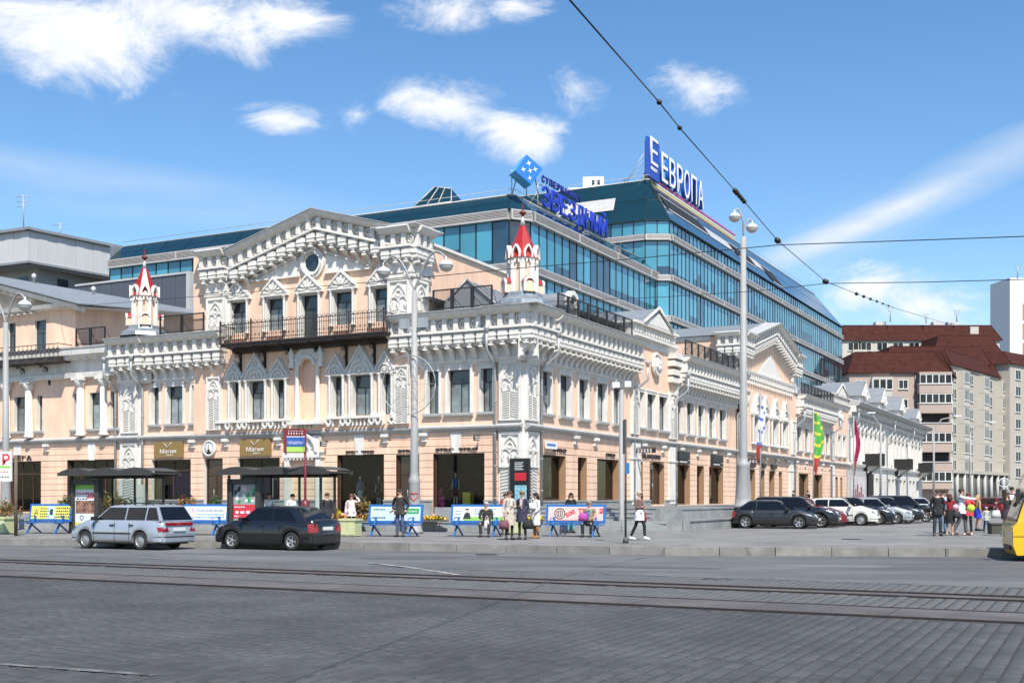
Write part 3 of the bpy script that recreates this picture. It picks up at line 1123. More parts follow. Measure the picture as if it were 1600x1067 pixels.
# risalit side wall and roofs behind the gable
sx = -6.95
for xq in (sx, -22.2):
 sw = MB(PEACH)
 sw.box(xq - .15, xq + .15, 1.0, 16, 10.9, 13.0)
 sw.add([(xq - .15, 1, 13.0), (xq + .15, 1, 13.0), (xq + .15, 16, 13.0), (xq - .15, 16, 13.0), (xq - .15, 1, 15.5), (xq + .15, 1, 15.5), (xq + .15, 16, 15.4), (xq - .15, 16, 15.4)],
   [(4, 5, 6, 7), (0, 1, 5, 4), (1, 2, 6, 5), (2, 3, 7, 6), (3, 0, 4, 7)])
 sw.obj('side_wall', BLD, FL)
se = MB(WHITE2)
for h0, h1, o_ in ((0, .12, .12), (.12, .28, .3)):
 for xq, sg in ((sx, 1), (-22.2, -1)):
  se.add([(xq, 1, 15.5 + h0), (xq + sg * o_, 1, 15.5 + h0), (xq + sg * o_, 1, 15.5 + h1), (xq, 1, 15.5 + h1), (xq, 16, 15.4 + h0), (xq + sg * o_, 16, 15.4 + h0), (xq + sg * o_, 16, 15.4 + h1), (xq, 16, 15.4 + h1)],
    [(0, 1, 2, 3), (7, 6, 5, 4), (0, 4, 5, 1), (1, 5, 6, 2), (2, 6, 7, 3), (3, 7, 4, 0)])
se.obj('side_eaves', BLD, FL)
rf = MB(ROOF)
rf.add([(-22.3, .2, 15.7), (gxc, .2, 17.7), (-6.9, .2, 15.7), (-22.3, 16, 15.6), (gxc, 16, 17.5), (-6.9, 16, 15.6)], [(0, 1, 4, 3), (1, 2, 5, 4), (3, 4, 5), (2, 1, 0)])
rf.obj('risalit_roof', BLD, FL)
# balcony
bal0, bal1 = A(FL, 345, 1.5) , A(FL, 600, 1.5)
bm_ = MB(IRON2, mat('balcony_underside', (.06, .05, .045), .7))
bm_.box(bal0, bal1, -1.55, -.25, 10.22, 10.36)
bm_.box(bal0 - .06, bal1 + .06, -1.62, -.25, 10.36, 10.44)
bm_.box(bal0 + .1, bal1 - .1, -.5, -.25, 9.95, 10.22)
BAL = bm_.obj('balcony', BLD, FL)
rl = MB(IRON2)
L = bal1 - bal0
rl.tube([(bal0, -.3, 11.5), (bal0, -1.55, 11.5), (bal1, -1.55, 11.5), (bal1, -.3, 11.5)], .03, 5)
rl.tube([(bal0, -1.55, 10.6), (bal1, -1.55, 10.6)], .02, 4)
rl.tube([(bal0, -1.55, 11.25), (bal1, -1.55, 11.25)], .015, 4)
n = int(L / .15)
for i in range(n + 1):
 x = bal0 + L * i / n
 rl.box(x - .012, x + .012, -1.562, -1.538, 10.44, 11.5)
 if i % 2 == 0 and i < n:
  w = L / n
  rl.arc(x + w, 11.5, w, 0, math.pi, .02, -1.56, -1.54, 5)
  rl.arc(x + w, 10.82, .06, 0, 2 * math.pi, .02, -1.56, -1.54, 6)
for i in range(9):
 for x in (bal0, bal1):
  y = -.35 - 1.2 * i / 8
  rl.box(x - .012, x + .012, y - .012, y + .012, 10.44, 11.5)
for i in range(6):
 x = bal0 + L * i / 5
 rl.box(x - .035, x + .035, -1.585, -1.515, 10.44, 11.75)
rl.obj('balcony_railing', BAL, FL)
br = MB(DARKM)
br.tube([(0, -.02, 9.0), (0, -.1, 9.0), (0, -.12, 9.6), (0, -.3, 10.0), (0, -1.2, 10.2)], .045, 5)
for k_, (cy_, cz_, r0) in enumerate(((-.42, 9.8, .2), (-.2, 9.3, .14), (-.75, 10.02, .12))):
 pts = [(0, cy_ + r0 * (1 - i / 14) * math.cos(i * .75), cz_ + r0 * (1 - i / 14) * math.sin(i * .75)) for i in range(12)]
 br.tube(pts, .028, 4)
br.box(-.06, .06, -.08, 0, 8.85, 10.1)
bre = br.mesh('balcony_bracket')
for pxk in (377, 415, 455, 500, 542, 586):
 place('balcony_bracket', bre, BAL, G @ T(A(G, pxk), 0, 0))
fb = MB(mat('flower_box_terracotta', (.35, .17, .11), .8))
fb.box(-.45, .45, -.12, .12, 0, .2)
fme = fb.mesh('flower_box')
for pxk in (372, 430, 535, 592):
 place('flower_box', fme, BAL, FL @ T(A(FL, pxk, 1.2), -1.3, 10.46))
# roofs, railings, turrets, dormers
gable_roof(BLD, FL, A(FL, 668, -3), A(FL, 806, -3), 2.6, 14, 11.3, 13.6)
for (F, x0, x1) in ((FL, -6.7, .2), (FL, -29, -22.4)):
 m = MB(ROOF)
 m.add([(x0, -.4, 11.33), (x1, -.4, 11.33), (x1, 6, 12.4), (x0, 6, 12.4), (x0, 6, 11.0), (x1, 6, 11.0)], [(0, 1, 2, 3), (3, 2, 5, 4), (0, 3, 4), (1, 5, 2)])
 m.obj('roof_slope', BLD, F)
railing(BLD, FL, L_(678, .3), L_(772, .3), ZC + .05, y=-.45)
railing(BLD, FL, L_(252, .3), L_(322, .3), ZC + .05, y=-.45)
TC = CN + (DL * .55 + DR * .55) - INL * .45 - INR * .45
turret(BLD, (TC.x, TC.y, ZC + .3), .98)
p_ = FL @ V((L_(224, .2), -.1, 0))
turret(BLD, (p_.x, p_.y, ZC + .35), 1.0)
downpipe(BLD, FL, -1.6, .6, 8.3, out=.95)
downpipe(BLD, FR, 1.85, 1.0, 8.2, out=1.0)
downpipe(BLD, FL, -26.6, .6, 8.2, out=.95)
downpipe(BLD, FL, -28.9, .6, 8.2, out=.95)
# arched entrance motif between the windows of the risalit
em = MB(WHITE, WHITE2)
ex0, ex1 = L_(450), L_(506)
em.box(ex0, ex0 + .34, -.35, 0, .5, 3.75)
em.box(ex1 - .34, ex1, -.35, 0, .5, 3.75)
em.box(ex0 - .1, ex1 + .1, -.42, 0, 3.75, 4.05, 1)
em.box(ex0 + .1, ex1 - .1, -.3, 0, 4.05, 4.97, 0)
ecx = (ex0 + ex1) / 2
em.arc(ecx, 4.05, 1.05, 0, math.pi, .14, -.5, -.3, 12, 1)
em.arc(ecx, 4.05, .55, 0, math.pi, .08, -.42, -.3, 10, 1)
for i in range(5):
 a = R(18 + 36 * i)
 em.tube([(ecx + .2 * math.cos(a), -.33, 4.05 + .2 * math.sin(a)), (ecx + .95 * math.cos(a), -.33, 4.05 + .95 * math.sin(a))], .04, 4, 1)
for i in range(8):
 em.prism([(ex0 + .1 + i * .26, 3.75), (ex0 + .2 + i * .26, 3.58), (ex0 + .3 + i * .26, 3.75)], -.4, -.05, 1)
em.obj('entrance_surround', BLD, FL)
# ---- right front
RB = [R_(p) for p in (842, 985, 996, 1044, 1052, 1151, 1159, 1232, 1240, 1298, 1305, 1320)]
winR1 = [(R_(a), R_(b)) for a, b in ((846.5, 861), (874.5, 891), (904, 918.5), (932.5, 947), (958, 971))]
upper_bay(BLD, FR, 1.6, RB[1], winR1)
pilaster(BLD, FR, RB[1], RB[2], 5.5, 8.7)
winR2 = [(R_(a), R_(b)) for a, b in ((998, 1005.5), (1010.5, 1024), (1029, 1042))]
upper_bay(BLD, FR, RB[1], RB[4], winR2, z1=11.6)
winR3 = [(R_(a), R_(b)) for a, b in ((1056, 1066.5), (1072.5, 1083), (1090, 1100), (1107, 1117), (1123.5, 1133))]
upper_bay(BLD, FR, RB[4], RB[5], winR3)
winR4 = [(R_(a), R_(b)) for a, b in ((1172, 1180.5), (1186, 1194), (1201.5, 1210), (1217, 1225))]
upper_bay(BLD, FR @ T(0, -.2, 0), RB[5], RB[8], winR4, z1=15.0)
winR5 = [(R_(a), R_(b)) for a, b in ((1245, 1252), (1257.5, 1264), (1269, 1275), (1280, 1286), (1290, 1295.5))]
upper_bay(BLD, FR, RB[8], RB[9], winR5)
winR6 = [(R_(a), R_(b)) for a, b in ((1301, 1306), (1309, 1313.5), (1316.5, 1321))]
upper_bay(BLD, FR, RB[9], R_(1325), winR6, z1=11.6)
XE = R_(1325)
cornice(BLD, FR, 2.4, RB[1] + .3, ZC)
cornice(BLD, FR, RB[4] + .2, RB[5] - .1, ZC)
cornice(BLD, FR, RB[8] + .2, RB[9] - .1, ZC, joined=True)
for q in (RB[3], RB[5], RB[7], RB[9]):
 pilaster(BLD, FR @ T(0, -.2 if q in (RB[5], RB[7]) else 0, 0), q, q + 1.5, 5.5, 8.7)
for q in (RB[1], RB[3], RB[5], RB[7], RB[9]):
 m = MB(WHITE)
 m.box(q + .02, q + 1.45, -.14, 0, 1.0, 4.95)
 m.box(q - .04, q + 1.5, -.2, 0, 3.9, 4.0)
 m.obj('ground_pilaster', BLD, FR)
GR = [(847, 884, 3.78, 1.3, 2), (903, 917, 3.78, 1.3, 2), (933, 967, 3.78, 1.3, 2), (997.5, 1004.5, 3.78, 1.1, 2), (1015, 1038, 3.85, 1.0, 2),
  (1056, 1078, 3.8, .95, 2), (1089, 1100, 3.8, .95, 2), (1108, 1130, 3.8, .95, 2), (1171.5, 1180, 3.8, .7, 2), (1189, 1194.5, 3.8, .7, 2),
  (1202, 1210, 3.8, .7, 2), (1217, 1222, 3.8, .7, 2), (1248, 1263, 3.8, .5, 2), (1272, 1285, 3.8, .5, 2), (1298, 1301.5, 3.7, .5, 2), (1305.5, 1309, 3.7, .5, 2), (1313, 1316, 3.7, .5, 2)]
holesR = [(R_(a), R_(b), zb, zt, r_, .55) for a, b, zt, zb, r_ in GR]
mb = MB(PEACH, WHITE, TANREV)
wallgrid(mb, 1.6, XE, .0, 5.0, holesR, grooves=GRV)
mb.obj('ground_floor_wall', BLD, FR)
string_course(BLD, FR, 1.6, RB[5])
string_course(BLD, FR, RB[5], RB[8], o=.2)
string_course(BLD, FR, RB[8], XE)
plinth(BLD, FR, 1.6, RB[4], .3, 1.3, [(h[0] - .02, h[1] + .02) for h in holesR if h[2] < 1.29])
plinth(BLD, FR, RB[4], RB[8], .1, .9, [(h[0] - .02, h[1] + .02) for h in holesR if h[2] < .89])
# attic of the narrow bay with its little pediment and medallion
def attic(x0, x1, z0=11.3, k=1.):
 m = MB(WHITE2, GREYTRIM, ROOF, PEACH)
 m.box(x0, x1, -.1, 1.2, z0, z0 + .5)
 m.box(x0 - .15, x1 + .15, -.35, 1.4, z0 + .5, z0 + .65)
 m.box(x0 + .1, x1 - .1, 0, 1.0, z0 + .65, z0 + 1.35)
 m.box(x0 - .1, x1 + .1, -.3, 1.3, z0 + 1.35, z0 + 1.5)
 c = (x0 + x1) / 2
 w = (x1 - x0) * .34
 m.prism([(c - w, z0 + 1.5), (c + w, z0 + 1.5), (c, z0 + 2.75)], -.25, 6.0, 2)
 m.prism([(c - w + .3, z0 + 1.5), (c + w - .3, z0 + 1.5), (c, z0 + 2.45)], -.32, -.25)
 for sg in (-1, 1):
  m.tube([(c + sg * w, -.35, z0 + 1.52), (c, -.35, z0 + 2.78)], .12, 4)
 n = int((x1 - x0) / .5)
 for i in range(n):
  xx = x0 + .25 + i * (x1 - x0 - .3) / n
  m.box(xx, xx + .2, -.12, 0, z0 + .85, z0 + 1.2)
 o = m.obj('attic', BLD, FR)
 m = MB(WHITE2)
 cz = 10.2
 for i in range(44):
  a, q = 2.4 * i, .35 + .65 * (i * .618 % 1)
  m.lathe([(.03, -.12), (.11, -.05), (.12, .05), (.03, .12)], 5, (c + .95 * q * math.cos(a), -.12, cz + 1.0 * q * math.sin(a)))
 m.arc(c, cz, .45, 0, 2 * math.pi, .3, -.3, 0, 12)
 for a in range(6):
  m.lathe([(.02, -.25), (.2, -.1), (.22, .05), (.1, .2)], 6, (c - .3 + .12 * a, -.25, cz + .2 * math.sin(a * 2.)))
 m.obj('medallion', BLD, FR)
attic(RB[1] + .3, RB[4] + .3)
attic(RB[9], XE)
m = MB(WHITE2)
for xq in (RB[3] + .2,):
 for i, zz in enumerate((9.4, 9.9, 10.5, 11.0)):
  m.box(xq - .2 - .05 * i, xq + 1.5 + .05 * i, -.35 - .1 * i, 0, zz, zz + .38)
m.obj('corbelled_pier', BLD, FR)
# fourth bay: gable like the one on the other front
H4 = FR @ T(0, -.2, 0)
c4 = (RB[5] + RB[8]) / 2
for (x0, x1) in ((RB[5] - .2, RB[5] + 2.3), (RB[8] - 2.3, RB[8] + .2)):
 HH = FR @ T(0, -.35, 0)
 m = MB(WHITE, GREYTRIM)
 m.box(x0 + .2, x1 - .2, 0, 1.8, 11.4, 14.7)
 m.box(x0 - .5, x1 + .5, -.7, 2.2, 14.75, 14.87, 0)
 m.box(x0 - .55, x1 + .55, -.75, 2.25, 14.87, 14.95, 1)
 m.obj('tower_block', BLD, HH)
 cornice(BLD, HH, x0 - .1, x1 + .1, 14.95, k=.98, out=-.35, metal=False)
 SB = HH @ T(x0 - .1, 1.8, 0) @ RZ(R(-90))
 cornice(BLD, SB, 0, 2.0, 14.95, k=.98, out=-.35, metal=False)
g0, g1 = RB[5] + 2.3, RB[8] - 2.3
s4 = (16.9 - 15.1) / (c4 - g0)
mb = MB(PEACH, WHITE)
mb.prism([(g0, 14.9), (g1, 14.9), (c4, 16.7)], 0, .4)
mb.obj('gable_wall', BLD, H4)
cornice(BLD, H4, g0 - .4, c4, 15.0, slope=s4, k=.9, out=-.2)
cornice(BLD, H4, c4, g1 + .4, 15.0 + s4 * (c4 - g0 + .4), slope=-s4, k=.9, out=-.2)
m = MB(WHITE2)
m.prism([(c4 - 4.0, 12.0), (c4 + 4.0, 12.0), (c4, 14.0)], -.1, 0)
m.extx([(0, 11.7), (-.3, 11.75), (-.35, 11.95), (0, 12.0)], RB[5] + 1, RB[8] - 1)
for i in range(22):
 xx = RB[5] + 1.8 + i * (RB[8] - RB[5] - 3.8) / 21
 m.box(xx, xx + .3, -.3, 0, 11.3, 11.7)
 m.box(xx + .05, xx + .25, -.2, 0, 10.95, 11.3)
m.obj('arch_frieze', BLD, H4)
sb = MB(PEACH, WHITE2)
sb.box(RB[5] + .3, RB[8] - .3, .25, 13.9, 8.7, 14.75)
sb.box(RB[5] + .2, RB[8] - .2, 2.3, 14.0, 14.45, 14.78, 1)
sb.obj('side_wall', BLD, FR)
for a, b in winR4:
 hood(BLD, H4, a - .3, b + .3, 8.5, 1.7)
 colonnette(BLD, H4, a - .2, 5.95, 8.4, .12)
 colonnette(BLD, H4, b + .2, 5.95, 8.4, .12)
rf = MB(ROOF)
rf.add([(RB[5], .2, 14.8), (c4, .2, 16.9), (RB[8], .2, 14.8), (RB[5], 14, 14.8), (c4, 14, 16.9), (RB[8], 14, 14.8)], [(0, 1, 4, 3), (1, 2, 5, 4), (3, 4, 5), (2, 1, 0)])
rf.obj('gable_roof', BLD, FR)
for (x0, x1) in ((2.0, RB[1]), (RB[4], RB[5]), (RB[8], RB[9])):
 m = MB(ROOF)
 m.add([(x0, -.4, 11.33), (x1, -.4, 11.33), (x1, 6, 12.5), (x0, 6, 12.5), (x0, 6, 11.0), (x1, 6, 11.0)], [(0, 1, 2, 3), (3, 2, 5, 4), (0, 3, 4), (1, 5, 2)])
 m.obj('roof_slope', BLD, FR)
 railing(BLD, FR, x0 + 1.2, x1 - .8, ZC + .05, y=-.45)
# round-headed dormers
dm = MB(WHITE2, ROOF, GLASSU)
dm.box(-.5, -.32, -.1, .15, 0, 1.15)
dm.box(.32, .5, -.1, .15, 0, 1.15)
dm.arc(0, 1.1, .45, 0, math.pi, .22, -.16, .15, 10)
dm.box(-.34, .34, .1, .16, 0, 1.3, 2)
pr = [(.5 * math.cos(math.pi * i / 8), 1.12 + .5 * math.sin(math.pi * i / 8)) for i in range(9)]
dm.prism([(-.48, 0), (.48, 0)] + pr, .15, 2.8, 1)
dme = dm.mesh('dormer')
for t_ in (R_(893, -.6), RB[4] + 1.2, RB[8] + 2.2):
 place('dormer', dme, BLD, FR @ T(t_, .6, ZC + .1) @ S(1.25, 1, 1.15))
for q in (R_(988), RB[4] + .15, RB[5] - .2, RB[8] + .1, RB[9] - .1):
 downpipe(BLD, FR, q, .9, 8.1, out=.9)
# closing walls and flat roofs behind, so that the block is solid
cl = MB(PEACH, ROOF)
cl.box(-28.7, .0, .6, 1.2, 5.2, 8.7)
cl.quad((-28.7, 5.9, 12.4), (-.3, 5.9, 12.4), (-.3, 18, 12.4), (-28.7, 18, 12.4), 1)
cl.quad((-28.7, 18, 0), (-8, 18, 0), (-8, 18, 12.4), (-28.7, 18, 12.4), 0)
cl.obj('rear_roof', BLD, FL)
cl = MB(PEACH, ROOF)
cl.box(0.8, XE - .1, .7, 1.2, 5.2, 8.7)
cl.quad((.3, 5.9, 12.45), (XE, 5.9, 12.45), (XE, 9.0, 12.45), (.3, 9.0, 12.45), 1)
cl.quad((12, 9.0, 0), (XE, 9.0, 0), (XE, 9.0, 12.45), (12, 9.0, 12.45), 0)
cl.obj('rear_roof', BLD, FR)
# ------------------------------------------------------------------ shop fronts of the arcade building
def shop(parent, F, a0, a1, z0, z1, y=.26, frame_m=None, mull=1, transom=None, depth=2.4, wall_m=None, floor=True):
 fm = frame_m or BROWNM
 m = MB(fm)
 b = .09 if a1 - a0 > 1 else .06
 m.box(a0, a0 + b, y - .05, y + .05, z0, z1)
 m.box(a1 - b, a1, y - .05, y + .05, z0, z1)
 m.box(a0 + b, a1 - b, y - .05, y + .05, z0, z0 + b)
 m.box(a0 + b, a1 - b, y - .05, y + .05, z1 - b, z1)
 for i in range(1, mull):
  x = a0 + (a1 - a0) * i / mull
  m.box(x - .03, x + .03, y - .04, y + .04, z0 + b, z1 - b)
 if transom:
  m.box(a0 + b, a1 - b, y - .045, y + .045, transom, transom + .07)
 o = m.obj('shop_window', parent, F)
 g = MB(SHOPG)
 g.quad((a0 + b, y, z0 + b), (a1 - b, y, z0 + b), (a1 - b, y, z1 - b), (a0 + b, y, z1 - b))
 g.obj('pane', o, F)
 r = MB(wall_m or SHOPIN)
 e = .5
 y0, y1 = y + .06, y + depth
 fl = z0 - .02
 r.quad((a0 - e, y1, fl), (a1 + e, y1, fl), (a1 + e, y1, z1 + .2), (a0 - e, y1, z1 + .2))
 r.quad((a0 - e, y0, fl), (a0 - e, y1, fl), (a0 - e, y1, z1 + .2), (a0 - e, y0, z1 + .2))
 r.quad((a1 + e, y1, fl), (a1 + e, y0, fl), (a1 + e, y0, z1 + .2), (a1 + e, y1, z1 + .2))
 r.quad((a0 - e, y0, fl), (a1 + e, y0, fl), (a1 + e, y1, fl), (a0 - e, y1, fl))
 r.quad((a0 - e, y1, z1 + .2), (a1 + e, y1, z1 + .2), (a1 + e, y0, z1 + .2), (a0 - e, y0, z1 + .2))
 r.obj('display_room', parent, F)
 return o
def door(parent, F, a0, a1, z0, z1, y=.26, m_=None, glass=True):
 m = MB(m_ or BROWNM)
 b = .09
 m.box(a0, a0 + b, y - .05, y + .05, z0, z1)
 m.box(a1 - b, a1, y - .05, y + .05, z0, z1)
 m.box(a0 + b, a1 - b, y - .05, y + .05, z1 - b, z1)
 m.box(a0 + b, a1 - b, y - .045, y + .045, z0 + 2.25, z0 + 2.33)
 c = (a0 + a1) / 2
 m.box(c - .04, c + .04, y - .045, y + .045, z0, z0 + 2.25)
 o = m.obj('entrance_door', parent, F)
 g = MB(mat('dark_door_leaf', (.035, .02, .015), .15, var=.5, spec=.8))
 g.box(a0 + b, a1 - b, y + .0, y + .04, z0, z1 - b)
 g.obj('door_leaf', o, F)
 h = MB(STEELP)
 h.tube([(c - .1, y - .1, z0 + .9), (c - .1, y - .1, z0 + 1.4)], .02, 5)
 h.obj('door_handle', o, F)
 return o
purple = mat('purple_curtain', (.03, .015, .14), .8, var=.5, scale=3)
grn = mat('greenish_showroom', (.22, .30, .27), .7, var=.3)
yel = mat('cream_showroom', (.42, .38, .24), .7, var=.2)
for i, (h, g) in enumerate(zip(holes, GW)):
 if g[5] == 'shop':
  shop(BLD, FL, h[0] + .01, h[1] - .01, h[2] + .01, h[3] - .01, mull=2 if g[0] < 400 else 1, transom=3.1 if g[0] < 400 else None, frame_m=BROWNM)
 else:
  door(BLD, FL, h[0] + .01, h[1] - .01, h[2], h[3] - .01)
for (a, b) in ((258, 296), (397, 434)):
 m = MB(purple)
 x0, x1 = L_(a), L_(b)
 n = 14
 for k in range(n):
  xa = x0 + (x1 - x0) * k / n
  m.box(xa, xa + (x1 - x0) / n - .015, .55 + .04 * (k % 2), .7, 1.3, 3.0)
 m.obj('curtain', BLD, FL)
for i, (h, g) in enumerate(zip(holesR, GR)):
 a, b, zb, zt = h[:4]
 w = b - a
 wm = {2: yel, 0: grn, 12: grn}.get(i)
 if i == 4:
  door(BLD, FR, a + .01, b - .01, zb, zt - .01, y=.4)
  m = MB(TANREV)
  n = 8
  c = (a + b) / 2
  for k in range(n):
   t0, t1 = math.pi * k / n, math.pi * (k + 1) / n
   p = [(c + w / 2 * math.cos(t0), zt - .35 + .35 * math.sin(t0)), (c + w / 2 * math.cos(t1), zt - .35 + .35 * math.sin(t1)), (c + w / 2 * math.cos(t1), zt), (c + w / 2 * math.cos(t0), zt)]
   m.prism(p[::-1], .02, .3)
  m.obj('door_arch', BLD, FR)
 else:
  shop(BLD, FR, a + .01, b - .01, zb + .01, zt - .01, y=.45, depth=1.6, wall_m=wm)
# poster case on the corner pier
m = MB(DARKM, mat('poster_black', (.012, .012, .014), .3), mat('poster_red', (.5, .02, .03), .4), mat('poster_cyan', (.25, .5, .58), .5, var=.6, scale=8))
pc0, pc1 = L_(797, .3), L_(827, .3)
m.box(pc0, pc1, -.34, -.13, .62, 3.5)
m.box(pc0 + .06, pc1 - .05, -.36, -.34, .8, 3.4, 1)
m.box(pc0 + .3, pc1 - .15, -.365, -.36, 2.35, 2.75, 2)
m.box(pc0 + .3, pc1 - .12, -.365, -.36, 1.2, 2.1, 3)
o = m.obj('poster_case', None, FL, label='tall black poster case with red and pale blue print on the white corner pier', cat='poster case')
for i in range(5):
 b_ = MB(mat('print_white', (.75, .75, .75), .6))
 b_.box(pc0 + .3, pc1 - .3 - .08 * (i % 2), -.372, -.366, 2.9 + .09 * i, 2.93 + .09 * i)
 b_.obj('printed_line', o, FL)
# ---- shop signs and small street-front things
gold = mat('gold_sign_board', (.24, .155, .05), .45, var=.12)
wprint = mat('print_white', (.75, .75, .75), .6)
for pa, pb, lab in ((243, 287.5, 'gold shop sign with white script above the window nearest the left turret'), (377, 424.5, 'gold shop sign with white script above the window right of the clock')):
 a, b = L_(pa), L_(pb)
 z0 = 3.93
 m = MB(gold)
 m.box(a, b, -.14, 0, z0, z0 + .98)
 o = m.obj('shop_sign', None, FL, label=lab, cat='sign', group='gold shop signs')
 c = (a + b) / 2
 text('lettering', 'Магия', .34, .006, wprint, o, FL @ T(c, -.15, z0 + .26), width=(b - a) * .56)
 text('lettering', 'золота', .14, .008, wprint, o, FL @ T(c + .1, -.15, z0 + .1), width=.5)
 v = MB(wprint)
 v.tube([(c - .3, -.16, z0 + .88), (c - .05, -.16, z0 + .62), (c + .3, -.16, z0 + .93)], .018, 4)
 v.obj('logo', o, FL)
# clock
m = MB(WHITE2, mat('clock_face', (.7, .7, .68), .5), DARKM)
cx = L_(329)
m.M = T(cx, -.05, 4.42) @ RX(R(90))
m.lathe([(.5, -.05), (.5, .12), (.42, .16), (.4, .1)], 20)
m.lathe([(.4, .1), (.39, .11)], 20, mi=1)
m.M = T(cx, 0, 4.42)
for k in range(12):
 a = R(30 * k)
 m.box(.32 * math.sin(a) - .015, .32 * math.sin(a) + .015, -.175, -.16, .32 * math.cos(a) - .03, .32 * math.cos(a) + .03, 2)
m.prism([(-.2, -.32), (.2, -.32), (0, 0)], -.18, -.165, 2)
m.box(-.015, .015, -.19, -.18, 0, .25, 2)
m.obj('wall_clock', None, FL, label='round white wall clock above the brown shop door between the gold signs', cat='clock')
def blade(F, px, z, w=.55, h=.28, lab='', n=2, group='small hanging blade signs'):
 m = MB(DARKM)
 x = A(F, px)
 m.box(x - .03, x + .03, -.2 - w, -.2, z, z + h)
 m.tube([(x, 0, z + h + .05), (x, -.25 - w, z + h + .05)], .012, 4)
 m.box(x - .012, x + .012, -.3, -.28, z + h, z + h + .05)
 o = m.obj('blade_sign', None, F, label=lab, cat='sign', group=group)
 p = MB(wprint)
 for i in range(n):
  for k in range(5):
   p.box(x - .04, x - .031, -.25 - w * .16 * (k + .2), -.25 - w * .16 * (k + .75), z + .05 + .12 * i, z + .12 + .12 * i)
   p.box(x + .031, x + .04, -.25 - w * .16 * (k + .2), -.25 - w * .16 * (k + .75), z + .05 + .12 * i, z + .12 + .12 * i)
 p.obj('lettering', o, F)
blade(FL, 513, 4.35, lab='small black blade sign on the wall right of the arched entrance')
blade(FL, 751, 4.45, lab='small black blade sign on the wall left of the white corner pier')
blade(FR, 990, 4.3, 1.3, .3, lab='long black blade sign projecting above the pilaster behind the thin pole')
blade(FR, 1156, 4.25, 1.6, .32, lab='long black blade sign projecting left of the tall lamp post on the right')
m = MB(mat('white_plate', (.72, .74, .8), .4), BLUEP)
x = R_(848)
m.box(x, x + 1.4, -.2, -.16, 4.1, 4.5)
m.box(x + .1, x + 1.2, -.205, -.2, 4.25, 4.38, 1)
m.obj('street_name_plate', None, FR, label='white street name plate with blue letters on the right front beside the corner pier', cat='street sign')
def letters(F, px, z, body, h, w, m_, lab, o_=.05, group='shop name letters'):
 x = A(F, px)
 return text('shop_lettering', body, h, .03, m_, None, F @ T(x, -o_, z), width=w, label=lab, cat='sign', group=group, bold=.006)
dkl = mat('dark_letters', (.03, .02, .02), .5)
letters(FR, 874, 3.98, 'ETRO', .28, 1.6, dkl, 'small dark ETRO letters above the first shop window right of the corner')
letters(FR, 953, 3.95, 'ETRO', .28, 1.4, dkl, 'small dark ETRO letters above the cream lit shop window')
letters(FR, 1017, 4.05, 'BILANCIONI', .38, 3.3, dkl, 'large dark shop letters above the arched brown door', group=None)
letters(FL, 563, 3.98, 'ETRO  ETRO', .16, 1.9, dkl, 'row of tiny dark letters above the window with two dressed mannequins')
letters(FL, 637, 3.98, 'ETRO', .16, 1.2, dkl, 'row of tiny dark letters above the brown door behind the lamp post')
letters(FL, 714, 4.0, 'ETRO  ETRO', .18, 2.6, dkl, 'row of tiny dark letters above the big window with one mannequin')
for k, (pa, pb, lab) in enumerate(((1061, 1078, 'first stacked black shop board past the arched door'), (1114, 1130, 'second stacked black shop board past the arched door'),
         (1173, 1181, 'small black shop board just right of the tall lamp post'), (1193, 1197, 'tiny black shop board behind the white and red flag pole'), (1207, 1214, 'small black shop board second right of the flag pole'))):
 a, b = R_(pa, .2), R_(pb, .2)
 m = MB(DARKM)
 m.box(a, b, -.22, 0, 4.15 if k < 2 else 4.0, 4.7 if k < 2 else 4.4)
 if k < 2:
  m.box(a - .05, b + .05, -.2, 0, 3.86, 4.1)
 o = m.obj('shop_board', None, FR, label=lab, cat='sign', group='black shop boards')
 if k < 2:
  p = MB(wprint)
  for j in range(8):
   p.box(a + .2 + j * .2, a + .32 + j * .2, -.205, -.2, 3.93, 4.03)
  p.obj('lettering', o, FR)
# mannequins
def mannequin(F, px, y, z0, h, top, bot, skin, lab, cat='mannequin'):
 x = A(F, px, -y)
 m = MB(skin)
 m.lathe([(.04, 0), (.055, .25 * h), (.075, .45 * h), (.08, .5 * h)], 8, (-.08, 0, 0))
 m.lathe([(.04, 0), (.055, .25 * h), (.075, .45 * h), (.08, .5 * h)], 8, (.08, 0, 0))
 m.lathe([(.14, .5 * h), (.10, .6 * h), (.15, .76 * h), (.13, .81 * h), (.045, .83 * h), (.04, .87 * h), (.07, .9 * h), (.08, .95 * h), (.04, .99 * h)], 10)
 for sg in (-1, 1):
  m.tube([(sg * .16, 0, .79 * h), (sg * .22, .02, .62 * h), (sg * .2, -.08, .48 * h)], [.045, .038, .025], 6)
 m.lathe([(.2, -.02), (.2, 0)], 10)
 o = m.obj('mannequin', None, F @ T(x, y, z0), label=lab, cat=cat)
 t = MB(top)
 t.lathe([(.15, .54 * h), (.125, .62 * h), (.17, .76 * h), (.15, .815 * h)], 10)
 t.obj('blouse', o, F @ T(x, y, z0))
 t = MB(bot)
 t.lathe([(.19, .30 * h), (.165, .45 * h), (.12, .6 * h)], 10)
 t.obj('skirt', o, F @ T(x, y, z0))
 return o
cream = mat('mannequin_skin', (.5, .42, .34), .6)
mannequin(FL, 712, .7, .98, 1.85, mat('cloth_blue_print', (.05, .1, .35), .8, var=.5, scale=20), mat('cloth_wine', (.16, .04, .05), .8), cream, 'mannequin in blue top and wine skirt in the big shop window')
mannequin(FL, 563, .62, .9, 1.8, mat('cloth_blue2', (.12, .2, .4), .8, var=.5, scale=20), mat('cloth_mint', (.5, .65, .6), .8), cream, 'mannequin in blue print and pale mint trousers, left in the arcade window')
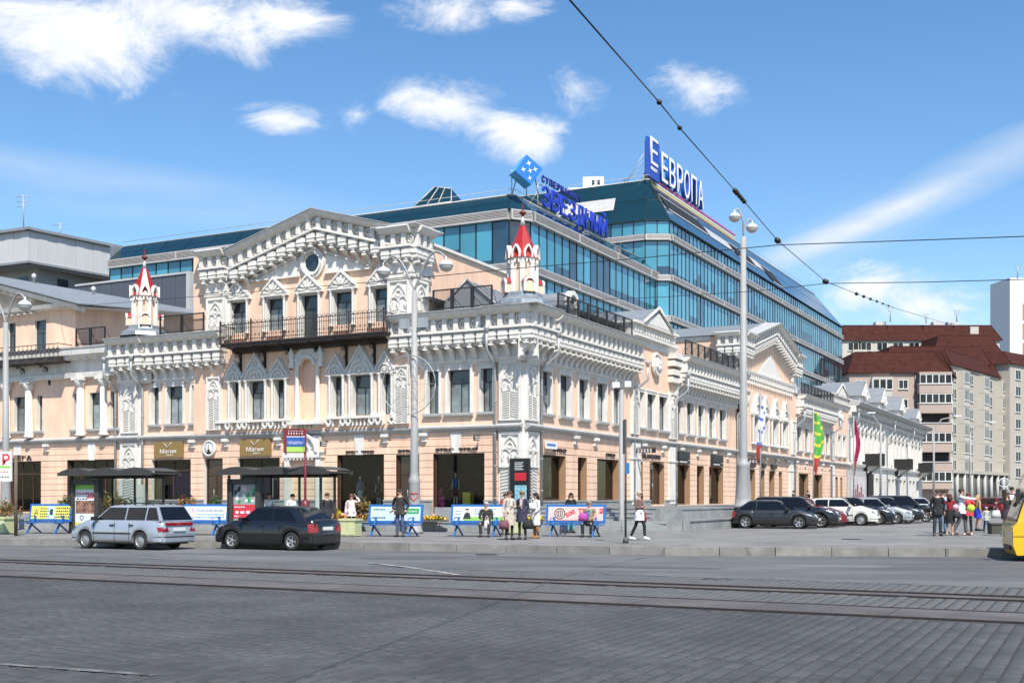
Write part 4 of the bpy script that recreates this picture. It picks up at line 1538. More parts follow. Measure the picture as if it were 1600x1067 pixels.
mannequin(FL, 592, .7, .9, 1.8, mat('cloth_dark', (.03, .03, .04), .8), mat('cloth_dark', (.03, .03, .04), .8), cream, 'mannequin in dark suit at the right side of the arcade window')
mannequin(FR, 859, .9, 1.35, 1.8, mat('cloth_green', (.06, .18, .13), .8), mat('cloth_green', (.06, .18, .13), .8), cream, 'mannequin in dark green dress in the first window right of the corner')
m = MB(mat('yellow_box', (.65, .6, .08), .6))
x = A(FL, 734, -1)
m.box(x - .22, x + .25, .6, 1.0, .98, 1.75)
m.obj('display_box', None, FL, label='yellow display box beside the mannequin in the big shop window', cat='box')
pk = mat('pink_bear_fluff', (.75, .12, .38), .9, var=.3, scale=20)
m = MB(pk)
x = A(FL, 687, -.7)
for (dx, dz, r) in ((0, .3, .3), (-.05, .75, .22), (-.2, .95, .08), (.12, .95, .08), (.2, .12, .16), (-.22, .1, .16), (.25, .45, .12)):
 m.lathe([(.02, -r), (r * .75, -r * .65), (r, 0), (r * .75, r * .65), (.02, r)], 8, (x + dx, .7, .98 + dz))
m.obj('pink_toy', None, FL, label='pink plush toy in the left corner of the big shop window', cat='toy')
m = MB(mat('cerise_cushion', (.7, .03, .35), .8))
m.box(x + .5, x + 1.4, .6, 1.1, .68, .82)
m.box(x + 1.5, x + 2.0, .6, 1.1, .68, .78)
m.obj('cushion', None, FL, label='flat cerise cushion under the mannequin in the big shop window', cat='cushion')
# ================================================================== left building with gable and columns
LB = empty('left_building', FL @ V((-45, 0, 0)), 0, 'peach house with columns, small balcony and grey gabled roof left of the red turret', 'building')
cols = [(L_(8), L_(20)), (L_(44), L_(54)), (L_(125), L_(134)), (L_(161), L_(171))]
wl = [(L_(22), L_(44)), (L_(58), L_(66)), (L_(115), L_(125)), (L_(140), L_(160.5)), (L_(172), L_(184))]
wl += [(-44.5, -43.2), (-48, -46.8), (-52, -51)]
upper_bay(LB, FL, -58, -28.7, wl, surr=False, zw=(5.9, 8.2), z1=9.2)
for a, b in wl:
 s = MB(GREYTRIM)
 s.extx([(0, 0), (0, -.22), (-.18, -.16), (-.2, -.08), (-.2, 0)], a - .2, b + .2)
 s.obj('window_sill', LB, FL @ T(0, 0, 5.88))
for a, b in cols:
 c, r = (a + b) / 2, .26
 m = MB(WHITE2)
 m.lathe([(r * 1.3, 0), (r * 1.3, .15), (r, .22), (r * .92, 3.1), (r * .85, 3.15), (r * 1.1, 3.2), (r * 1.5, 3.5), (r * 1.5, 3.6)], 12)
 m.box(-r * 1.7, r * 1.7, -r * 1.5, r, 3.6, 3.8)
 m.obj('column', LB, FL @ T(c, -.2, 5.4))
m = MB(WHITE, WHITE2, GREYTRIM)
m.extx([(0, 9.15), (-.3, 9.2), (-.35, 9.5), (-.2, 9.55), (-.2, 10.3), (-.55, 10.4), (-.9, 10.6), (-.95, 11.0), (0, 11.0)], -41.2, -28.8)
m.extx([(-1.0, 11.0), (-1.0, 11.08), (.3, 11.2), (.3, 11.0)], -41.3, -28.8, 2)
m.extx([(0, 9.15), (-.3, 9.2), (-.35, 9.5), (0, 9.55)], -58, -41.2)
for i in range(14):
 m.box(-41 + i * .9, -40.7 + i * .9, -.7, -.2, 10.3, 10.55, 1)
m.obj('cornice_moulding', LB, FL)
x41 = A(FL, 118)
WT = 13.75
mb = MB(PEACH, WHITE)
hb = [(A(FL, 12), A(FL, 24.5), 10.6, 13.2, 1, .3), (A(FL, 54), A(FL, 72), 10.6, 13.2, 1, .3)]
hb += [(-46, -44.9, 10.6, 13.2, 1, .3)]
wallgrid(mb, -58, x41, 9.2, WT, hb)
mb.quad((x41, 0, 9.2), (x41, 14, 9.2), (x41, 14, 15.0), (x41, 0, WT))
mb.obj('upper_wall', LB, FL)
for a, b, c, d, *_q in hb:
 window(LB, FL, a, b, c, d, .28, 'door')
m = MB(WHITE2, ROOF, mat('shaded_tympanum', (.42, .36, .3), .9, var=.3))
xg = -41.2 - (58 - 41.2)
xc = -46.0
# gable front with raking cornice and dentils
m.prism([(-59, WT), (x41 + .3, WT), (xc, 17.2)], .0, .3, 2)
m.extx([(0, WT), (-.5, WT + .08), (-.6, WT + .32), (0, WT + .36)], -60, x41 + .6)
sl2 = .262
m.extx([(0, 17.15), (-.6, 17.25), (-.75, 17.55), (0, 17.6)], xc, x41 + .9, 0, -sl2 * (x41 + .9 - xc))
zr1 = 17.62 - sl2 * (x41 + 1.2 - xc)
m.add([(xc, -.85, 17.62), (x41 + 1.2, -.85, zr1), (x41 + 1.2, 14, zr1 + 1.2), (-52, 14, 19.0), (xc, -.85, 17.7), (x41 + 1.2, -.85, zr1 + .08), (x41 + 1.2, 14, zr1 + 1.28), (-52, 14, 19.1)],
  [(3, 2, 1, 0), (4, 5, 6, 7), (0, 1, 5, 4), (1, 2, 6, 5), (2, 3, 7, 6)], 1)
for i in range(16):
 xx = xc + .3 + i * .62
 if xx < x41 + .4:
  z = 17.12 - sl2 * (xx - xc)
  m.box(xx, xx + .22, -.5, 0, z - .14, z + .02)
  m.box(xx, xx + .22, -.4, 0, WT - .14, WT)
m.obj('gable', LB, FL)
m = MB(WHITE2)
m.add([(x41, 0, WT), (x41 + 1.1, -.6, zr1 - .1), (x41 + 1.1, 14, zr1 + 1.4), (x41, 14, 15.0)], [(0, 1, 2, 3)])
m.obj('side_eaves', LB, FL)
m = MB(IRON2)
q0, q1 = A(FL, -60, 1.2), A(FL, 91, 1.2)
m.box(q0, q1, -1.25, 0, 10.2, 10.36)
o = m.obj('balcony', LB, FL)
r_ = MB(IRON2, mat('cream_balusters', (.6, .5, .4), .7))
r_.tube([(q0, -1.2, 11.35), (q1, -1.2, 11.35), (q1, -.1, 11.35)], .03, 5)
r_.tube([(q0, -1.2, 10.5), (q1, -1.2, 10.5), (q1, -.1, 10.5)], .02, 5)
k = q0
while k < q1:
 r_.arc(k, 10.92, .17, 0, 2 * math.pi, .035, -1.22, -1.18, 8)
 r_.box(k - .01, k + .01, -1.21, -1.19, 10.5, 11.35)
 k += .4
r_.obj('balcony_railing', o, FL)
for pxk in (-10, 42, 78):
 place('balcony_bracket', bre, o, FL @ T(A(FL, pxk), 0, 0))
holes_l = [(A(FL, 15), A(FL, 64), .5, 3.85, 1, .35), (A(FL, 105), A(FL, 180), .6, 3.9, 1, .35)]
mb = MB(PEACH, BROWNM)
wallgrid(mb, -58, -28.7, .3, 5.0, holes_l, grooves=GRV)
mb.obj('ground_floor_wall', LB, FL)
string_course(LB, FL, -58, -28.7)
place('keystone', kme, LB, FL @ T(L_(144), 0, 0))
place('console', bme, LB, FL @ T(L_(75), 0, 0))
shop(LB, FL, holes_l[0][0] + .01, holes_l[0][1] - .01, .51, 3.84, mull=3, transom=3.0)
shop(LB, FL, holes_l[1][0] + .01, holes_l[1][1] - .01, .61, 3.89, mull=4, transom=3.2, wall_m=mat('warm_shop_interior', (.09, .055, .04), .8, var=.6, scale=1))
plinth(LB, FL, -58, -28.7, .3, 1.0, [(h[0], h[1]) for h in holes_l])
m = MB(ROOF)
m.add([(-41.5, -.4, 11.1), (-28.8, -.4, 11.1), (-28.8, 7, 12.8), (-41.5, 7, 12.8)], [(0, 1, 2, 3)])
m.obj('roof_slope', LB, FL)
railing(LB, FL, A(FL, 118, .3), -29.6, 11.2, y=-.3)
cl = MB(PEACH, ROOF)
cl.quad((-58, 14, 0), (-28.9, 14, 0), (-28.9, 14, 12.4), (-58, 14, 12.4), 0)
cl.quad((-41.5, 7, 12.79), (-28.8, 7, 12.79), (-28.8, 14, 12.4), (-41.5, 14, 12.4), 1)
cl.obj('rear_roof', LB, FL)
x = L_(30)
text('shop_lettering', 'МЕГА', .42, .03, dkl, None, FL @ T(L_(33), -.06, 3.95), width=2.1, label='dark shop letters above the dark doors at the far left', cat='sign')
m = MB(WHITE2)
m.prism([(-.3, 4.3), (.3, 4.3), (.38, 4.97), (-.38, 4.97)], -.06, 0)
m.obj('keystone', LB, FL @ T(L_(28), 0, 0))
for pxv, dy in ((53, 8), (146, 10)):
 m = MB(mat('white_vent', (.6, .6, .6), .5))
 m.lathe([(.07, -.6), (.07, .5), (.16, .55), (.17, .72), (.05, .85)], 8)
 m.obj('roof_vent', LB, T(*PY(pxv, 446 if pxv < 100 else 466, 82)))
# ================================================================== glass shopping centre
TEAL1 = mat('teal_blind_glass', (.06, .27, .36), .04, var=.18, scale=.35, spec=1., coat=1., rv=.25)
TEAL2 = mat('teal_dark_glass', (.012, .042, .068), .04, var=.4, scale=.3, spec=1., coat=1., rv=.4)
TEALR = mat('mansard_glass', (.006, .030, .042), .05, var=.25, scale=.2, spec=.7, rv=.1)
BANDL = mat('shaded_louvre_blade', (.30, .285, .275), .6, var=.15, scale=1.5)  # band metal darkened so the blades carry the shade inside the bands
BAND = mat('pale_louvre_metal', (.50, .485, .47), .5, metal=.2, var=.12, scale=1.5)
MULL = mat('dark_mullion', (.015, .022, .026), .4)
LOUV = mat('dark_louvre', (.03, .03, .03), .6)
def pane_meshes():
 out = []
 for split in (0., .25, .45, 1., .12, .7):
  m = MB(TEAL1, TEAL2)
  if split < 1:
   m.box(.04, .96, -.02, 0, split, 1, 0)
  if split > 0:
   m.box(.04, .96, -.02, 0, 0, split, 1)
  out.append(m.mesh('glass_pane'))
 return out
PM = pane_meshes()
def curtain_wall(root, segs, rows, bandh, pw=1.35, seed=1, top_n=285, dark=.3):
 """segs: (frame, x0, x1); rows: (z0, z1) of each strip of glass"""
 r = random.Random(seed)
 spec = []
 mm_ = MB(MULL)
 for F, x0, x1 in segs:
  n = max(1, round((x1 - x0) / pw))
  st = (x1 - x0) / n
  m = MB(MULL)
  zb, zt = min(q[0] for q in rows), max(q[1] for q in rows)
  m.quad((x0, .12, zb - 3), (x1, .12, zb - 3), (x1, .12, zt), (x0, .12, zt))
  m.obj('backing_wall', root, F)
  for z0, z1 in rows:
   mode = 0
   for i in range(n):
    if r.random() < .6:
     mode = r.choice([0, 0, 1, 1, 2, 3, 4, 5] if dark > .2 else [0, 0, 4, 1, 2, 3])
    W = F @ T(x0 + st * i, 0, z0) @ S(st, 1, z1 - z0)
    D = W.translation.y
    vx = abs(F[0][0] - F[1][0] * W.translation.x / D)
    pxw = F_PX * st * vx / D
    vis = (F_PX * abs(z1 - z0) / D) * pxw
    c = EYE + 0
    ppx = 800 + F_PX * W.translation.x / D
    ppy = HZ - F_PX * (z1 - EYE) / D
    # what the old front hides shows nothing
    hidden = (ppx < 330 and ppy > 425) or (330 < ppx < 660) or (ppx < 188) or (ppx > 660 and ppx < 818 and ppy > 430)
    spec.append((-(vis if not hidden else vis * .01), len(spec), mode, W))
    mm_.M = F
    mm_.box(x0 + st * i - .035, x0 + st * i + .035, -.07, .02, z0, z1)
 mm_.M = None
 mm_.obj('mullions', root, kind='stuff')
 spec.sort()
 rest = MB(TEAL1, TEAL2)
 for k, (a, _i, mode, W) in enumerate(spec):
  if k < top_n:
   place('glass_pane', PM[mode], root, W)
  else:
   me = PM[mode]
   rest.M = W
   vs = [v.co.copy() for v in me.vertices]
   n0 = len(rest.v)
   rest.v.extend([tuple(W @ v) for v in vs])
   for p in me.polygons:
    rest.f.append([n0 + i for i in p.vertices])
    rest.m.append(p.material_index)
    rest.sm.append(False)
 rest.M = None
 if rest.v:
  rest.obj('far_glass_panes', root, kind='stuff')
def band(root, segs, z0, z1, out=.35):
 for F, x0, x1 in segs:
  m = MB(BAND, BANDL)
  m.box(x0, x1, -out, .1, z1 - .1, z1)
  m.box(x0, x1, -out - .03, .1, z0, z0 + .09)
  n = 5
  for i in range(n):
   zz = z0 + .1 + (z1 - z0 - .2) * i / n
   m.extx([(-out + .02, zz + .07), (-out - .0, zz), (-out + .06, zz), (-out + .1, zz + .07)], x0, x1, 1)
  k = x0
  while k < x1:
   m.box(k, k + .12, -out - .05, -out + .02, z0, z1)
   k += 8
  m.box(x0, x1, -.2, .1, z0 + .09, z1 - .1)
  m.obj('louvre_band', root, F)
def poly_frames(pts):
 out = []
 for a, b in zip(pts[:-1], pts[1:]):
  out.append((frame(a, b - a), 0., (b - a).length))
 return out
M1 = CN + INL * 21 + INR * 10.7
e1 = M1 + DL * 41
p1 = [e1, M1 + DL * 1.05, M1 + DR * 1.35, M1 + DR * 30]
MALL = empty('shopping_centre', M1, 0, 'teal glass shopping centre with sloping dark glass roof rim behind the peach arcade', 'building')
s1 = poly_frames(p1)
# start long runs on the corner side so that corner panes are whole
curtain_wall(MALL, s1, [(18.5, 21.7), (14.7, 17.9), (10.9, 14.1)], .7, 1.38, 3, 140)
for z in (21.7, 17.9, 14.1):
 band(MALL, s1, z, z + (.62 if z < 21 else .75))
def inset_ring(pts, d, first=None, last=None):
 """inner offset of an open polyline (inside is on its left, y+ of its frames)"""
 out = []
 ns = [V((-(b - a).normalized().y, (b - a).normalized().x, 0)) for a, b in zip(pts[:-1], pts[1:])]
 for i, p in enumerate(pts):
  if i == 0:
   out.append(p + ns[0] * d)
  elif i == len(pts) - 1:
   out.append(p + ns[-1] * d)
  else:
   n = (ns[i - 1] + ns[i]).normalized()
   out.append(p + n * (d / max(.3, n.dot(ns[i]))))
 return out
def mansard(root, pts, z0, z1, inset, pw=2.8, name='roof_glass', close=True):
 o_ = inset_ring(pts, -.25)
 i_ = inset_ring(pts, inset)
 for a, b, c, d in zip(o_[:-1], o_[1:], i_[1:], i_[:-1]):
  n = max(1, round((b - a).length / pw))
  for j in (0, 1):
   m = MB(TEALR)
   for k in range(n):
    def Q(u, v):
     p = a.lerp(b, u).lerp(d.lerp(c, u), v)
     return (p.x, p.y, z0 + (z1 - z0) * v)
    u0, u1 = (k + .012) / n, (k + .988) / n
    v0, v1 = j / 2 + .008, j / 2 + .492
    m.add([Q(u0, v0), Q(u1, v0), Q(u1, v1), Q(u0, v1)], [(0, 1, 2, 3)])
   m.obj(name, root)
  m = MB(MULL)
  m.add([(a.x, a.y, z0 - .03), (b.x, b.y, z0 - .03), (c.x, c.y, z1 - .05), (d.x, d.y, z1 - .05)], [(0, 1, 2, 3)])
  m.obj('roof_backing', root)
  m = MB(BAND)
  m.tube([(d.x, d.y, z1 + .02), (c.x, c.y, z1 + .02)], .06, 4)
  for hh in (.45,):
   m.tube([(d.x, d.y, z1 + hh), (c.x, c.y, z1 + hh)], .02, 4)
  m.obj('roof_rail', root)
 return i_
i1 = mansard(MALL, p1, 22.45, 23.95, 1.5)
m = MB(ROOF)
m.add([(p.x, p.y, 23.8) for p in i1] + [(*(i1[-1] + INR * 20).xy, 23.8), (*(i1[0] + INL * 20).xy, 23.8)], [tuple(range(len(i1) + 2))])
m.add([(e1.x, e1.y, 5), (*(e1 + INL * 22).xy, 5), (*(e1 + INL * 22).xy, 23.8), (e1.x, e1.y, 23.8)], [(0, 1, 2, 3)])
m.obj('flat_roof', MALL)
# end cheek at the far left
K2 = CN + DR * 48.0 + INR * 9.7
p2 = [K2 + DL * 26, K2 + DL * 2.0, K2 + DR * 1.0, K2 + DR * 77.8, K2 + DR * 77.8 + INR * 25]
M2 = empty('upper_shopping_centre', K2, 0, 'taller rear block of the glass shopping centre with long sloping blue glass roof', 'building')
s2 = poly_frames(p2)
curtain_wall(M2, s2, [(26.15, 27.3), (22.3, 25.4), (18.5, 21.6), (14.7, 17.8), (10.9, 14.0)], .7, 1.15, 9, 290, dark=.1)
for z in (25.45, 21.65, 17.85, 14.05):
 band(M2, s2, z + .04, z + .6)
i2 = mansard(M2, p2, 27.35, 32.1, 3.3, pw=3.2)
m = MB(ROOF)
m.add([(p.x, p.y, 32.0) for p in i2], [tuple(range(len(i2)))])
m.obj('flat_roof', M2)
# dark louvre openings in the long mansard slope
o2, ii2 = inset_ring(p2, -.25), i2
def slope_pt(t, v, lift=.08):
 a, b = o2[2], o2[3]
 d, c = ii2[2], ii2[3]
 p = a.lerp(b, t).lerp(d.lerp(c, t), v)
 q = -INR * .6 + V((0, 0, .7))
 return V((p.x, p.y, 27.35 + 4.75 * v)) + q * lift
for (t0, t1, v0, v1, n) in ((.03, .19, .40, .74, 24), (.325, .42, .30, .62, 10), (.49, .56, .12, .55, 8)):
 m = MB(LOUV, BAND)
 for k in range(n):
  a, b = t0 + (t1 - t0) * k / n, t0 + (t1 - t0) * (k + .7) / n
  m.add([slope_pt(a, v0), slope_pt(b, v0), slope_pt(b, v1), slope_pt(a, v1)], [(0, 1, 2, 3)])
 q = [slope_pt(t0, v0 - .04, .05), slope_pt(t1, v0 - .04, .05), slope_pt(t1, v1 + .04, .05), slope_pt(t0, v1 + .04, .05)]
 m.add(q, [(0, 1, 2, 3)], 1)
 m.obj('roof_louvre', M2)
for (t0, t1) in ((.20, .315), (.43, .485)):
 m = MB(BAND)
 m.add([slope_pt(t0, .36, .05), slope_pt(t1, .36, .05), slope_pt(t1, .62, .05), slope_pt(t0, .62, .05)], [(0, 1, 2, 3)])
 m.obj('roof_panel', M2)
m = MB(BAND)
Fq = frame(o2[1], o2[0] - o2[1])
a_, b_ = o2[1], ii2[1]
pA = o2[1].lerp(o2[0], .12)
pB = o2[1].lerp(o2[0], .42)
for u0, u1 in ((.14, .4),):
 pts = []
 for u, v in ((u0, .32), (u1, .32), (u1, .62), (u0, .62)):
  p = o2[1].lerp(o2[0], u).lerp(ii2[1].lerp(ii2[0], u), v)
  pts.append(V((p.x, p.y, 27.35 + 4.75 * v)) + (-INL * .6 + V((0, 0, .7))) * .08)
 m.add(pts, [(0, 1, 2, 3)])
m.obj('roof_panel', M2)
# rainbow strip along the roof edge
cols_ = [('rainbow_magenta', (.42, .08, .26)), ('rainbow_white', (.7, .7, .7)), ('rainbow_yellow', (.7, .6, .15)), ('rainbow_teal', (.1, .35, .4))]
ms = [flat(n, c) for n, c in cols_]
m = MB(*ms)
FE = frame(ii2[2], DR)
for k in range(4):
 z = 32.75 - .26 * k
 m.box(.5, A(FE, 1150), .1 + .03 * k, .2 + .03 * k, z, z + .22, [0, 1, 2, 1][k])
m.obj('rainbow_strip', None, FE, label='long magenta, white and yellow strip along the upper glass roof edge below the white letters', cat='strip')
# big letters
wl_ = mat('white_sign_face', (.82, .82, .82), .5)
bl_ = mat('blue_sign_side', (.02, .12, .5), .4)
xa, xb = A(FE, 1031), A(FE, 1099)
n = 6
wch = (xb - xa) / n
ES = empty('roof_sign', FE @ V((xa, 0, 32.9)), 0, 'large white letters ЕВРОПА with blue sides on the upper glass roof', 'roof sign')
for i, ch in enumerate('ЕВРОПА'):
 Wt = FE @ T(xa + wch * (i + .5), -.1, 33.15)
 text('letter', ch, 4.0, .02, wl_, ES, Wt, width=wch * .78)
 text('letter_side', ch, 4.0, .22, bl_, ES, Wt @ T(0, .25, 0), width=wch * .80)
fr = MB(STEELP)
for i in range(7):
 x = xa + wch * i
 fr.tube([(x, .6, 32), (x, .6, 36)], .05, 4)
 fr.tube([(x, .6, 35.5), (x, 2.2, 32)], .04, 4)
fr.tube([(xa, .6, 33.4), (xb, .6, 33.4)], .05, 4)
fr.tube([(xa, .6, 35.6), (xb, .6, 35.6)], .05, 4)
fr.obj('sign_frame', ES, FE)
pa, pb = A(FE, 1007.5), A(FE, 1026)
m = MB(flat('deep_blue_panel', (.02, .08, .42)), bl_)
zb, zt = ZZ(FE, 1026, 287), ZZ(FE, 1007, 213)
m.box(pa, pb, -.3, -.05, zb, zt)
o = m.obj('panel_sign', None, FE, label='tall dark blue panel with white letter E at the corner of the upper roof', cat='roof sign')
text('letter', 'Е', 3.6, .03, wl_, o, FE @ T((pa + pb) / 2, -.34, zb + 1.35), width=(pb - pa) * .6)
text('lettering', 'молл', .6, .02, wl_, o, FE @ T((pa + pb) / 2, -.34, zb + .75), width=(pb - pa) * .5)
fr = MB(STEELP)
for x in (pa + .3, pb - .3):
 fr.tube([(x, 2.2, 31.9), (x, .2, zt - 1.5)], .04, 4)
 fr.tube([(x, .1, 31.9), (x, .1, zt - .3)], .05, 4)
for k in range(3):
 fr.tube([(pa - 1.2 + .4 * k, 2, 32.0), (pa + .3, .1, 32.9 + .7 * k)], .022, 4)
fr.obj('sign_frame', o, FE)
# blue letters on the lower block
F1 = frame(i1[2], DR)
xa, xb = A(F1, 842), A(F1, 946)
LS = empty('letter_sign', F1 @ V((xa, 0, 23.95)), 0, 'blue letters ЗВЕЗДНЫЙ with СУПЕРМАРКЕТ above on struts along the lower glass roof', 'roof sign')
blt = flat('blue_letter_face', (.012, .04, .42))
wd = 'ЗВЕЗДНЫЙ'
st = (xb - xa) / len(wd)
for i, ch in enumerate(wd):
 text('letter', ch, 2.15, .07, blt, LS, F1 @ T(xa + st * (i + .5), -.2, 24.15), width=st * .82, bold=.02)
wd = 'СУПЕРМАРКЕТ'
xs1 = A(F1, 905)
st = (xs1 - xa) / len(wd)
for i, ch in enumerate(wd):
 text('letter', ch, .72, .05, flat('dark_blue_letter', (.01, .02, .2)), LS, F1 @ T(xa + st * (i + .5), -.2, 25.95), width=st * .7, bold=.02)
fr = MB(STEELP)
for i in range(9):
 x = xa + (xb - xa) * i / 8
 fr.tube([(x, .1, 23.9), (x, .1, 25.8)], .05, 4)
 fr.tube([(x, .1, 25.2), (x + .3, 1.4, 23.9)], .04, 4)
fr.tube([(xa, .12, 24.3), (xb, .12, 24.3)], .05, 4)
fr.tube([(xa, .12, 25.85), (xb, .12, 25.85)], .05, 4)
fr.obj('sign_frame', LS, F1)
# tilted star cube
cc = PY(823, 268, 84.6)
Fc = frame(cc, (.93, .36, 0))
Wc = Fc @ RY(R(36)) @ S(1, 1, 1)
bA, bB = flat('cube_blue', (.01, .16, .55)), flat('cube_side_blue', (.1, .4, .75))
m = MB(bA, bB)
q = .78
m.box(-q, q, -.45, -.43, -q, q, 0)
m.box(-q, q, -.43, .8, -q, q, 1)
CU = m.obj('cube_sign', None, Wc, label='blue cube sign standing on its edge with five white stars', cat='roof sign')
for (sx, sz, r) in ((-.3, .38, .24), (.35, .35, .22), (-.35, -.28, .22), (.1, 0.0, .22), (.4, -.45, .2)):
 s_ = MB(wl_)
 pts = []
 for k in range(8):
  rr = r if k % 2 == 0 else r * .28
  pts.append((sx + rr * math.cos(R(45 * k - 36)), sz + rr * math.sin(R(45 * k - 36))))
 s_.prism(pts, -.47, -.452)
 s_.obj('star', CU, Wc)
fr = MB(STEELP)
for dx in (-1.1, 0, .9):
 fr.tube([(cc.x + dx, cc.y + .5, 23.7), (cc.x + dx * .7, cc.y + .3, 24.9)], .05, 5)
fr.tube([(cc.x - 1.1, cc.y + .3, 23.7), (cc.x - 1.1, cc.y + .3, 25.6)], .04, 5)
fr.obj('strut', CU)
# glass rooflight, white plant room
m = MB(TEALR, BAND)
Fs = frame(PY(646, 315, 95), -DL)
m.M = Fs @ S(.78, .78, .8)
zb = 0
m.add([(0, 0, -.6), (4.6, 0, -.6), (4.6, 4, -.6), (0, 4, -.6), (1.5, 1.8, 1.75), (3.6, 1.8, 1.3)], [(0, 1, 5, 4), (1, 2, 5), (2, 3, 4, 5), (3, 0, 4)])
for a, b in (((0, 0, -.6), (1.5, 1.8, 1.75)), ((1.5, 1.8, 1.75), (3.6, 1.8, 1.3)), ((3.6, 1.8, 1.3), (4.6, 0, -.6)), ((1.6, 0, -.6), (2.0, 1.8, 1.62)), ((3, 0, -.6), (2.8, 1.8, 1.5)), ((0, 0, -.55), (4.6, 0, -.55))):
 m.tube([a, b], .06, 4, 1)
m.M = None
m.obj('rooflight', MALL)
m = MB(mat('white_plant_room', (.74, .74, .72), .7), GLASSU)
Fw = frame((PY(888, 292, 128).x, 128, 31.5), (1, -.1, 0))
m.box(0, 4.4, 0, 5, -3, 4.3)
m.box(1.6, 3.9, .5, 5, 4.3, 5.6)
m.box(.5, 1, -.05, 0, 3, 3.6, 1)
m.box(2.6, 2.9, .45, .5, 4.7, 5.2, 1)
m.box(3.2, 3.5, .45, .5, 4.7, 5.2, 1)
m.obj('plant_room', M2, Fw)
# dark clad wing and grey roofs left of the centre
m = MB(mat('graphite_cladding', (.075, .085, .105), .5, var=.08), BAND, ROOF)
FD = frame(PY(295, 475, 88), -DL)
FD = FD @ T(0, 0, 0)
zt_ = ZZ(FD, 290, 428)
z0_ = 10.
xl = A(FD, 118)
n = 9
DW = empty('clad_wing', FD @ V((-8, 0, -FD[2][3])), 0, 'dark graphite clad flat wing with white end rib between the turret and glass front', 'building')
for i in range(n):
 a = xl + (0 - xl) * i / n
 b = xl + (0 - xl) * (i + 1) / n
 mm_ = MB(m.mats[0])
 mm_.box(a + .02, b - .02, 0, .3, z0_ - FD[2][3], zt_ - FD[2][3])
 mm_.obj('cladding_panel', DW, FD)
mm_ = MB(BAND, ROOF)
mm_.box(0, .35, -.3, 6, z0_ - FD[2][3], zt_ - FD[2][3] + .12)
mm_.box(xl, 0, -.08, .5, zt_ - FD[2][3] + .01, zt_ - FD[2][3] + .16)
mm_.box(xl, 8, -1.5, 6, z0_ - FD[2][3] - 3, z0_ - FD[2][3] + 2.0, 1)
mm_.obj('white_rib', DW, FD)
# grey sheet-metal hall and its lower storey, far left behind
GH = empty('grey_hall', P(45, 105), 0, 'pale grey sheet metal hall with overhanging upper storey at the far left skyline', 'building')
gm = mat('pale_sheet_metal', (.52, .52, .515), .5, metal=.1, var=.07, scale=.6, streak=.5)
c0 = PY(45, 400, 104)
c0.z = 0
pl_ = c0 + V((-30, 14, 0))
pr_ = c0 + V((14.4, 20, 0))
zt0, zm0 = EYE + (HZ - 360) / F_PX * 104, EYE + (HZ - 408) / F_PX * 104
m = MB(gm, ROOF)
n = 40
for a, b, k in ((pl_, c0, 34), (c0, pr_, 26)):
 Fk = frame(a, b - a)
 L = (b - a).length
 for i in range(k):
  m.M = Fk
  m.box(L * i / k + .01, L * (i + 1) / k - .01, (0 if i % 2 else .03), .2, zm0, zt0)
 m.M = None
 m2_ = MB(ROOF)
 m2_.box(-.3, L + .3, -.35, .3, zt0, zt0 + .25)
 m2_.box(-.2, L + .2, -.25, .3, zm0 - .2, zm0)
 m2_.obj('roof_trim', GH, Fk)
m.obj('sheet_wall', GH)
m = MB(ROOF)
m.add([(pl_.x, pl_.y, zt0 + .2), (c0.x, c0.y, zt0 + .2), (pr_.x, pr_.y, zt0 + .2), (pr_.x - 25, pr_.y + 15, zt0 + .2)], [(0, 1, 2, 3)])
m.obj('flat_roof', GH)
m = MB(mat('grey_render', (.36, .36, .36), .8, var=.15), mat('green_parapet', (.27, .31, .22), .8, var=.25, scale=2), GLASSU)
ins = 2.0
for a, b in ((pl_ + V((0, ins, 0)), c0 + V((0, ins, 0))), (c0 + V((0, ins, 0)), pr_ + V((-.5, ins, 0)))):
 Fk = frame(a, b - a)
 L = (b - a).length
 m.M = Fk
 m.box(0, L, 0, .3, 5, zm0 - .2, 0)
 m.box(-.3, L + .5, -1.6, -1.4, 10, zm0 - 3.1, 1)
 for i in range(int(L / 3.2)):
  m.box(2 + i * 3.2, 3.1 + i * 3.2, -.05, 0, zm0 - 2.6, zm0 - .9, 2)
 m.M = None
m.obj('lower_storey', GH)
def antenna(px, py0, py1, D, lab, n=3, base=None, tilt=0.):
 a, b = PY(px + tilt, py0, D), PY(px, py1, D)
 m = MB(STEELP if True else DARKM)
 m.tube([b, a], .035 * D / 100 + .02, 5)
 for i in range(n):
  z = a.z - .25 - i * .45
  w = .7 - .1 * i
  m.tube([(a.x - w, D, z), (a.x + w, D, z + .1)], .02 * D / 100 + .01, 4)
 m.obj('antenna', None, label=lab, cat='antenna', group='roof antennas')
antenna(37, 304, 360, 106, 'tall thin antenna on the grey hall at the far left skyline', 3, tilt=-1)
antenna(94, 348, 372, 110, 'short thin antenna right of the tall one on the grey hall', 1)
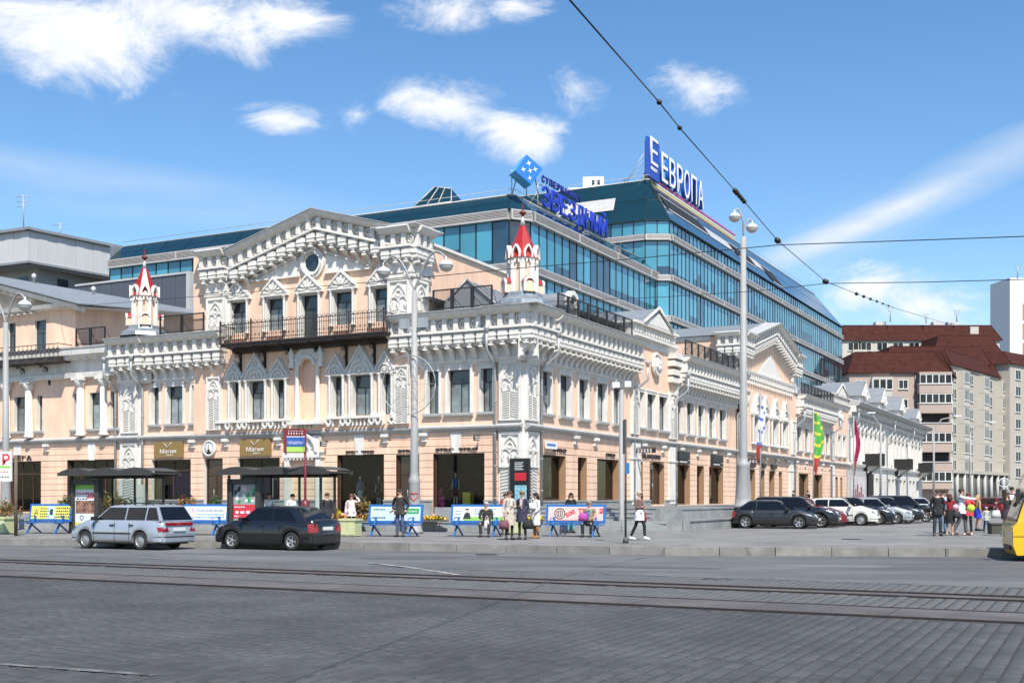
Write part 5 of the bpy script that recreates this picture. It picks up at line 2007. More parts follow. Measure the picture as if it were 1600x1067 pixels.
# ================================================================== white ornate building at the far end
WB = empty('white_building', FR @ V((110, 0, 0)), 0, 'ornate white two storey house with black balconies and deep grey eaves beyond the peach arcade', 'building')
WX0, WX1 = XE, A(FR, 1441)
wbw, wbg = [], []
px_ = [1330.5, 1336.5, 1342.5, 1348.5, 1356, 1363, 1369, 1375, 1388, 1394, 1400, 1406, 1412, 1421, 1426.5, 1432]
for p in px_:
 a = R_(p)
 wbw.append((a, a + (R_(p + 3.4) - a)))
mb = MB(WHITE, WHITE2)
wallgrid(mb, WX0, WX1, 5.4, 11.0, [(a, b, 6.0, 9.2, 1, .45) for a, b in wbw])
wallgrid(mb, WX0, WX1, .0, 5.4, [(a, b, .6, 3.9, 1, .45) for a, b in wbw], grooves=GRV)
mb.quad((WX1, 0, 0), (WX1, 14, 0), (WX1, 14, 11.0), (WX1, 0, 11.0))
mb.obj('wall', WB, FR)
for a, b in wbw:
 window(WB, FR, a, b, 6.0, 9.2, .42)
 window(WB, FR, a, b, .6, 3.9, .42)
 m = MB(WHITE2)
 m.arc((a + b) / 2, 9.2, (b - a) / 2 + .12, 0, math.pi, .3, -.3, 0, 6)
 m.box((a + b) / 2 - .2, (a + b) / 2 + .2, -.42, 0, 9.9, 10.5)
 m.obj('window_hood', WB, FR)
 m = MB(WHITE2)
 for q in (a - .55, b + .35):
  m.box(q, q + .2, -.3, 0, 5.8, 9.3)
  m.box(q - .06, q + .26, -.36, 0, 9.3, 9.6)
 m.obj('pilaster', WB, FR)
m = MB(WHITE2, GREYTRIM, ROOF)
m.extx([(0, 5.0), (-.3, 5.1), (-.4, 5.4), (0, 5.5)], WX0, WX1)
n = 48
for i in range(n):
 x = WX0 + (WX1 - WX0) * i / n
 m.box(x, x + .5, -.9, 0, 11.3, 12.0)
 m.box(x, x + .4, -.4, 0, 10.7, 11.3)
m.extx([(0, 10.6), (-.3, 10.7), (-.4, 10.95), (0, 11.0)], WX0, WX1)
m.extx([(0, 12.0), (-1.2, 12.0), (-1.5, 12.4), (-1.5, 12.5), (0, 12.9)], WX0, WX1 + 1.2, 1)
m.add([(WX0, -1.45, 12.5), (WX1 + 1.2, -1.45, 12.5), (WX1 + 1.2, 6, 14.6), (WX0, 6, 14.6)], [(0, 1, 2, 3)], 2)
m.add([(WX1 + 1.2, -1.45, 12.5), (WX1 + 1.2, 14, 12.5), (WX1 + 1.2, 6, 14.6)], [(0, 1, 2)], 2)
m.obj('cornice', WB, FR)
for p, w, h in ((1338, 2.6, 2.6), (1368, 2.4, 2.9), (1398, 2.4, 2.9), (1424, 2.6, 2.2)):
 x = R_(p)
 m = MB(WHITE2, ROOF, GLASSU)
 m.box(x - w, x + w, -.9, 1, 12.4, 12.4 + h * .35)
 m.prism([(x - w - .3, 12.4 + h * .35), (x + w + .3, 12.4 + h * .35), (x, 12.6 + h)], -1.1, 4, 1)
 m.prism([(x - w, 12.4 + h * .35), (x + w, 12.4 + h * .35), (x, 12.3 + h)], -1.2, -1.1)
 m.arc(x, 12.2 + h * .5, .5, 0, 2 * math.pi, .25, -1.3, -1.1, 8)
 m.obj('roof_gable', WB, FR)
for p0, p1, lab in ((1342, 1365, 0), (1391, 1412, 1), (1427, 1445, 2)):
 x0 = R_(p0 + 6)
 x1 = x0 + 3.6
 m = MB(DARKM, WHITE2)
 m.box(x0, x1, -2.0, 0, 5.3, 5.45)
 for q in (x0 + .4, x1 - .5):
  m.prism([(q, 5.3), (q, 4.3), (q + .12, 4.3), (q + .12, 5.3)], -.5, 0)
  m.extx([(0, 4.0), (-.2, 4.2), (-1.7, 5.3), (0, 5.3)], q, q + .15, 1)
 m.box(x0, x1, -2.0, -1.95, 5.45, 6.75)
 m.box(x0, x0 + .05, -2.0, 0, 5.45, 6.75)
 m.box(x1 - .05, x1, -2.0, 0, 5.45, 6.75)
 m.box(x0 - .05, x1 + .05, -2.06, -1.9, 6.75, 6.82)
 for i in range(14):
  m.box(x0 + .25 * i + .02, x0 + .25 * i + .08, -2.05, -2.0, 5.45, 6.75)
 m.obj('balcony', WB, FR)
for q in (WX0 + .4, R_(1385), R_(1416)):
 downpipe(WB, FR, q, .5, 9.5, out=1.0)
m = MB(GREYTRIM, mat('poster_pale', (.6, .55, .55), .6, var=.5, scale=3), mat('poster_dark_red', (.2, .04, .05), .5))
a, b = R_(1323), R_(1350)
m.box(a, b, -.3, -.05, .6, 4.6)
m.box(a + 1, b - 1, -.34, -.3, .8, 3.9, 1)
for i in range(6):
 m.box(a + 2 + 1.1 * i, a + 2.7 + 1.1 * i, -.36, -.34, 1.0, 1.8 + (i * 37 % 5) * .3, 2)
m.obj('poster_board', None, FR, label='grey framed poster board leaning low on the white house wall behind the parked cars', cat='poster')
m = MB(mat('brown_doorway', (.05, .02, .015), .6))
m.box(R_(1354), R_(1362), -.25, .1, .5, 4.4)
m.obj('doorway', WB, FR)
# ================================================================== apartment blocks
AP1 = mat('pinkish_render', (.40, .315, .27), .85, var=.08, scale=.3, streak=.4)
AP2 = mat('beige_render', (.42, .385, .33), .85, var=.08, scale=.3, streak=.5)
AP3 = mat('pale_render', (.48, .45, .395), .85, var=.07, scale=.3, streak=.4)
ROOFR = mat('dark_red_tiles', (.060, .020, .016), .9, spec=.15, var=.3, scale=1.0, bump=.5, bscale=4)
WFR = mat('white_window_frame', (.68, .68, .67), .5)
_aw = {}
FARG = mat('far_window_glass', (.02, .024, .026), .2, var=.6, scale=.6, spec=.4, rv=.7)
def apwin(root, F, x, z, w, h, nm='window', n=2):
 k = (round(w, 1), round(h, 1), n)
 if k not in _aw:
  w_, h_ = k[0], k[1]
  m = MB(WFR)
  b = .09
  m.box(0, w_, -.08, 0, 0, b)
  m.box(0, w_, -.08, 0, h_ - b, h_)
  for i in range(n + 1):
   q = (w_ - b) * i / n
   m.box(q, q + b, -.08, 0, b, h_ - b)
  m.box(-.1, w_ + .1, -.2, 0, -.08, 0)
  g = MB(FARG)
  g.box(b * .5, w_ - b * .5, -.04, -.02, b * .5, h_ - b * .5)
  _aw[k] = (m.mesh('window'), g.mesh('pane'))
 o = place(nm, _aw[k][0], root, F @ T(x, 0, z))
 place('pane', _aw[k][1], o, F @ T(x, 0, z))
def mans_block(root, F, x0, x1, y1, zb, ze, zt, m_, ins=2.2, over=.5, sides=(1, 1)):
 """block with x along F, depth y1, eaves ze, mansard to zt"""
 m = MB(m_)
 m.box(x0, x1, 0, y1, zb, ze)
 m.obj('wall', root, F)
 r = MB(ROOFR, GREYTRIM)
 o = over
 a, b, c, d = (x0 - o, -o, ze), (x1 + o, -o, ze), (x1 + o, y1 + o, ze), (x0 - o, y1 + o, ze)
 e, f, g, h = (x0 + ins * sides[0], ins, zt), (x1 - ins * sides[1], ins, zt), (x1 - ins * sides[1], y1 - ins, zt), (x0 + ins * sides[0], y1 - ins, zt)
 r.add([a, b, c, d, e, f, g, h], [(0, 1, 5, 4), (1, 2, 6, 5), (2, 3, 7, 6), (3, 0, 4, 7), (4, 5, 6, 7), (3, 2, 1, 0)])
 # tile courses
 nk = max(3, int((zt - ze) / .7))
 for k in range(1, nk):
  u = k / nk
  p, q, s_ = V(a).lerp(V(e), u), V(b).lerp(V(f), u), V(c).lerp(V(g), u)
  r.tube([p, q, s_], .025, 3)
 for p, q in ((e, f), (f, g), (a, e), (b, f)):
  r.tube([p, q], .09, 4)
 r.obj('roof', root, F)
# front block
D0 = 200
FA = frame(P(1330, D0), (1, -.04, 0))
def xa_(px, F=FA):
 return A(F, px)
def za_(py, D=D0):
 return EYE + (HZ - py) / F_PX * D
APT = empty('apartment_block', P(1400, D0), 0, 'beige and pinkish apartment block with dark red mansard roof nearest behind the white house', 'building')
mans_block(APT, FA, xa_(1327), xa_(1482), 16, 0, za_(583), za_(549), AP1, 1.2, sides=(1, .2))
rows_ = [593, 623, 658, 691, 723]
fl_h = 3.35
for k in range(6):
 z = za_(608) - fl_h * k
 apwin(APT, FA, xa_(1337), z, 1.9, 1.5)
 apwin(APT, FA, xa_(1404), z, 1.6, 1.6)
 # canted bay with three windows
 if k < 5:
  m = MB(AP3)
  a, b = xa_(1361), xa_(1392)
  m.prism([(a, z - 1.9), (b, z - 1.9), (b, z - .2), (a, z - .2)], -1.0, 0)
  m.prism([(a, z + 1.7), (b, z + 1.7), (b, z + 2.0), (a, z + 2.0)], -1.0, 0)
  m.obj('bay_parapet', APT, FA)
  for i in range(3):
   apwin(APT, FA @ T(0, -.95, 0), a + .1 + i * 1.13, z - .15, 1.1, 1.8, n=1)
  m = MB(mat('white_fascia', (.6, .6, .58), .6))
  m.box(xa_(1360.5), xa_(1361.5), -1, 0, z - .2, z + 1.8)
  m.box(xa_(1391.5), xa_(1392.5), -1, 0, z - .2, z + 1.8)
  m.obj('bay_corner', APT, FA)
# loggia stack at the right of the front, projecting
for k in range(6):
 z = za_(583) - fl_h * k
 a, b = xa_(1432), xa_(1483)
 m = MB(AP1, WFR, GLASSU)
 m.box(a, b, -1.6, 0, z - 3.35, z - 2.1)
 m.box(a - .15, b + .15, -1.75, 0, z - 2.1, z - 2.0, 1)
 m.box(a, b, -1.6, 0, z - .35, z)
 m.obj('balcony', APT, FA)
 if k in (2, 4):
  m = MB(AP1, SHOPIN)
  m.box(a, b, -.05, 0, z - 2.0, z - .35, 1)
  m.box(a + .1, a + .35, -1.5, -1.3, z - 2.0, z - .35, 0)
  m.box(b - .35, b - .1, -1.5, -1.3, z - 2.0, z - .35, 0)
  m.obj('open_loggia', APT, FA)
 else:
  for i in range(5):
   apwin(APT, FA @ T(0, -1.5, 0), a + .1 + i * (b - a - .2) / 5, z - 2.0, (b - a - .2) / 5, 1.6, n=1)
m = MB(mat('dark_drain', (.16, .15, .14), .6))
for p in (1394, 1430):
 m.tube([(xa_(p), -.1, 1), (xa_(p), -.1, za_(584))], .12, 5)
m.obj('downpipe', APT, FA)
# side front going back to the right
FB = frame(FA @ V((xa_(1483), 0, 0)), (.42, .9, 0))
m = MB(AP1)
mans_block(APT, FB, 0, 10, 14, 0, za_(583), za_(549), AP2, 1.2, sides=(.1, 1))
for k in range(6):
 z = za_(608) - fl_h * k
 for i in range(2):
  apwin(APT, FB, 1.6 + 4 * i, z - .3, 2.0, 2.2, n=3)
# receding blocks behind
AP_B = empty('apartment_block', P(1530, 235), 0, 'tall beige receding apartment block with stacked bay windows right of the nearest red roof', 'building')
DB = 222
FC = frame(PY(1487, 776, DB).xy.to_3d(), (.62, .78, 0))
ze_, zt_ = za_(570, DB) , za_(533, DB)
mans_block(AP_B, FC, -1.5, 48, 9, 0, ze_, za_(544, DB), AP2, 1.4)
FCf = frame(FC @ V((-13.5, 0, 0)), (-.9, .25, 0))
for k in range(7):
 z = ze_ - 3.0 - 3.45 * k
 if z < 5.5:
  continue
 for i, x in enumerate((.4, 4.5, 11, 17.5, 24, 30.5, 37, 43)):
  if i in (1, 3, 5):
   m = MB(AP3)
   m.box(x - .5, x + 3.3, -1.1, 0, z - 1.3, z - .15)
   m.box(x - .5, x + 3.3, -1.1, 0, z + 2.1, z + 2.25)
   m.box(x - .5, x - .3, -1.1, 0, z - .15, z + 2.1)
   m.box(x + 3.1, x + 3.3, -1.1, 0, z - .15, z + 2.1)
   m.obj('bay', AP_B, FC)
   apwin(AP_B, FC @ T(0, -1.05, 0), x - .3, z - .1, 3.3, 2.1, n=4)
  else:
   apwin(AP_B, FC, x, z, 2.2, 2.0, n=2)
m = MB(GLASSU, AP2, GREYTRIM)
for i in range(12):
 x = -6 + i * 4.4
 m.box(x, x + 3.6, -.1, 0, .5, 6.0, 0)
 m.tube([(x - .4, -1.6, 0), (x - .4, -1.6, 6.0)], .35, 8, 2)
m.box(-7, 47, -2, 0, 6.0, 6.6, 1)
m.obj('colonnade', AP_B, FC)
# upper rear roofs
AP_C = empty('apartment_block', P(1440, 260), 0, 'long rear apartment block whose dark red roof tops the skyline left of the white tower', 'building')
DC = 262
FE2 = frame(P(1316, DC), (1, .0, 0))
mans_block(AP_C, FE2, 0, A(FE2, 1562), 22, 0, za_(532, DC), za_(507, DC), AP3, 1.4, sides=(.1, 1))
for i, p in enumerate((1325, 1345, 1370, 1395, 1420, 1520)):
 apwin(AP_C, FE2, A(FE2, p), za_(548, DC), 2.4, 1.9)
m = MB(AP3, SHOPIN)
m.box(A(FE2, 1331), A(FE2, 1353), -.05, 0, za_(548, DC), za_(534, DC), 1)
m.box(A(FE2, 1331), A(FE2, 1353), -1, 0, za_(552, DC), za_(547, DC), 0)
m.obj('loggia', AP_C, FE2)
m = MB(AP3)
m.box(A(FE2, 1517), A(FE2, 1530), .3, 5, za_(530, DC) - .5, za_(510, DC), 0)
m.obj('dormer', AP_C, FE2)
AP_D = empty('apartment_block', P(1470, 243), 0, 'middle apartment block with stepped dark red roofs between the nearest and the rear one', 'building')
DD = 243
FE3 = frame(P(1386, DD), (1, .03, 0))
mans_block(AP_D, FE3, 0, A(FE3, 1545), 12, 0, za_(570, DD), za_(540, DD), AP3, 1.2)
FE4 = frame(P(1462, 252), (1, .05, 0))
mans_block(AP_D, FE4, 0, A(FE4, 1560), 12, 0, za_(550, 252), za_(523, 252), AP3, 1.2)
for i in range(3):
 apwin(AP_D, FE4, A(FE4, 1552) - 3 * i, za_(570, 252), 2.2, 2.6)
AP_E = empty('apartment_block', P(1590, 240), 0, 'beige apartment block with dark red hipped roof cut by the right picture edge', 'building')
FG = frame(P(1578, 245), (.75, .66, 0))
mans_block(AP_E, FG, 0, 40, 16, 0, za_(568, 245), za_(545, 245), AP2, 3)
for k in range(7):
 for i in range(6):
  apwin(AP_E, FG, 2.5 + 6.5 * i, za_(568, 245) - 3.2 - 3.5 * k, 2.4, 2.1)
TW = empty('white_tower_block', P(1580, 330), 0, 'tall white tower block with grey side cut by the right picture edge', 'building')
FT = frame(P(1578, 330), (1, .1, 0))
m = MB(mat('white_tower_render', (.72, .72, .72), .8, var=.05), mat('grey_tower_side', (.34, .36, .39), .8, var=.05), mat('brick_panel', (.4, .2, .14), .8))
zt_ = za_(434, 330)
m.box(0, 30, 0, 11, 0, zt_, 0)
for k in range(8):
 m.box(3.8, 4.6, -.1, 0, zt_ - 12 - 5.6 * k, zt_ - 7.4 - 5.6 * k, 2)
m.obj('wall', TW, FT)
for p, y0, y1, lab in ((1391, 478, 503, 'antenna on the rear red roof, leftmost of three above the grey roof box'), (1447, 490, 505, 'small antenna in the middle of the rear red roof'), (1495, 484, 503, 'antenna on the vent stack of the rear red roof'), (1590, 415, 434, 'antenna on top of the white tower block')):
 antenna(p, y0, y1, 262 if p < 1580 else 330, lab, 3)
m = MB(gm)
for p in (1381, 1495, 1472):
 m = MB(gm)
 a = PY(p, 505, 262)
 m.box(a.x - 1.2, a.x + 1.2, a.y + 2, a.y + 4, a.z - 1.5, a.z + .7)
 m.obj('roof_box', AP_C)
# ================================================================== ground
ZR = -.24
SET_A = mat('ground_earth', (.11, .108, .1), .9, var=.2, scale=.1)
m = MB(SET_A)
g = 6
m.add([(-900, -300, ZR - .012), (900, -300, ZR - .012), (900, 1800, ZR - .012), (-900, 1800, ZR - .012)], [(0, 1, 2, 3)])
m.obj('ground', kind='structure')
# kerb line, road side
kp = [V((-45, 52.0, 0)), V((-18.6, 41.7, 0)), V((-6.45, 38.5, 0)), V((4.5, 34.1, 0)), V((14.2, 33.3, 0)), V((60, 30.5, 0))]
m = MB(ASPH)
m.add([(p.x, p.y + .2, ZR) for p in kp] + [(60, 4, ZR), (-45, 4, ZR)], [tuple(range(7, -1, -1))])
m.obj('road', kind='structure')
m = MB(PAVE)
m.add([(p.x, p.y + .3, -.004) for p in kp] + [(80, 60, -.004), (110, 240, -.004), (20, 240, -.004), (-60, 90, -.004), (-70, 60, -.004)], [tuple(range(10, -1, -1))])
PV = m.obj('pavement', kind='structure')
# kerb stones, one by one
ks_ = [MB(KERB).prism([(.0, .0), (1.0, .0), (1.0, .24), (.99, .262), (.01, .262), (0, .24)], 0, .3).mesh('kerb_stone')]
KB = empty('kerb', kp[2] + V((0, 0, ZR)), 0)
KB['kind'] = 'structure'
for a, b in zip(kp[:-1], kp[1:]):
 L = (b - a).length
 n = round(L / 1.72)
 Fk = frame((a.x, a.y, ZR), b - a)
 for i in range(n):
  x = L * i / n
  if a.x > 30 or a.x < -40 and i < n - 9:
   continue
  place('kerb_stone', ks_[0], KB, Fk @ T(x + .012, rnd.uniform(-.012, .012), rnd.uniform(-.02, .006)) @ S(L / n - .022, 1, 1))
# low second kerb of the gutter and road marks
# tram track: setts strip, rails, concrete edge
FTK = frame(P(0, 24.4), -DL)        # x along the track, y towards the street front
yq = {}
def trk(py, px=800, eye=None):
 D = (EYE - ZR) * F_PX / (py - HZ)
 q = FTK.inverted() @ V(((px - 800) / F_PX * D, D, 0))
 return q.y
y_edge, y_in, y_r2, y_far = trk(937), trk(925), trk(909), trk(904)
m = MB(mat('brown_track_concrete', (.105, .096, .094), .9, big=(.8, .25), var=.2, scale=1.2, bump=.4, bscale=30, rv=.08))
TRK = empty('tram_track', FTK @ V((18, (y_edge + y_in) / 2, ZR)), 0)
TRK['kind'] = 'structure'
m.box(0, 1.98, 0, y_in - y_edge - .09, 0, .02)
sl1 = m.mesh('track_slab')
for i in range(28):
 place('track_slab', sl1, TRK, FTK @ T(-14 + 2 * i, y_edge + .04, ZR + rnd.uniform(-.004, .004)))
m = MB(m.mats[0])
m.box(0, 1.98, 0, .42, 0, .018)
sl2_ = m.mesh('track_slab')
for i in range(28):
 place('track_slab', sl2_, TRK, FTK @ T(-14 + 2 * i, y_r2 + .05, ZR + rnd.uniform(-.004, .004)))
rust = mat('rusty_rail', (.045, .028, .022), .6, metal=.3, var=.35, scale=5)
for y, w in ((y_edge - .04, .08), (y_in - .04, .06), (y_r2 - .02, .06), (y_far, .06)):
 m = MB(rust, mat('rail_groove', (.008, .007, .007), .9))
 m.box(-14, 44, y - w / 2, y + w / 2, ZR, ZR + .028)
 m.box(-14, 44, y - w / 2 - .03, y - w / 2, ZR, ZR + .006, 1)
 m.obj('rail', TRK, FTK)
# setts: rows run with the right-hand front; the nearest 290 are parts, the rest one mesh
SETT = mat('blue_grey_sett', (.062, .0625, .066), .78, var=.2, scale=2.4, bump=.35, bscale=40, rv=.16, big=(.45, .26))
FS = frame((0, 0, ZR), -DL)
pitx, pity = .185, .245     # along the track direction, along the rows
def sett_field(Fm, x0, x1, y0, y1, pitx, pity, seed, vis_only, h0=.009, name=None, cull=True):
 r = np.random.RandomState(seed)
 nx, ny = int((x1 - x0) / pitx), int((y1 - y0) / pity)
 out = []
 for i in range(nx):
  off = r.rand() * pity
  for j in range(ny):
   cx = x0 + (i + .5) * pitx
   cy = y0 + j * pity + off
   w = Fm @ V((cx, cy, 0))
   if cull and (w.y < 7.5 or w.y > 60 or abs(w.x) > w.y * .50 + 3.5):
    continue
   out.append((cx, cy, pitx - .012 - r.rand() * .016, pity - .008 - r.rand() * .03, h0 + r.rand() * .010, (r.rand() - .5) * .05, (r.rand() - .5) * .012, (r.rand() - .5) * .012, w))
 return out
def sett_mesh(lst, Fm, mats, name, parent, n_parts=0):
 lst = sorted(lst, key=lambda q: q[-1].length)
 inview = [q for q in lst if q[-1].y > 10.9 and abs(q[-1].x) < q[-1].y * .42][:n_parts]
 ids = {id(q) for q in inview}
 b = .014
 base = MB(mats)
 base.add([(-.5, -.5, 0), (.5, -.5, 0), (.5, .5, 0), (-.5, .5, 0), (-.42, -.42, 1), (.42, -.42, 1), (.42, .42, 1), (-.42, .42, 1)],
    [(4, 5, 6, 7), (0, 1, 5, 4), (1, 2, 6, 5), (2, 3, 7, 6), (3, 0, 4, 7)])
 me = base.mesh('sett')
 for q in inview:
  cx, cy, w, l, h, rz, tx, ty, _ = q
  place('sett', me, parent, Fm @ T(cx, cy, .0) @ RZ(rz) @ RX(tx) @ S(w, l, h))
 rest = [q for q in lst if id(q) not in ids]
 N = len(rest)
 A_ = np.array([q[:8] for q in rest])
 cx, cy, w, l, h, rz, tx, ty = A_.T
 u = np.array([(-.5, -.5, 0), (.5, -.5, 0), (.5, .5, 0), (-.5, .5, 0), (-.42, -.42, 1), (.42, -.42, 1), (.42, .42, 1), (-.42, .42, 1)])
 X = u[None, :, 0] * w[:, None]
 Y = u[None, :, 1] * l[:, None]
 Z = u[None, :, 2] * h[:, None] + np.where(u[None, :, 2] > 0, X * ty[:, None] + Y * tx[:, None], 0)
 c, s = np.cos(rz)[:, None], np.sin(rz)[:, None]
 PX_ = cx[:, None] + X * c - Y * s
 PY_ = cy[:, None] + X * s + Y * c
 vs = np.stack([PX_, PY_, Z], -1).reshape(-1, 3)
 M_ = np.array(Fm)
 vs = vs @ M_[:3, :3].T + M_[:3, 3]
 fc = np.array([(4, 5, 6, 7), (0, 1, 5, 4), (1, 2, 6, 5), (2, 3, 7, 6), (3, 0, 4, 7)])
 fs = (fc[None] + 8 * np.arange(N)[:, None, None]).reshape(-1, 4)
 mesh = bpy.data.meshes.new(name)
 mesh.vertices.add(len(vs))
 mesh.vertices.foreach_set('co', vs.ravel())
 mesh.loops.add(len(fs) * 4)
 mesh.loops.foreach_set('vertex_index', fs.ravel())
 mesh.polygons.add(len(fs))
 mesh.polygons.foreach_set('loop_start', np.arange(len(fs)) * 4)
 mesh.polygons.foreach_set('loop_total', np.full(len(fs), 4))
 mesh.materials.append(mats)
 mesh.update()
 mesh.validate()
 place(name, mesh, parent, I4)['kind'] = 'stuff'
yt = (FTK @ V((0, y_edge - .1, 0)))
ytl = (FS.inverted() @ V((yt.x, yt.y, 0))).y
fld = sett_field(FS, -34, 16, ytl - 11.5, ytl - .2, pitx, pity, 3, True)
SQ = empty('sett_paving', (0, 14, ZR), 0)
SQ['kind'] = 'structure'
m = MB(mat('sett_joint', (.036, .035, .034), .95, var=.3, scale=3))
m.add([(-34, ytl - 11.5, .004), (16, ytl - 11.5, .004), (16, ytl - .08, .004), (-34, ytl - .08, .004)], [(0, 1, 2, 3)])
m.obj('joint_bed', SQ, FS)
sett_mesh(fld, FS, SETT, 'distant_setts', SQ, 290)
# between the rails and beyond
ya = (FS.inverted() @ (FTK @ V((0, y_in + .03, 0)))).y
yb = (FS.inverted() @ (FTK @ V((0, y_r2 - .1, 0)))).y
yc = (FS.inverted() @ (FTK @ V((0, y_far + .05, 0)))).y
SETT2 = mat('grey_sett', (.098, .099, .1), .8, var=.18, scale=2, bump=.3, bscale=40)
f2 = sett_field(FS, -28, 16, ya, yb, .2, .2, 5, True) + sett_field(FS, -28, 16, yc, yc + 2.2, .2, .2, 6, True)
m = MB(MATS['sett_joint'])
m.add([(-28, ya, .004), (16, ya, .004), (16, yb, .004), (-28, yb, .004)], [(0, 1, 2, 3)])
m.add([(-28, yc, .004), (16, yc, .004), (16, yc + 2.2, .004), (-28, yc + 2.2, .004)], [(0, 1, 2, 3)])
m.obj('track_bed', SQ, FS)
sett_mesh(f2, FS, SETT2, 'track_setts', SQ, 0)
def road_line(pts, w, z=.006, m_=LINE, name='road_marking'):
 m = MB(m_)
 P_ = []
 for px, py in pts:
  D = (EYE - ZR) * F_PX / (py - HZ)
  P_.append(V(((px - 800) / F_PX * D, D, ZR + z)))
 for a, b in zip(P_[:-1], P_[1:]):
  d = (b - a).normalized()
  n = V((-d.y, d.x, 0)) * w / 2
  m.quad(a - n, b - n, b + n, a + n)
 o = m.obj(name)
 o['kind'] = 'structure'
 return o
road_line([(-60, 1035), (242, 1057)], .11, .021, mat('faint_road_paint', (.15, .15, .15), .9, var=.5, scale=7, big=(3, .5)))
road_line([(575, 880), (640, 887), (718, 899)], .13, .020)
for a, b, y in ((0, 130, 864), (250, 470, 868), (520, 600, 862), (900, 930, 878), (620, 830, 871), (60, 210, 857), (1060, 1300, 902)):
 road_line([(a, y), (b, y + .02 * (b - a) * .5)], .05, .005)
m = MB(LINE)
for px, py, w in ((1250, 840, 1.0), (1225, 841, .4), (1180, 850, .3)):
 a = P(px, 2700 / (py - HZ))
 m.box(a.x, a.x + w, a.y, a.y + .1, 0, .003)
m.obj('pavement_marking', kind='structure')
# repaired patches and covers in the road
m2_ = mat('fresh_asphalt_patch', (.082, .083, .086), .85, var=.2, scale=1.5, bump=.5, bscale=60)
m3_ = mat('pale_asphalt_patch', (.165, .163, .158), .9, var=.2, scale=1.5, bump=.5, bscale=60)
for px, py, w, l, a, mt in ((640, 872, 3.0, .9, .1, m2_), (1010, 886, 4.0, 1.0, -.3, m2_), (300, 868, 3.5, .7, -.4, m3_), (1300, 884, 3.2, 1.1, -.2, m3_), (820, 868, 2.2, .6, -.2, m3_)):
 D = (EYE - ZR) * F_PX / (py - HZ)
 q = P(px, D, ZR + .003)
 Wq = T(*q) @ RZ(a)
 r_ = random.Random(px)
 m = MB(mt)
 m.add([(w / 2 * math.cos(k * .52) * r_.uniform(.85, 1.1), l / 2 * math.sin(k * .52) * r_.uniform(.85, 1.1), 0) for k in range(12)], [tuple(range(12))])
 m.obj('asphalt_patch', None, Wq, kind='structure')
for px, py, z in ((1120, 905, ZR), (760, 866, ZR), (1330, 842, 0)):
 D = (EYE - z) * F_PX / (py - HZ)
 m = MB(mat('cast_iron_cover', (.04, .036, .033), .6, var=.4, scale=12))
 m.lathe([(.34, 0), (.34, .008), (.28, .010)], 20)
 m.obj('manhole_cover', None, T(*P(px, D, z + .004)), kind='structure')
# ---- raised plaza in front of the arcade
FP = frame(CN, -DL)                 # same axes as the left front
low = MB(GRANITE, PAVE)
LOWB = empty('low_plaza', FP @ V((-20, -6, 0)), 0)
LOWB['kind'] = 'structure'
yw = -13.2
# front retaining wall of the low plaza runs parallel to the kerb, just behind the benches
w0, w1 = PY(-60, 776, 54.5), PY(1042, 776, 47.6)
w0.z = w1.z = 0
FW = frame(w0, w1 - w0)
LW = (w1 - w0).length
q = MB(PAVE)
pts = [w0 + V((0, 0, .45)), w1 + V((0, 0, .45)), FR @ V((-6.0, -9.6, .45)), FR @ V((0, -9.6, .45)), FR @ V((0, .2, .45)), FL @ V((-58, .2, .45))]
q.add(pts, [tuple(range(len(pts)))])
q.obj('plaza_top', LOWB)
n = int(LW / 1.1)
g = MB(GRANITE)
g.box(0, LW / n - .012, 0, .35, 0, .38)
g.box(0, LW / n - .004, -.04, .4, .38, .46)
gme = g.mesh('wall_block')
for i in range(n):
 place('wall_block', gme, LOWB, FW @ T(LW * i / n, rnd.uniform(0, .01), 0))
# upper terrace beside the right front
TER = empty('terrace', FR @ V((5, -5, 0)), 0)
TER['kind'] = 'structure'
ty = -10.6
t = MB(PAVE)
t.add([FR @ V(p) for p in ((-5.6, ty, 1.0), (6, ty, 1.0), (6, .2, 1.0), (-5.6, .2, 1.0))], [(0, 1, 2, 3)])
t.add([FR @ V(p) for p in ((6, ty, 1.0), (45, ty, .3), (45, .2, .3), (6, .2, 1.0))], [(0, 1, 2, 3)])
t.add([FR @ V(p) for p in ((45, ty, .3), (140, ty, .25), (140, .2, .25), (45, .2, .3))], [(0, 1, 2, 3)])
t.obj('terrace_top', TER)
for tier, (z0, z1, off) in enumerate(((0, .5, -.35), (.5, 1.0, 0))):
 g = MB(GRANITE)
 g.box(0, 1.19, 0, .3, z0, z1 - .07)
 g.box(0, 1.197, -.05, .3, z1 - .07, z1 + .004)
 me = g.mesh('terrace_block')
 for i in range(12):
  place('terrace_block', me, TER, FR @ T(-5.6 + 1.2 * i, ty + off, 0))
g = MB(GRANITE)
g.add([FR @ V(p) for p in ((45, ty - .02, 0), (-5.6, ty - .02, 0), (-5.6, ty - .02, 1.0), (6, ty - .02, 1.0), (45, ty - .02, .3))], [(0, 1, 2, 3, 4)])
g.add([FR @ V(p) for p in ((-5.6, ty - .02, 0), (-5.6, 2, 0), (-5.6, 2, 1.0), (-5.6, ty - .02, 1.0))], [(0, 1, 2, 3)])
g.obj('terrace_wall', TER)
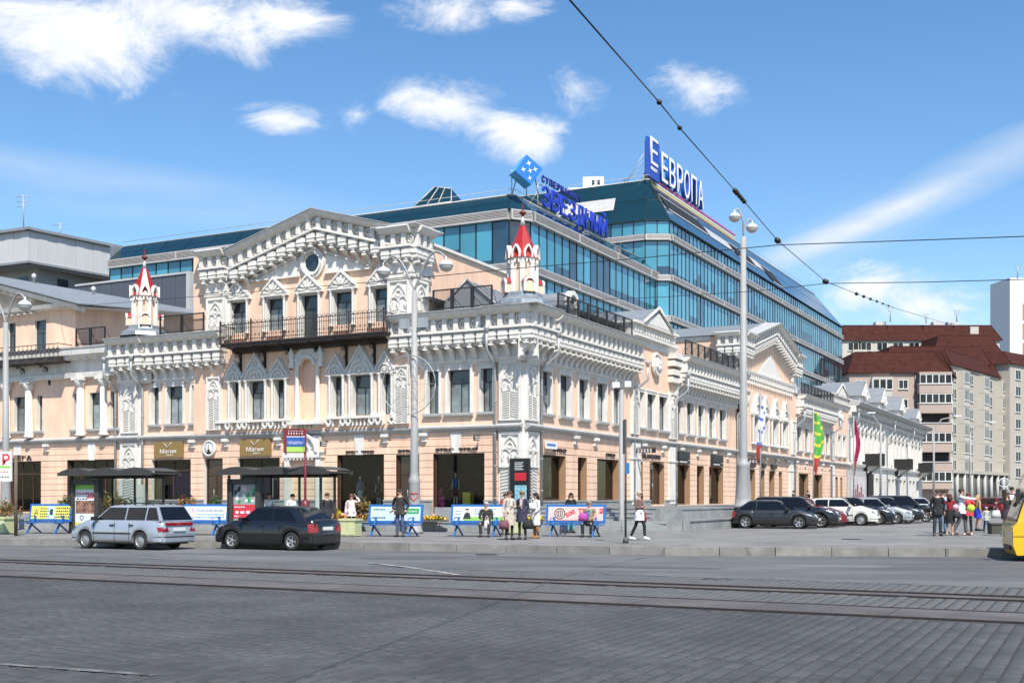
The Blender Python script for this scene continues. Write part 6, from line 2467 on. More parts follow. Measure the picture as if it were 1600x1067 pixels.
# steps up to the terrace, facing the street corner
ST = empty('steps', FR @ V((-7, -5, 0)), 0)
ST['kind'] = 'structure'
for i in range(5):
 x1 = -5.62 - .42 * i
 z1 = .98 - .185 * i
 for k in range(6):
  b = MB(GRANITE)
  b.box(x1 - .44, x1, -9.6 + 1.6 * k, -9.6 + 1.6 * (k + 1) - .012, 0, z1)
  b.box(x1 - .47, x1 - .001, -9.6 + 1.6 * k, -9.6 + 1.6 * (k + 1) - .012, z1, z1 + .03)
  b.obj('step', ST, FR)
FSt = frame(P(935, 47.2), (1, -.1, 0))
for i in range(3):
 for k in range(3):
  b = MB(GRANITE)
  b.box(.95 * k, .95 * (k + 1) - .012, .35 * i, .35 * (i + 1) + .3, 0, .16 * (i + 1))
  b.obj('step', ST, FSt)
# ================================================================== street furniture
def lamp_head(m, x, y, z, r=.29, up=0):
 """round lantern hanging with its glass downwards"""
 m.lathe([(r, 0), (r * .95, r * .36), (r * .72, r * .66), (r * .35, r * .84), (.05, r * .92), (.03, r * 1.4)], 14, (x, y, z), 0)
 m.lathe([(r * .3, -r * .72), (r * .72, -r * .52), (r * .96, -.02), (r * .97, 0)], 14, (x, y, z), 1)
lens = mat('frosted_lens', (.55, .53, .48), .35)
shell = mat('lamp_shell', (.60, .61, .63), .4, var=.1)
POLE = mat('painted_grey_pole', (.31, .31, .305), .6, var=.22, scale=1.1, streak=.6)
def street_lamp(loc, h, arms, base, lab, rz=0, rr=(.17, .1), group=None, arch=1.0):
 o = empty('street_lamp', loc, rz, lab, 'street lamp', group)
 W = WM[o.name]
 m = MB(POLE)
 m.lathe([(base, 0), (base, .12), (base * .86, .18), (base * .78, .5), (base * .62, 2.0), (base * .66, 2.06), (base * .66, 2.22), (rr[0] * 1.1, 2.3), (rr[0], 2.5), (rr[1], h)], 16)
 m.obj('pole', o, W)
 for s_, L, zh in arms:
  a = MB(POLE)
  pts = []
  for i in range(11):
   t_ = i / 10
   ang = math.pi * (1 - t_ * .95)
   pts.append((s_ * L * (1 - (1 + math.cos(math.pi - math.pi * t_ * .95)) / 2 * 0 - (1 - t_)), 0, h + zh + arch * L * math.sin(math.pi * t_ * .72) ** 1.0 - (.0 if t_ < 1 else 0)))
  a.tube([(0, 0, h - .3)] + [(p[0], p[1], p[2]) for p in pts], .045, 6)
  a.obj('arm', o, W)
  b = MB(shell, lens)
  e_ = pts[-1]
  lamp_head(b, e_[0], 0, e_[2] - .3)
  b.obj('lamp_head', o, W)
 return o
b1 = P(647.5, 47)
ang = math.atan2(-DL.y, -DL.x)
LP = street_lamp((b1.x, b1.y, 0), 9.9, ((1, 1.5, 0), (-1, 1.5, 0)), .36, 'concrete double armed street lamp with red heart on its base behind the second bench', ang, (.17, .11))
hm = MB(flat('red_spray', (.6, .03, .03)))
pts = []
for i in range(19):
 t_ = 2 * math.pi * i / 18
 pts.append((.0135 * 16 * math.sin(t_) ** 3 * .75, 0, 1.62 + .0135 * .9 * (13 * math.cos(t_) - 5 * math.cos(2 * t_) - 2 * math.cos(3 * t_) - math.cos(4 * t_))))
dv = (V((0, 0, 0)) - b1).normalized()
rb = .247
Wh = frame((b1.x, b1.y, .28), (1, 0, 0))
hp = [(p[0], -math.sqrt(max(.01, rb * rb - p[0] ** 2)) - .008, p[2]) for p in pts]
hm.tube(hp, .018, 4)
hm.obj('painted_heart', LP, frame((b1.x, b1.y, -.1), (1, 0, 0)))
rg = MB(STEELP)
W_ = WM[LP.name]
for k in range(24):
 pass
rg.tube([(-.16 + 1.28 * math.cos(2 * math.pi * i / 28), -.2, 6.05 + 1.2 * math.sin(2 * math.pi * i / 28)) for i in range(29)], .02, 4)
for i in range(8):
 a = 2 * math.pi * i / 8
 rg.tube([(-.16, -.2, 6.05), (-.16 + 1.28 * math.cos(a), -.2, 6.05 + 1.2 * math.sin(a))], .008, 3)
for k in (0.45, .75):
 rg.tube([(-.16 + 1.28 * k * math.cos(2 * math.pi * i / 20), -.2, 6.05 + 1.2 * k * math.sin(2 * math.pi * i / 20)) for i in range(21)], .008, 3)
rg.obj('ring_ornament', LP, W_)
fl_ = MB(STEELP)
for s_ in (-1, 1):
 fl_.box(s_ * .28, s_ * .6, -.2, .1, 8.35, 8.75)
fl_.box(-.5, .5, -.05, .05, 8.25, 8.35)
fl_.obj('floodlight_box', LP, W_)
b2 = P(1161.5, 57)
street_lamp((b2.x, b2.y, .95), 13.4, ((1, .45, .2), (-1, .45, .7)), .5, 'very tall grey lamp post with two small lanterns behind the first parked car', R(10), (.20, .13), arch=1.5)
b3 = P(9, 50)
LQ = street_lamp((b3.x, b3.y, .45), 8.6, ((1, 1.2, 0), (-1, 1.2, 0)), .3, 'double armed street lamp at the far left edge beside the pharmacy style board', ang, (.15, .1))
def road_lamp(px, py0, D, lab, arm=2.2, side=1):
 o = empty('road_lamp', P(px, D), 0, lab, 'street lamp', 'distant road lamps')
 W = WM[o.name]
 h = EYE + (HZ - py0) / F_PX * D
 m = MB(POLE)
 m.tube([(0, 0, 0), (0, 0, h - .8)], [.14, .09], 8)
 m.tube([(0, 0, h - 1.5), (side * .15, 0, h - .8), (side * .8, 0, h), (side * arm, 0, h + .35)], .06, 6)
 m.obj('pole', o, W)
 m = MB(shell)
 m.box(side * arm - .4, side * arm + .4, -.15, .15, h + .28, h + .42)
 m.obj('lamp_head', o, W)
road_lamp(1459, 655, 118, 'curved road lamp in front of the balconies of the nearest apartment block', 2.4)
road_lamp(1516, 664, 130, 'second curved road lamp before the beige receding apartment block', 2.4)
road_lamp(1376, 650, 120, 'slim road lamp before the white ornate house', 1.0, -1)
# thin grey pole with camera on top
o = empty('camera_pole', P(971, 49.5, .1), 0, 'grey surveillance pole with small cameras near the sign post', 'pole')
W = WM[o.name]
m = MB(POLE)
m.lathe([(.16, 0), (.14, .5), (.11, .6), (.1, 6.0)], 10)
m.box(-.28, -.2, -.2, .1, 6.1, 6.4)
m.obj('pole', o, W)
m = MB(shell, DARKM)
m.box(-.42, -.1, -.3, .25, 6.05, 6.3)
m.lathe([(.02, -.2), (.12, -.1), (.13, .02)], 8, (-.2, -.2, 6.05), 1)
m.box(.12, .4, -.2, 0, 6.1, 6.35)
m.obj('camera', o, W)
# edge-on traffic sign post
o = empty('sign_post', P(977.5, 37.4), 0, 'dark thin sign post at the kerb with edge-on board and small blue plate', 'sign post')
W = WM[o.name]
m = MB(mat('dark_grey_post', (.07, .07, .07), .5))
m.tube([(0, 0, 0), (0, 0, 4.0)], .035, 8)
m.lathe([(.1, 0), (.09, .12), (.04, .2)], 8)
m.obj('post', o, W)
m = MB(MATS['dark_grey_post'])
m.box(-.06, -.02, -.35, .35, 2.9, 4.0)
m.obj('sign_board', o, W)
m = MB(flat('sign_blue', (.02, .14, .35)))
m.box(-.02, .12, -.06, -.03, 2.25, 2.6)
m.obj('blue_plate', o, W)
# ---- benches with advertising backs
def bench(loc, rz, L, lab, advert):
 o = empty('bench', loc, rz, lab, 'bench', 'blue advertising benches')
 W = WM[o.name]
 for i in range(4):
  m = MB(BLUEP)
  m.box(-L / 2, L / 2, -.5 + .13 * i, -.5 + .13 * i + .11, .43, .465)
  m.obj('seat_slat', o, W)
 f = MB(BLUEP)
 B = T(0, .06, .50) @ RX(R(-9))
 f.M = B
 f.box(-L / 2, L / 2, 0, .05, 0, .09)
 f.box(-L / 2, L / 2, 0, .05, .63, .72)
 f.box(-L / 2, -L / 2 + .09, 0, .05, .09, .63)
 f.box(L / 2 - .09, L / 2, 0, .05, .09, .63)
 f.M = None
 f.obj('backrest_frame', o, W)
 for x in (-L / 2 + .35, L / 2 - .35):
  m = MB(BLUEP)
  m.extx([(-.52, 0), (-.44, 0), (.13, .72), (.05, .72)], x - .03, x + .03)
  m.extx([(.3, 0), (.38, 0), (-.32, .45), (-.42, .45)], x + .035, x + .085)
  m.box(x - .03, x + .03, -.46, .1, .40, .43)
  m.obj('leg', o, W)
  m = MB(BLUEP)
  m.tube([(x, -.45, .45), (x, -.48, .68), (x, .06, .72)], .02, 5)
  m.obj('armrest', o, W)
 WP = W @ B
 advert(o, WP, L)
 return o
def panel(o, W, x0, x1, z0, z1, m_, y=-.002, nm='advert_panel', d=.012):
 m = MB(m_)
 m.box(x0, x1, y - d, y, z0, z1)
 return m.obj(nm, o, W)
pw = flat('advert_pale_blue', (.50, .64, .74))
pwh = flat('advert_white', (.68, .72, .74))
pgr = flat('advert_green', (.25, .5, .08))
pye = flat('advert_yellow', (.68, .62, .12))
ppk = flat('advert_pinkish', (.62, .48, .42))
pdk = flat('advert_black', (.03, .03, .035))
prd = flat('advert_red', (.6, .04, .06))
pbl = flat('advert_blue', (.03, .2, .5))
pdg = flat('advert_dark_green', (.02, .3, .08))
def bars(o, W, x0, z0, n, w, h, m_, y=-.02, gap=.4, seed=0):
 r = random.Random(seed)
 m = MB(m_)
 x = x0
 for i in range(n):
  k = w * r.uniform(.5, 1)
  m.box(x, x + k, y - .002, y, z0, z0 + h * r.uniform(.7, 1))
  x += k + w * gap
 m.obj('printed_line', o, W)
def ad1(o, W, L):
 panel(o, W, -L / 2 + .09, L / 2 - .09, .09, .63, pye)
 panel(o, W, -.15, .22, .1, .62, pw, -.014, 'print', .003)
 panel(o, W, -.02, .13, .25, .5, pdk, -.017, 'print', .003)
 text('lettering', 'А', .34, .002, pdk, o, W @ T(-L / 2 + .35, -.018, .24))
 for i in range(4):
  bars(o, W, -L / 2 + .55, .17 + .11 * i, 5, .08, .05, pdk, seed=i)
  bars(o, W, .3, .15 + .12 * i, 7, .09, .06, pdk, seed=i + 9)
def ad2(o, W, L):
 panel(o, W, -L / 2 + .09, L / 2 - .09, .09, .63, pwh)
 text('lettering', 'Польская мода', .17, .002, pdk, o, W @ T(.18, -.016, .42), width=1.25)
 bars(o, W, -.35, .28, 12, .09, .05, pbl, seed=3)
 bars(o, W, -.55, .17, 14, .09, .05, pbl, seed=4)
 text('lettering', 'СВ', .2, .002, prd, o, W @ T(-L / 2 + .42, -.016, .4))
def ad3(o, W, L):
 panel(o, W, -L / 2 + .09, L / 2 - .09, .09, .63, pw)
 panel(o, W, L / 2 - .75, L / 2 - .16, .36, .56, pdg, -.014, 'print', .003)
 text('lettering', 'Гамма', .13, .002, pwh, o, W @ T(L / 2 - .45, -.02, .42), width=.42)
 bars(o, W, -L / 2 + .2, .5, 6, .07, .05, pdk, seed=5)
 bars(o, W, -L / 2 + .2, .17, 8, .06, .07, pdk, seed=6)
 m = MB(pdk)
 m.arc(-.12, .36, .1, R(20), R(170), .05, -.018, -.014, 8)
 m.arc(.05, .28, .09, R(-80), R(90), .05, -.018, -.014, 8)
 m.obj('print', o, W)
def ad4(o, W, L):
 panel(o, W, -L / 2 + .09, L / 2 - .09, .09, .63, pwh)
 panel(o, W, -.6, L / 2 - .1, .1, .24, pgr, -.014, 'print', .003)
 m = MB(pdk, ppk)
 m.prism([(-.62, .16), (-.3, .16), (-.34, .36), (-.44, .42), (-.56, .36)], -.02, -.014)
 m.arc(-.46, .47, .04, 0, 2 * math.pi, .07, -.02, -.014, 8, 1)
 m.box(-.53, -.39, -.022, -.018, .5, .56, 0)
 m.obj('print', o, W)
 for i in range(3):
  bars(o, W, -.15, .34 + .09 * i, 9, .08, .04, pbl, seed=i + 20)
  bars(o, W, -L / 2 + .15, .2 + .12 * i, 4, .07, .05, pbl, seed=i + 30)
def ad5(o, W, L):
 panel(o, W, -L / 2 + .09, L / 2 - .09, .09, .63, ppk)
 m = MB(pdk)
 m.arc(-.62, .36, .2, 0, 2 * math.pi, .035, -.02, -.014, 16)
 m.arc(-.62, .36, .12, 0, 2 * math.pi, .025, -.02, -.014, 12)
 m.box(-.68, -.65, -.02, -.014, .28, .44)
 m.box(-.6, -.57, -.02, -.014, .28, .44)
 m.obj('print', o, W)
 text('lettering', '500', .24, .002, prd, o, W @ T(-.17, -.016, .3) @ RY(R(-28)), width=.4, bold=.01)
 text('lettering', 'ТЕЛЕ  Я', .24, .002, prd, o, W @ T(.6, -.016, .38), width=1.0, bold=.012)
 text('lettering', '310', .24, .002, pdk, o, W @ T(.32, -.016, .12), width=.42, bold=.01)
 bars(o, W, -.8, .1, 14, .07, .025, prd, seed=8)
ba = math.atan2(-.33, 1)
bench(P(76, 47.5), ba, 2.1, 'leftmost blue bench with yellow advert panel', ad1)
bench(P(318, 45.5), ba, 2.1, 'blue bench with white advert between the silver and the black car', ad2)
bench(P(616, 43.9), ba, 2.25, 'blue bench with pale blue and green advert behind the man in the dark leather jacket', ad3)
bench(P(746, 43.9), ba, 2.25, 'blue bench with white and green advert where the old man sits', ad4)
bench(P(898, 43.9), ba, 2.35, 'blue bench with pinkish advert reading 310 where a man holds a purple bag', ad5)
# ---- bus shelters
SHM = mat('shelter_brown_metal', (.045, .042, .040), .45, var=.15)
SHG = clear_glass('shelter_glass', (.80, .86, .84))
def shelter(loc, rz, L, lab, poster):
 o = empty('bus_shelter', loc, rz, lab, 'bus shelter', 'brown bus shelters')
 W = WM[o.name]
 h = 2.35
 m = MB(SHM)
 for x in (-L / 2 + .2, -L / 2 + 1.5, .35, L / 2 - .5):
  m.box(x - .04, x + .04, .5, .58, 0, h)
 for x in (-L / 2 + .2, L / 2 - .5):
  m.box(x - .04, x + .04, -.5, -.42, 0, h)
 m.box(-L / 2 + .1, L / 2 - .4, .5, .58, h - .1, h)
 m.box(-L / 2 + .1, L / 2 - .4, .51, .57, .35, .41)
 m.obj('post_frame', o, W)
 r = MB(SHM, mat('smoked_roof_sheet', (.05, .05, .05), .35))
 nb = 3
 for k in range(nb):
  a = -L / 2 + (L / nb) * k
  n = 10
  top, bot = [], []
  for i in range(n + 1):
   x = a + (L / nb) * i / n
   z = h + .16 + .14 * math.sin(math.pi * i / n)
   top.append((x, z + .02))
   bot.append((x, z))
  for i in range(n):
   r.prism([bot[i], bot[i + 1], top[i + 1], top[i]], -.85, .85, 1)
  r.prism([(a, h + .06), (a + L / nb, h + .06)] + bot[::-1], -.86, -.83, 0)
 r.box(-L / 2 - .1, L / 2 + .1, -.9, -.8, h + .0, h + .14)
 r.box(-L / 2 - .1, L / 2 + .1, .8, .9, h + .0, h + .14)
 for k in range(nb + 1):
  x = -L / 2 + L / nb * k
  r.box(x - .03, x + .03, -.8, .8, h + .04, h + .12)
 r.obj('roof', o, W)
 g = MB(SHG)
 for x0, x1 in ((-L / 2 + 1.56, .29), (.41, L / 2 - .56)):
  g.box(x0, x1, .53, .545, .42, h - .12)
 g.obj('glass_panel', o, W)
 c = MB(SHM)
 xq = -L / 2 + .25
 c.box(xq, xq + 1.3, -.46, -.28, .0, .3)
 c.box(xq - .12, xq + .1, -.5, -.2, 0, 2.2)
 c.box(xq + 1.2, xq + 1.42, -.5, -.2, 0, 2.2)
 c.box(xq, xq + 1.3, -.5, -.2, 2.0, 2.2)
 c.box(xq + .1, xq + 1.2, -.36, -.34, .3, 2.0)
 c.obj('poster_case', o, W)
 poster(o, W @ T(xq + .1, -.365, .3))
 s_ = MB(mat('bench_wood', (.14, .09, .05), .6))
 s_.box(-.6, L / 2 - .8, .1, .45, .43, .47)
 s_.box(-.5, -.44, .2, .4, 0, .43)
 s_.box(L / 2 - 1.0, L / 2 - .94, .2, .4, 0, .43)
 s_.obj('seat', o, W)
def poster1(o, W):
 panel(o, W, 0, 1.1, 0, 1.7, pwh)
 panel(o, W, 0, 1.1, 1.5, 1.7, pgr, -.014, 'print', .003)
 panel(o, W, 0, 1.1, 0, .16, pye, -.014, 'print', .003)
 text('lettering', '20', .32, .002, prd, o, W @ T(.8, -.018, 1.15), width=.4, bold=.012)
 bars(o, W, .1, 1.3, 4, .12, .08, prd, seed=1)
 bars(o, W, .1, 1.1, 4, .12, .05, pdk, seed=2)
 panel(o, W, .04, 1.06, .52, 1.05, mat('print_crowd', (.30, .16, .11), .6, var=1.0, scale=7, obj=True), -.015, 'print', .003)
 m = MB(pdk)
 m.arc(.35, .34, .09, 0, 2 * math.pi, .03, -.02, -.014, 10)
 m.obj('print', o, W)
def poster2(o, W):
 panel(o, W, 0, 1.1, 0, 1.7, flat('poster_grey', (.30, .32, .32)))
 panel(o, W, 0, 1.08, .35, .9, prd, -.014, 'print', .003)
 bars(o, W, .05, .78, 5, .1, .06, pwh, y=-.02, seed=3)
 bars(o, W, .1, .55, 3, .22, .13, pwh, y=-.02, seed=7)
 bars(o, W, .05, .42, 3, .08, .06, pwh, y=-.02, seed=8)
 m = MB(pdk, pdg, ppk, pwh)
 r = random.Random(8)
 for i in range(16):
  x, z = r.uniform(0, .95), r.uniform(.92, 1.5)
  m.box(x, x + .12, -.018, -.014, z, z + r.uniform(.1, .3), i % 4)
 m.obj('print', o, W)
sa = math.atan2(-.42, 1)
shelter(P(186, 47.0), sa, 4.6, 'brown bus shelter with food poster behind the silver estate car', poster1)
shelter(P(444, 44.8), sa, 4.9, 'brown bus shelter with red poster behind the black car', poster2)
# stop sign
o = empty('bus_stop_sign', P(477, 43.2), 0, 'bus stop sign on maroon pole with maroon, blue and green bands above the shelter', 'bus stop sign')
W = WM[o.name]
mar = mat('maroon_paint', (.17, .02, .03), .4)
m = MB(mar)
m.tube([(0, 0, 0), (0, 0, 4.05)], .045, 8)
m.lathe([(.14, 0), (.12, .9), (.18, 1.0), (.16, 1.3), (.06, 1.4)], 10)
m.obj('pole', o, W)
m = MB(mar, flat('sign_deep_blue', (.02, .09, .35)), flat('sign_lime', (.35, .62, .1)), wprint)
m.box(-.8, .02, -.09, .09, 3.15, 4.05)
m.box(-.68, 0, -.095, -.09, 3.38, 3.74, 1)
m.box(-.68, 0, -.095, -.09, 3.18, 3.37, 2)
m.box(-.68, 0, -.097, -.09, 3.735, 3.765, 3)
for i in range(6):
 m.box(-.62 + .1 * i, -.585 + .1 * i, -.1, -.09, 3.84, 3.9, 3)
 m.box(-.62 + .1 * i, -.57 + .1 * i, -.1, -.09, 3.95, 3.97, 3)
m.obj('sign_box', o, W)
text('lettering', 'ПЕРШЕРОН', .14, .003, wprint, o, W @ T(-.35, -.1, 3.47), width=.56)
# advertising board and lamp at the far left
m = MB(flat('board_white', (.7, .72, .7)), SHM, pgr)
o = empty('advert_board', P(2, 44.5), 0, 'white advert board with red mark on brown post at the left picture edge', 'sign')
W = WM[o.name]
m.box(-.5, .42, -.05, .05, 2.1, 3.25, 0)
m.box(-.45, .38, -.06, -.05, 2.62, 2.7, 2)
m.obj('board', o, W)
text('lettering', 'Р', .55, .004, prd, o, W @ T(.2, -.06, 2.75), bold=.01)
bars(o, W, -.4, 2.45, 7, .09, .05, prd, y=-.06, seed=1)
bars(o, W, -.4, 2.25, 7, .09, .05, pdk, y=-.06, seed=2)
m = MB(mat('brown_post', (.13, .10, .07), .8, var=.3, scale=5))
m.tube([(.52, .1, 0), (.52, .1, 3.1)], .07, 8)
m.obj('post', o, W)
# ---- planters, shrubs, flowers
def leaves(n, rx, ry, rz, size, seed, cols, c=(0, 0, 0), shape=.5):
 r = np.random.RandomState(seed)
 m = MB(*cols)
 k = 0
 while k < n:
  p = r.randn(3) * .55
  if np.linalg.norm(p) > 1:
   continue
  # clumps: keep noise lobes
  if math.sin(p[0] * 5 + seed) * math.cos(p[1] * 4 + 1) + math.sin(p[2] * 6) < -.75:
   continue
  q = V((c[0] + p[0] * rx, c[1] + p[1] * ry, c[2] + p[2] * rz))
  u = V(r.randn(3)).normalized()
  w = u.cross(V(r.randn(3))).normalized()
  s_ = size * (.6 + .8 * r.rand())
  m.add([q - u * s_, q - w * s_ * shape, q + u * s_, q + w * s_ * shape], [(0, 1, 2, 3)], r.randint(len(cols)))
  k += 1
 return m
LG = mat('leaf_green', (.05, .085, .025), .6, var=.4, scale=8)
LG2 = mat('leaf_yellow_green', (.14, .16, .04), .6, var=.4, scale=8)
LO = mat('leaf_rust', (.34, .13, .035), .6, var=.4, scale=8)
FLW = mat('flower_orange', (.75, .26, .02), .6, var=.3, scale=10)
FLY = mat('flower_yellow', (.8, .6, .04), .6, var=.3, scale=10)
WOOD = mat('twig', (.07, .05, .03), .8)
def shrub(px, D, z, rx, rz, cols, lab, seed):
 b = P(px, D)
 o = empty('shrub', (b.x, b.y, z), 0, lab, 'shrub')
 W = WM[o.name]
 leaves(900, rx, rx * .8, rz, .055, seed, cols, (0, 0, rz * .95)).obj('foliage', o, W, kind='stuff')
 m = MB(WOOD)
 r = random.Random(seed)
 for i in range(7):
  m.tube([(0, 0, 0), (r.uniform(-.2, .2), r.uniform(-.2, .2), rz * .6), (r.uniform(-.6, .6) * rx, r.uniform(-.4, .4) * rx, rz * 1.5)], [.025, .018, .006], 4)
 m.obj('stem', o, W)
shrub(6, 48.5, .2, .75, .65, [LG, LO, LO, LG2], 'rust and green shrub in the left pale planter at the picture edge', 1)
shrub(163, 51, .45, .95, .75, [LG, LG2, LG2, LO], 'yellow green bushy shrub seen through the left bus shelter', 2)
shrub(189, 51.5, .45, .7, .6, [LG, LG2], 'darker green shrub right beside the bushy one in the left shelter', 9)
shrub(103, 50.5, .45, .4, .6, [LG, LG2], 'narrow green shrub left of the food poster case', 7)
shrub(291, 50.5, .5, .5, .6, [LO, LO, LG2], 'rust brown shrub above the gap right of the silver estate car', 3)
shrub(568, 50.5, .45, .45, .55, [LG2, LO, LG], 'olive shrub behind the man with his hand on his head', 4)
shrub(336, 56.5, .5, .28, .55, [LG, LG], 'dark green clipped bush in front of the shop door below the clock', 5)
shrub(524, 51, .45, .25, .3, [LG2, FLY], 'small yellow flowering plant under the left edge of the arcade window', 8)
pots = mat('pale_planter', (.50, .53, .30), .7, var=.12, scale=3)
def planter(loc, rz, lab):
 o = empty('planter_box', loc, rz, lab, 'planter', 'pale green planter boxes')
 W = WM[o.name]
 m = MB(pots)
 m.box(-.32, .32, -.3, .3, .03, .6)
 m.box(-.36, .36, -.34, .34, .6, .68)
 m.obj('box', o, W)
 for s_ in (-1, 1):
  m = MB(pots)
  m.box(s_ * .16 - .13, s_ * .16 + .13, -.32, -.3, .08, .55)
  m.obj('panel', o, W)
planter(P(548, 43.7), ba, 'pale planter box right of the black car')
planter(P(5, 47), ba, 'pale planter box at the left picture edge')
planter(P(803, 46.2), ba, 'pale planter box half hidden behind the standing women')
def flowerbed(px0, px1, D, z, cols, lab, seed):
 a, b = P(px0, D), P(px1, D - .5)
 L = (b - a).length
 F_ = frame((a.x, a.y, z), b - a)
 m = leaves(500, L / 2, .2, .14, .045, seed, cols, (L / 2, 0, .12), .8)
 o = empty('flower_bed', F_ @ V((L / 2, 0, 0)), 0, lab, 'flowers', 'flower beds on the low wall')
 m.obj('flowers', o, F_, kind='stuff')
 s_ = MB(SET_A)
 s_.box(0, L, -.2, .2, -.02, .05)
 s_.obj('soil', o, F_)
flowerbed(656, 698, 49.6, .46, [FLY, FLY, FLW, LG], 'yellow flower bed between the two middle benches', 11)
flowerbed(822, 850, 49.2, .46, [FLW, FLY, LG], 'orange flowers left of the bench reading 310', 12)
flowerbed(520, 545, 50.2, .46, [FLW, FLW, LG], 'orange flower bed left of the pale planter box', 13)
flowerbed(555, 572, 50.2, .46, [FLW, LG], 'orange flowers right behind the pale planter box', 14)
# ---- feather flags
def flag(px, py0, py1, pyb, D, cols, lab, bend=.25, wob=.2, split=.7, w=.75, g='feather flags on poles'):
 b = P(px, D)
 zt, zb = EYE + (HZ - py0) / F_PX * D, EYE + (HZ - py1) / F_PX * D
 o = empty('feather_flag', (b.x, b.y, .2), 0, lab, 'flag', g)
 W = T(b.x, b.y, 0)
 m = MB(POLE)
 m.tube([(0, 0, .2), (0, 0, zt + .3)], .06, 6)
 m.lathe([(.25, .2), (.2, .35), (.08, .4)], 8)
 m.obj('pole', o, W)
 m = MB(*cols)
 n = 22
 vs, fs, mi = [], [], []
 for i in range(n + 1):
  t_ = i / n
  z = zt - (zt - zb) * t_
  ww = w * math.sin(math.pi * min(1, .18 + .78 * t_)) ** .8
  x0 = wob * math.sin(t_ * 5) - bend * t_
  for k in range(5):
   u = k / 4
   vs.append((x0 + (u - .3) * ww, .12 * math.sin(u * 6 + t_ * 9), z - .15 * math.sin(u * 3)))
 for i in range(n):
  for k in range(4):
   q = i * 5 + k
   c = 0 if i / n < split else 1
   if len(cols) > 2 and c == 0 and (i % 4 == 3 if k < 3 else i % 5 == 0):
    c = 2
   m.add([vs[q], vs[q + 1], vs[q + 6], vs[q + 5]], [(0, 1, 2, 3)], c, True)
 m.obj('cloth', o, W)
fw, frd, fb_ = flat('flag_white', (.7, .72, .78)), flat('flag_red', (.42, .05, .04)), flat('flag_blue', (.08, .14, .5))
flag(1188, 617, 722, 795, 84, [fw, frd, fb_], 'white and blue feather flag with dark red tail before the gabled bay', bend=.15, w=.5, wob=.08)
flag(1271, 643, 740, 795, 100, [flat('flag_green', (.08, .35, .06)), frd, flat('flag_yellow', (.6, .55, .05))], 'green and yellow feather flag with red tail in the middle of the three', w=.8, bend=-.4)
flag(1334, 655, 742, 795, 106, [flat('flag_magenta', (.30, .02, .08)), frd], 'narrow magenta feather flag before the white ornate house', w=.42, bend=-.3)
# ---- overhead wires
WIRE = mat('overhead_wire', (.02, .02, .02), .5)
def sag(a, b, n=12, d=.15):
 return [a.lerp(b, i / n) - V((0, 0, d * 4 * (i / n) * (1 - i / n))) for i in range(n + 1)]
W1 = [(890, 0, 12), (1030, 160, 18), (1062, 200, 20), (1150, 300, 26), (1215, 376, 30), (1290, 440, 38), (1330, 456, 42), (1400, 482, 52), (1470, 503, 66), (1500, 512, 240)]
pts = [PY(*q) for q in W1]
ext = pts[0] + (pts[0] - pts[1]) * 1.2
m = MB(WIRE)
for a, b in zip([ext] + pts[:-1], pts):
 m.tube([a, b], .011, 5)
o = m.obj('overhead_wire', None, label='long slanting span wire with insulators from top centre down to the right', cat='wire', group='overhead tram wires')
def insul(a, b, n, r, nm='insulator'):
 i_ = MB(WIRE)
 d = (b - a)
 i_.tube([a, a.lerp(b, .3), b], [r, r * 1.3, r], 6)
 for k in range(n):
  c = a.lerp(b, (k + .5) / n)
  i_.tube([c - d.normalized() * r * .5, c + d.normalized() * r * .5], r * 2, 8)
 i_.obj(nm, o)
for q, L, r in (((1030, 160, 18), .07, .022), ((1062, 200, 20), .07, .022), ((1150, 300, 26), .3, .03), ((1215, 376, 30), .22, .038), ((1290, 440, 38), .26, .045)):
 c = PY(*q)
 k = min(range(len(pts)), key=lambda i: (pts[i] - c).length)
 d = (pts[k + 1] - pts[k]).normalized()
 insul(c - d * L / 2, c + d * L / 2, 3 if L > .1 else 1, r)
dd = (pts[6] - pts[5]).normalized()
for i in range(6):
 c = pts[6] + (pts[7] - pts[6]) * (.1 + .14 * i)
 insul(c - dd * .07, c + dd * .07, 1, .036 - .003 * i)
cA = pts[3]
insul(cA, cA + (pts[4] - pts[3]) * .2, 4, .028)
for seg, lab in (([(92, 481, 75), (113, 479, 70), (616, 438, 34), (789, 421, 33), (994, 404, 32), (1215, 383, 30), (1420, 376, 27), (1700, 366, 24), (3000, 320, 16)], 'upper level wire crossing the whole picture before the facade'),
     ([(850, 471, 60), (1040, 464, 48), (1180, 455, 42), (1290, 443, 38), (1440, 441, 34), (1700, 434, 28), (3000, 400, 18)], 'lower level wire from the glass front to the right picture edge')):
 m = MB(WIRE)
 q = [PY(*s_) for s_ in seg]
 m.tube(q, .012, 5)
 m.obj('overhead_wire', None, label=lab, cat='wire', group='overhead tram wires')
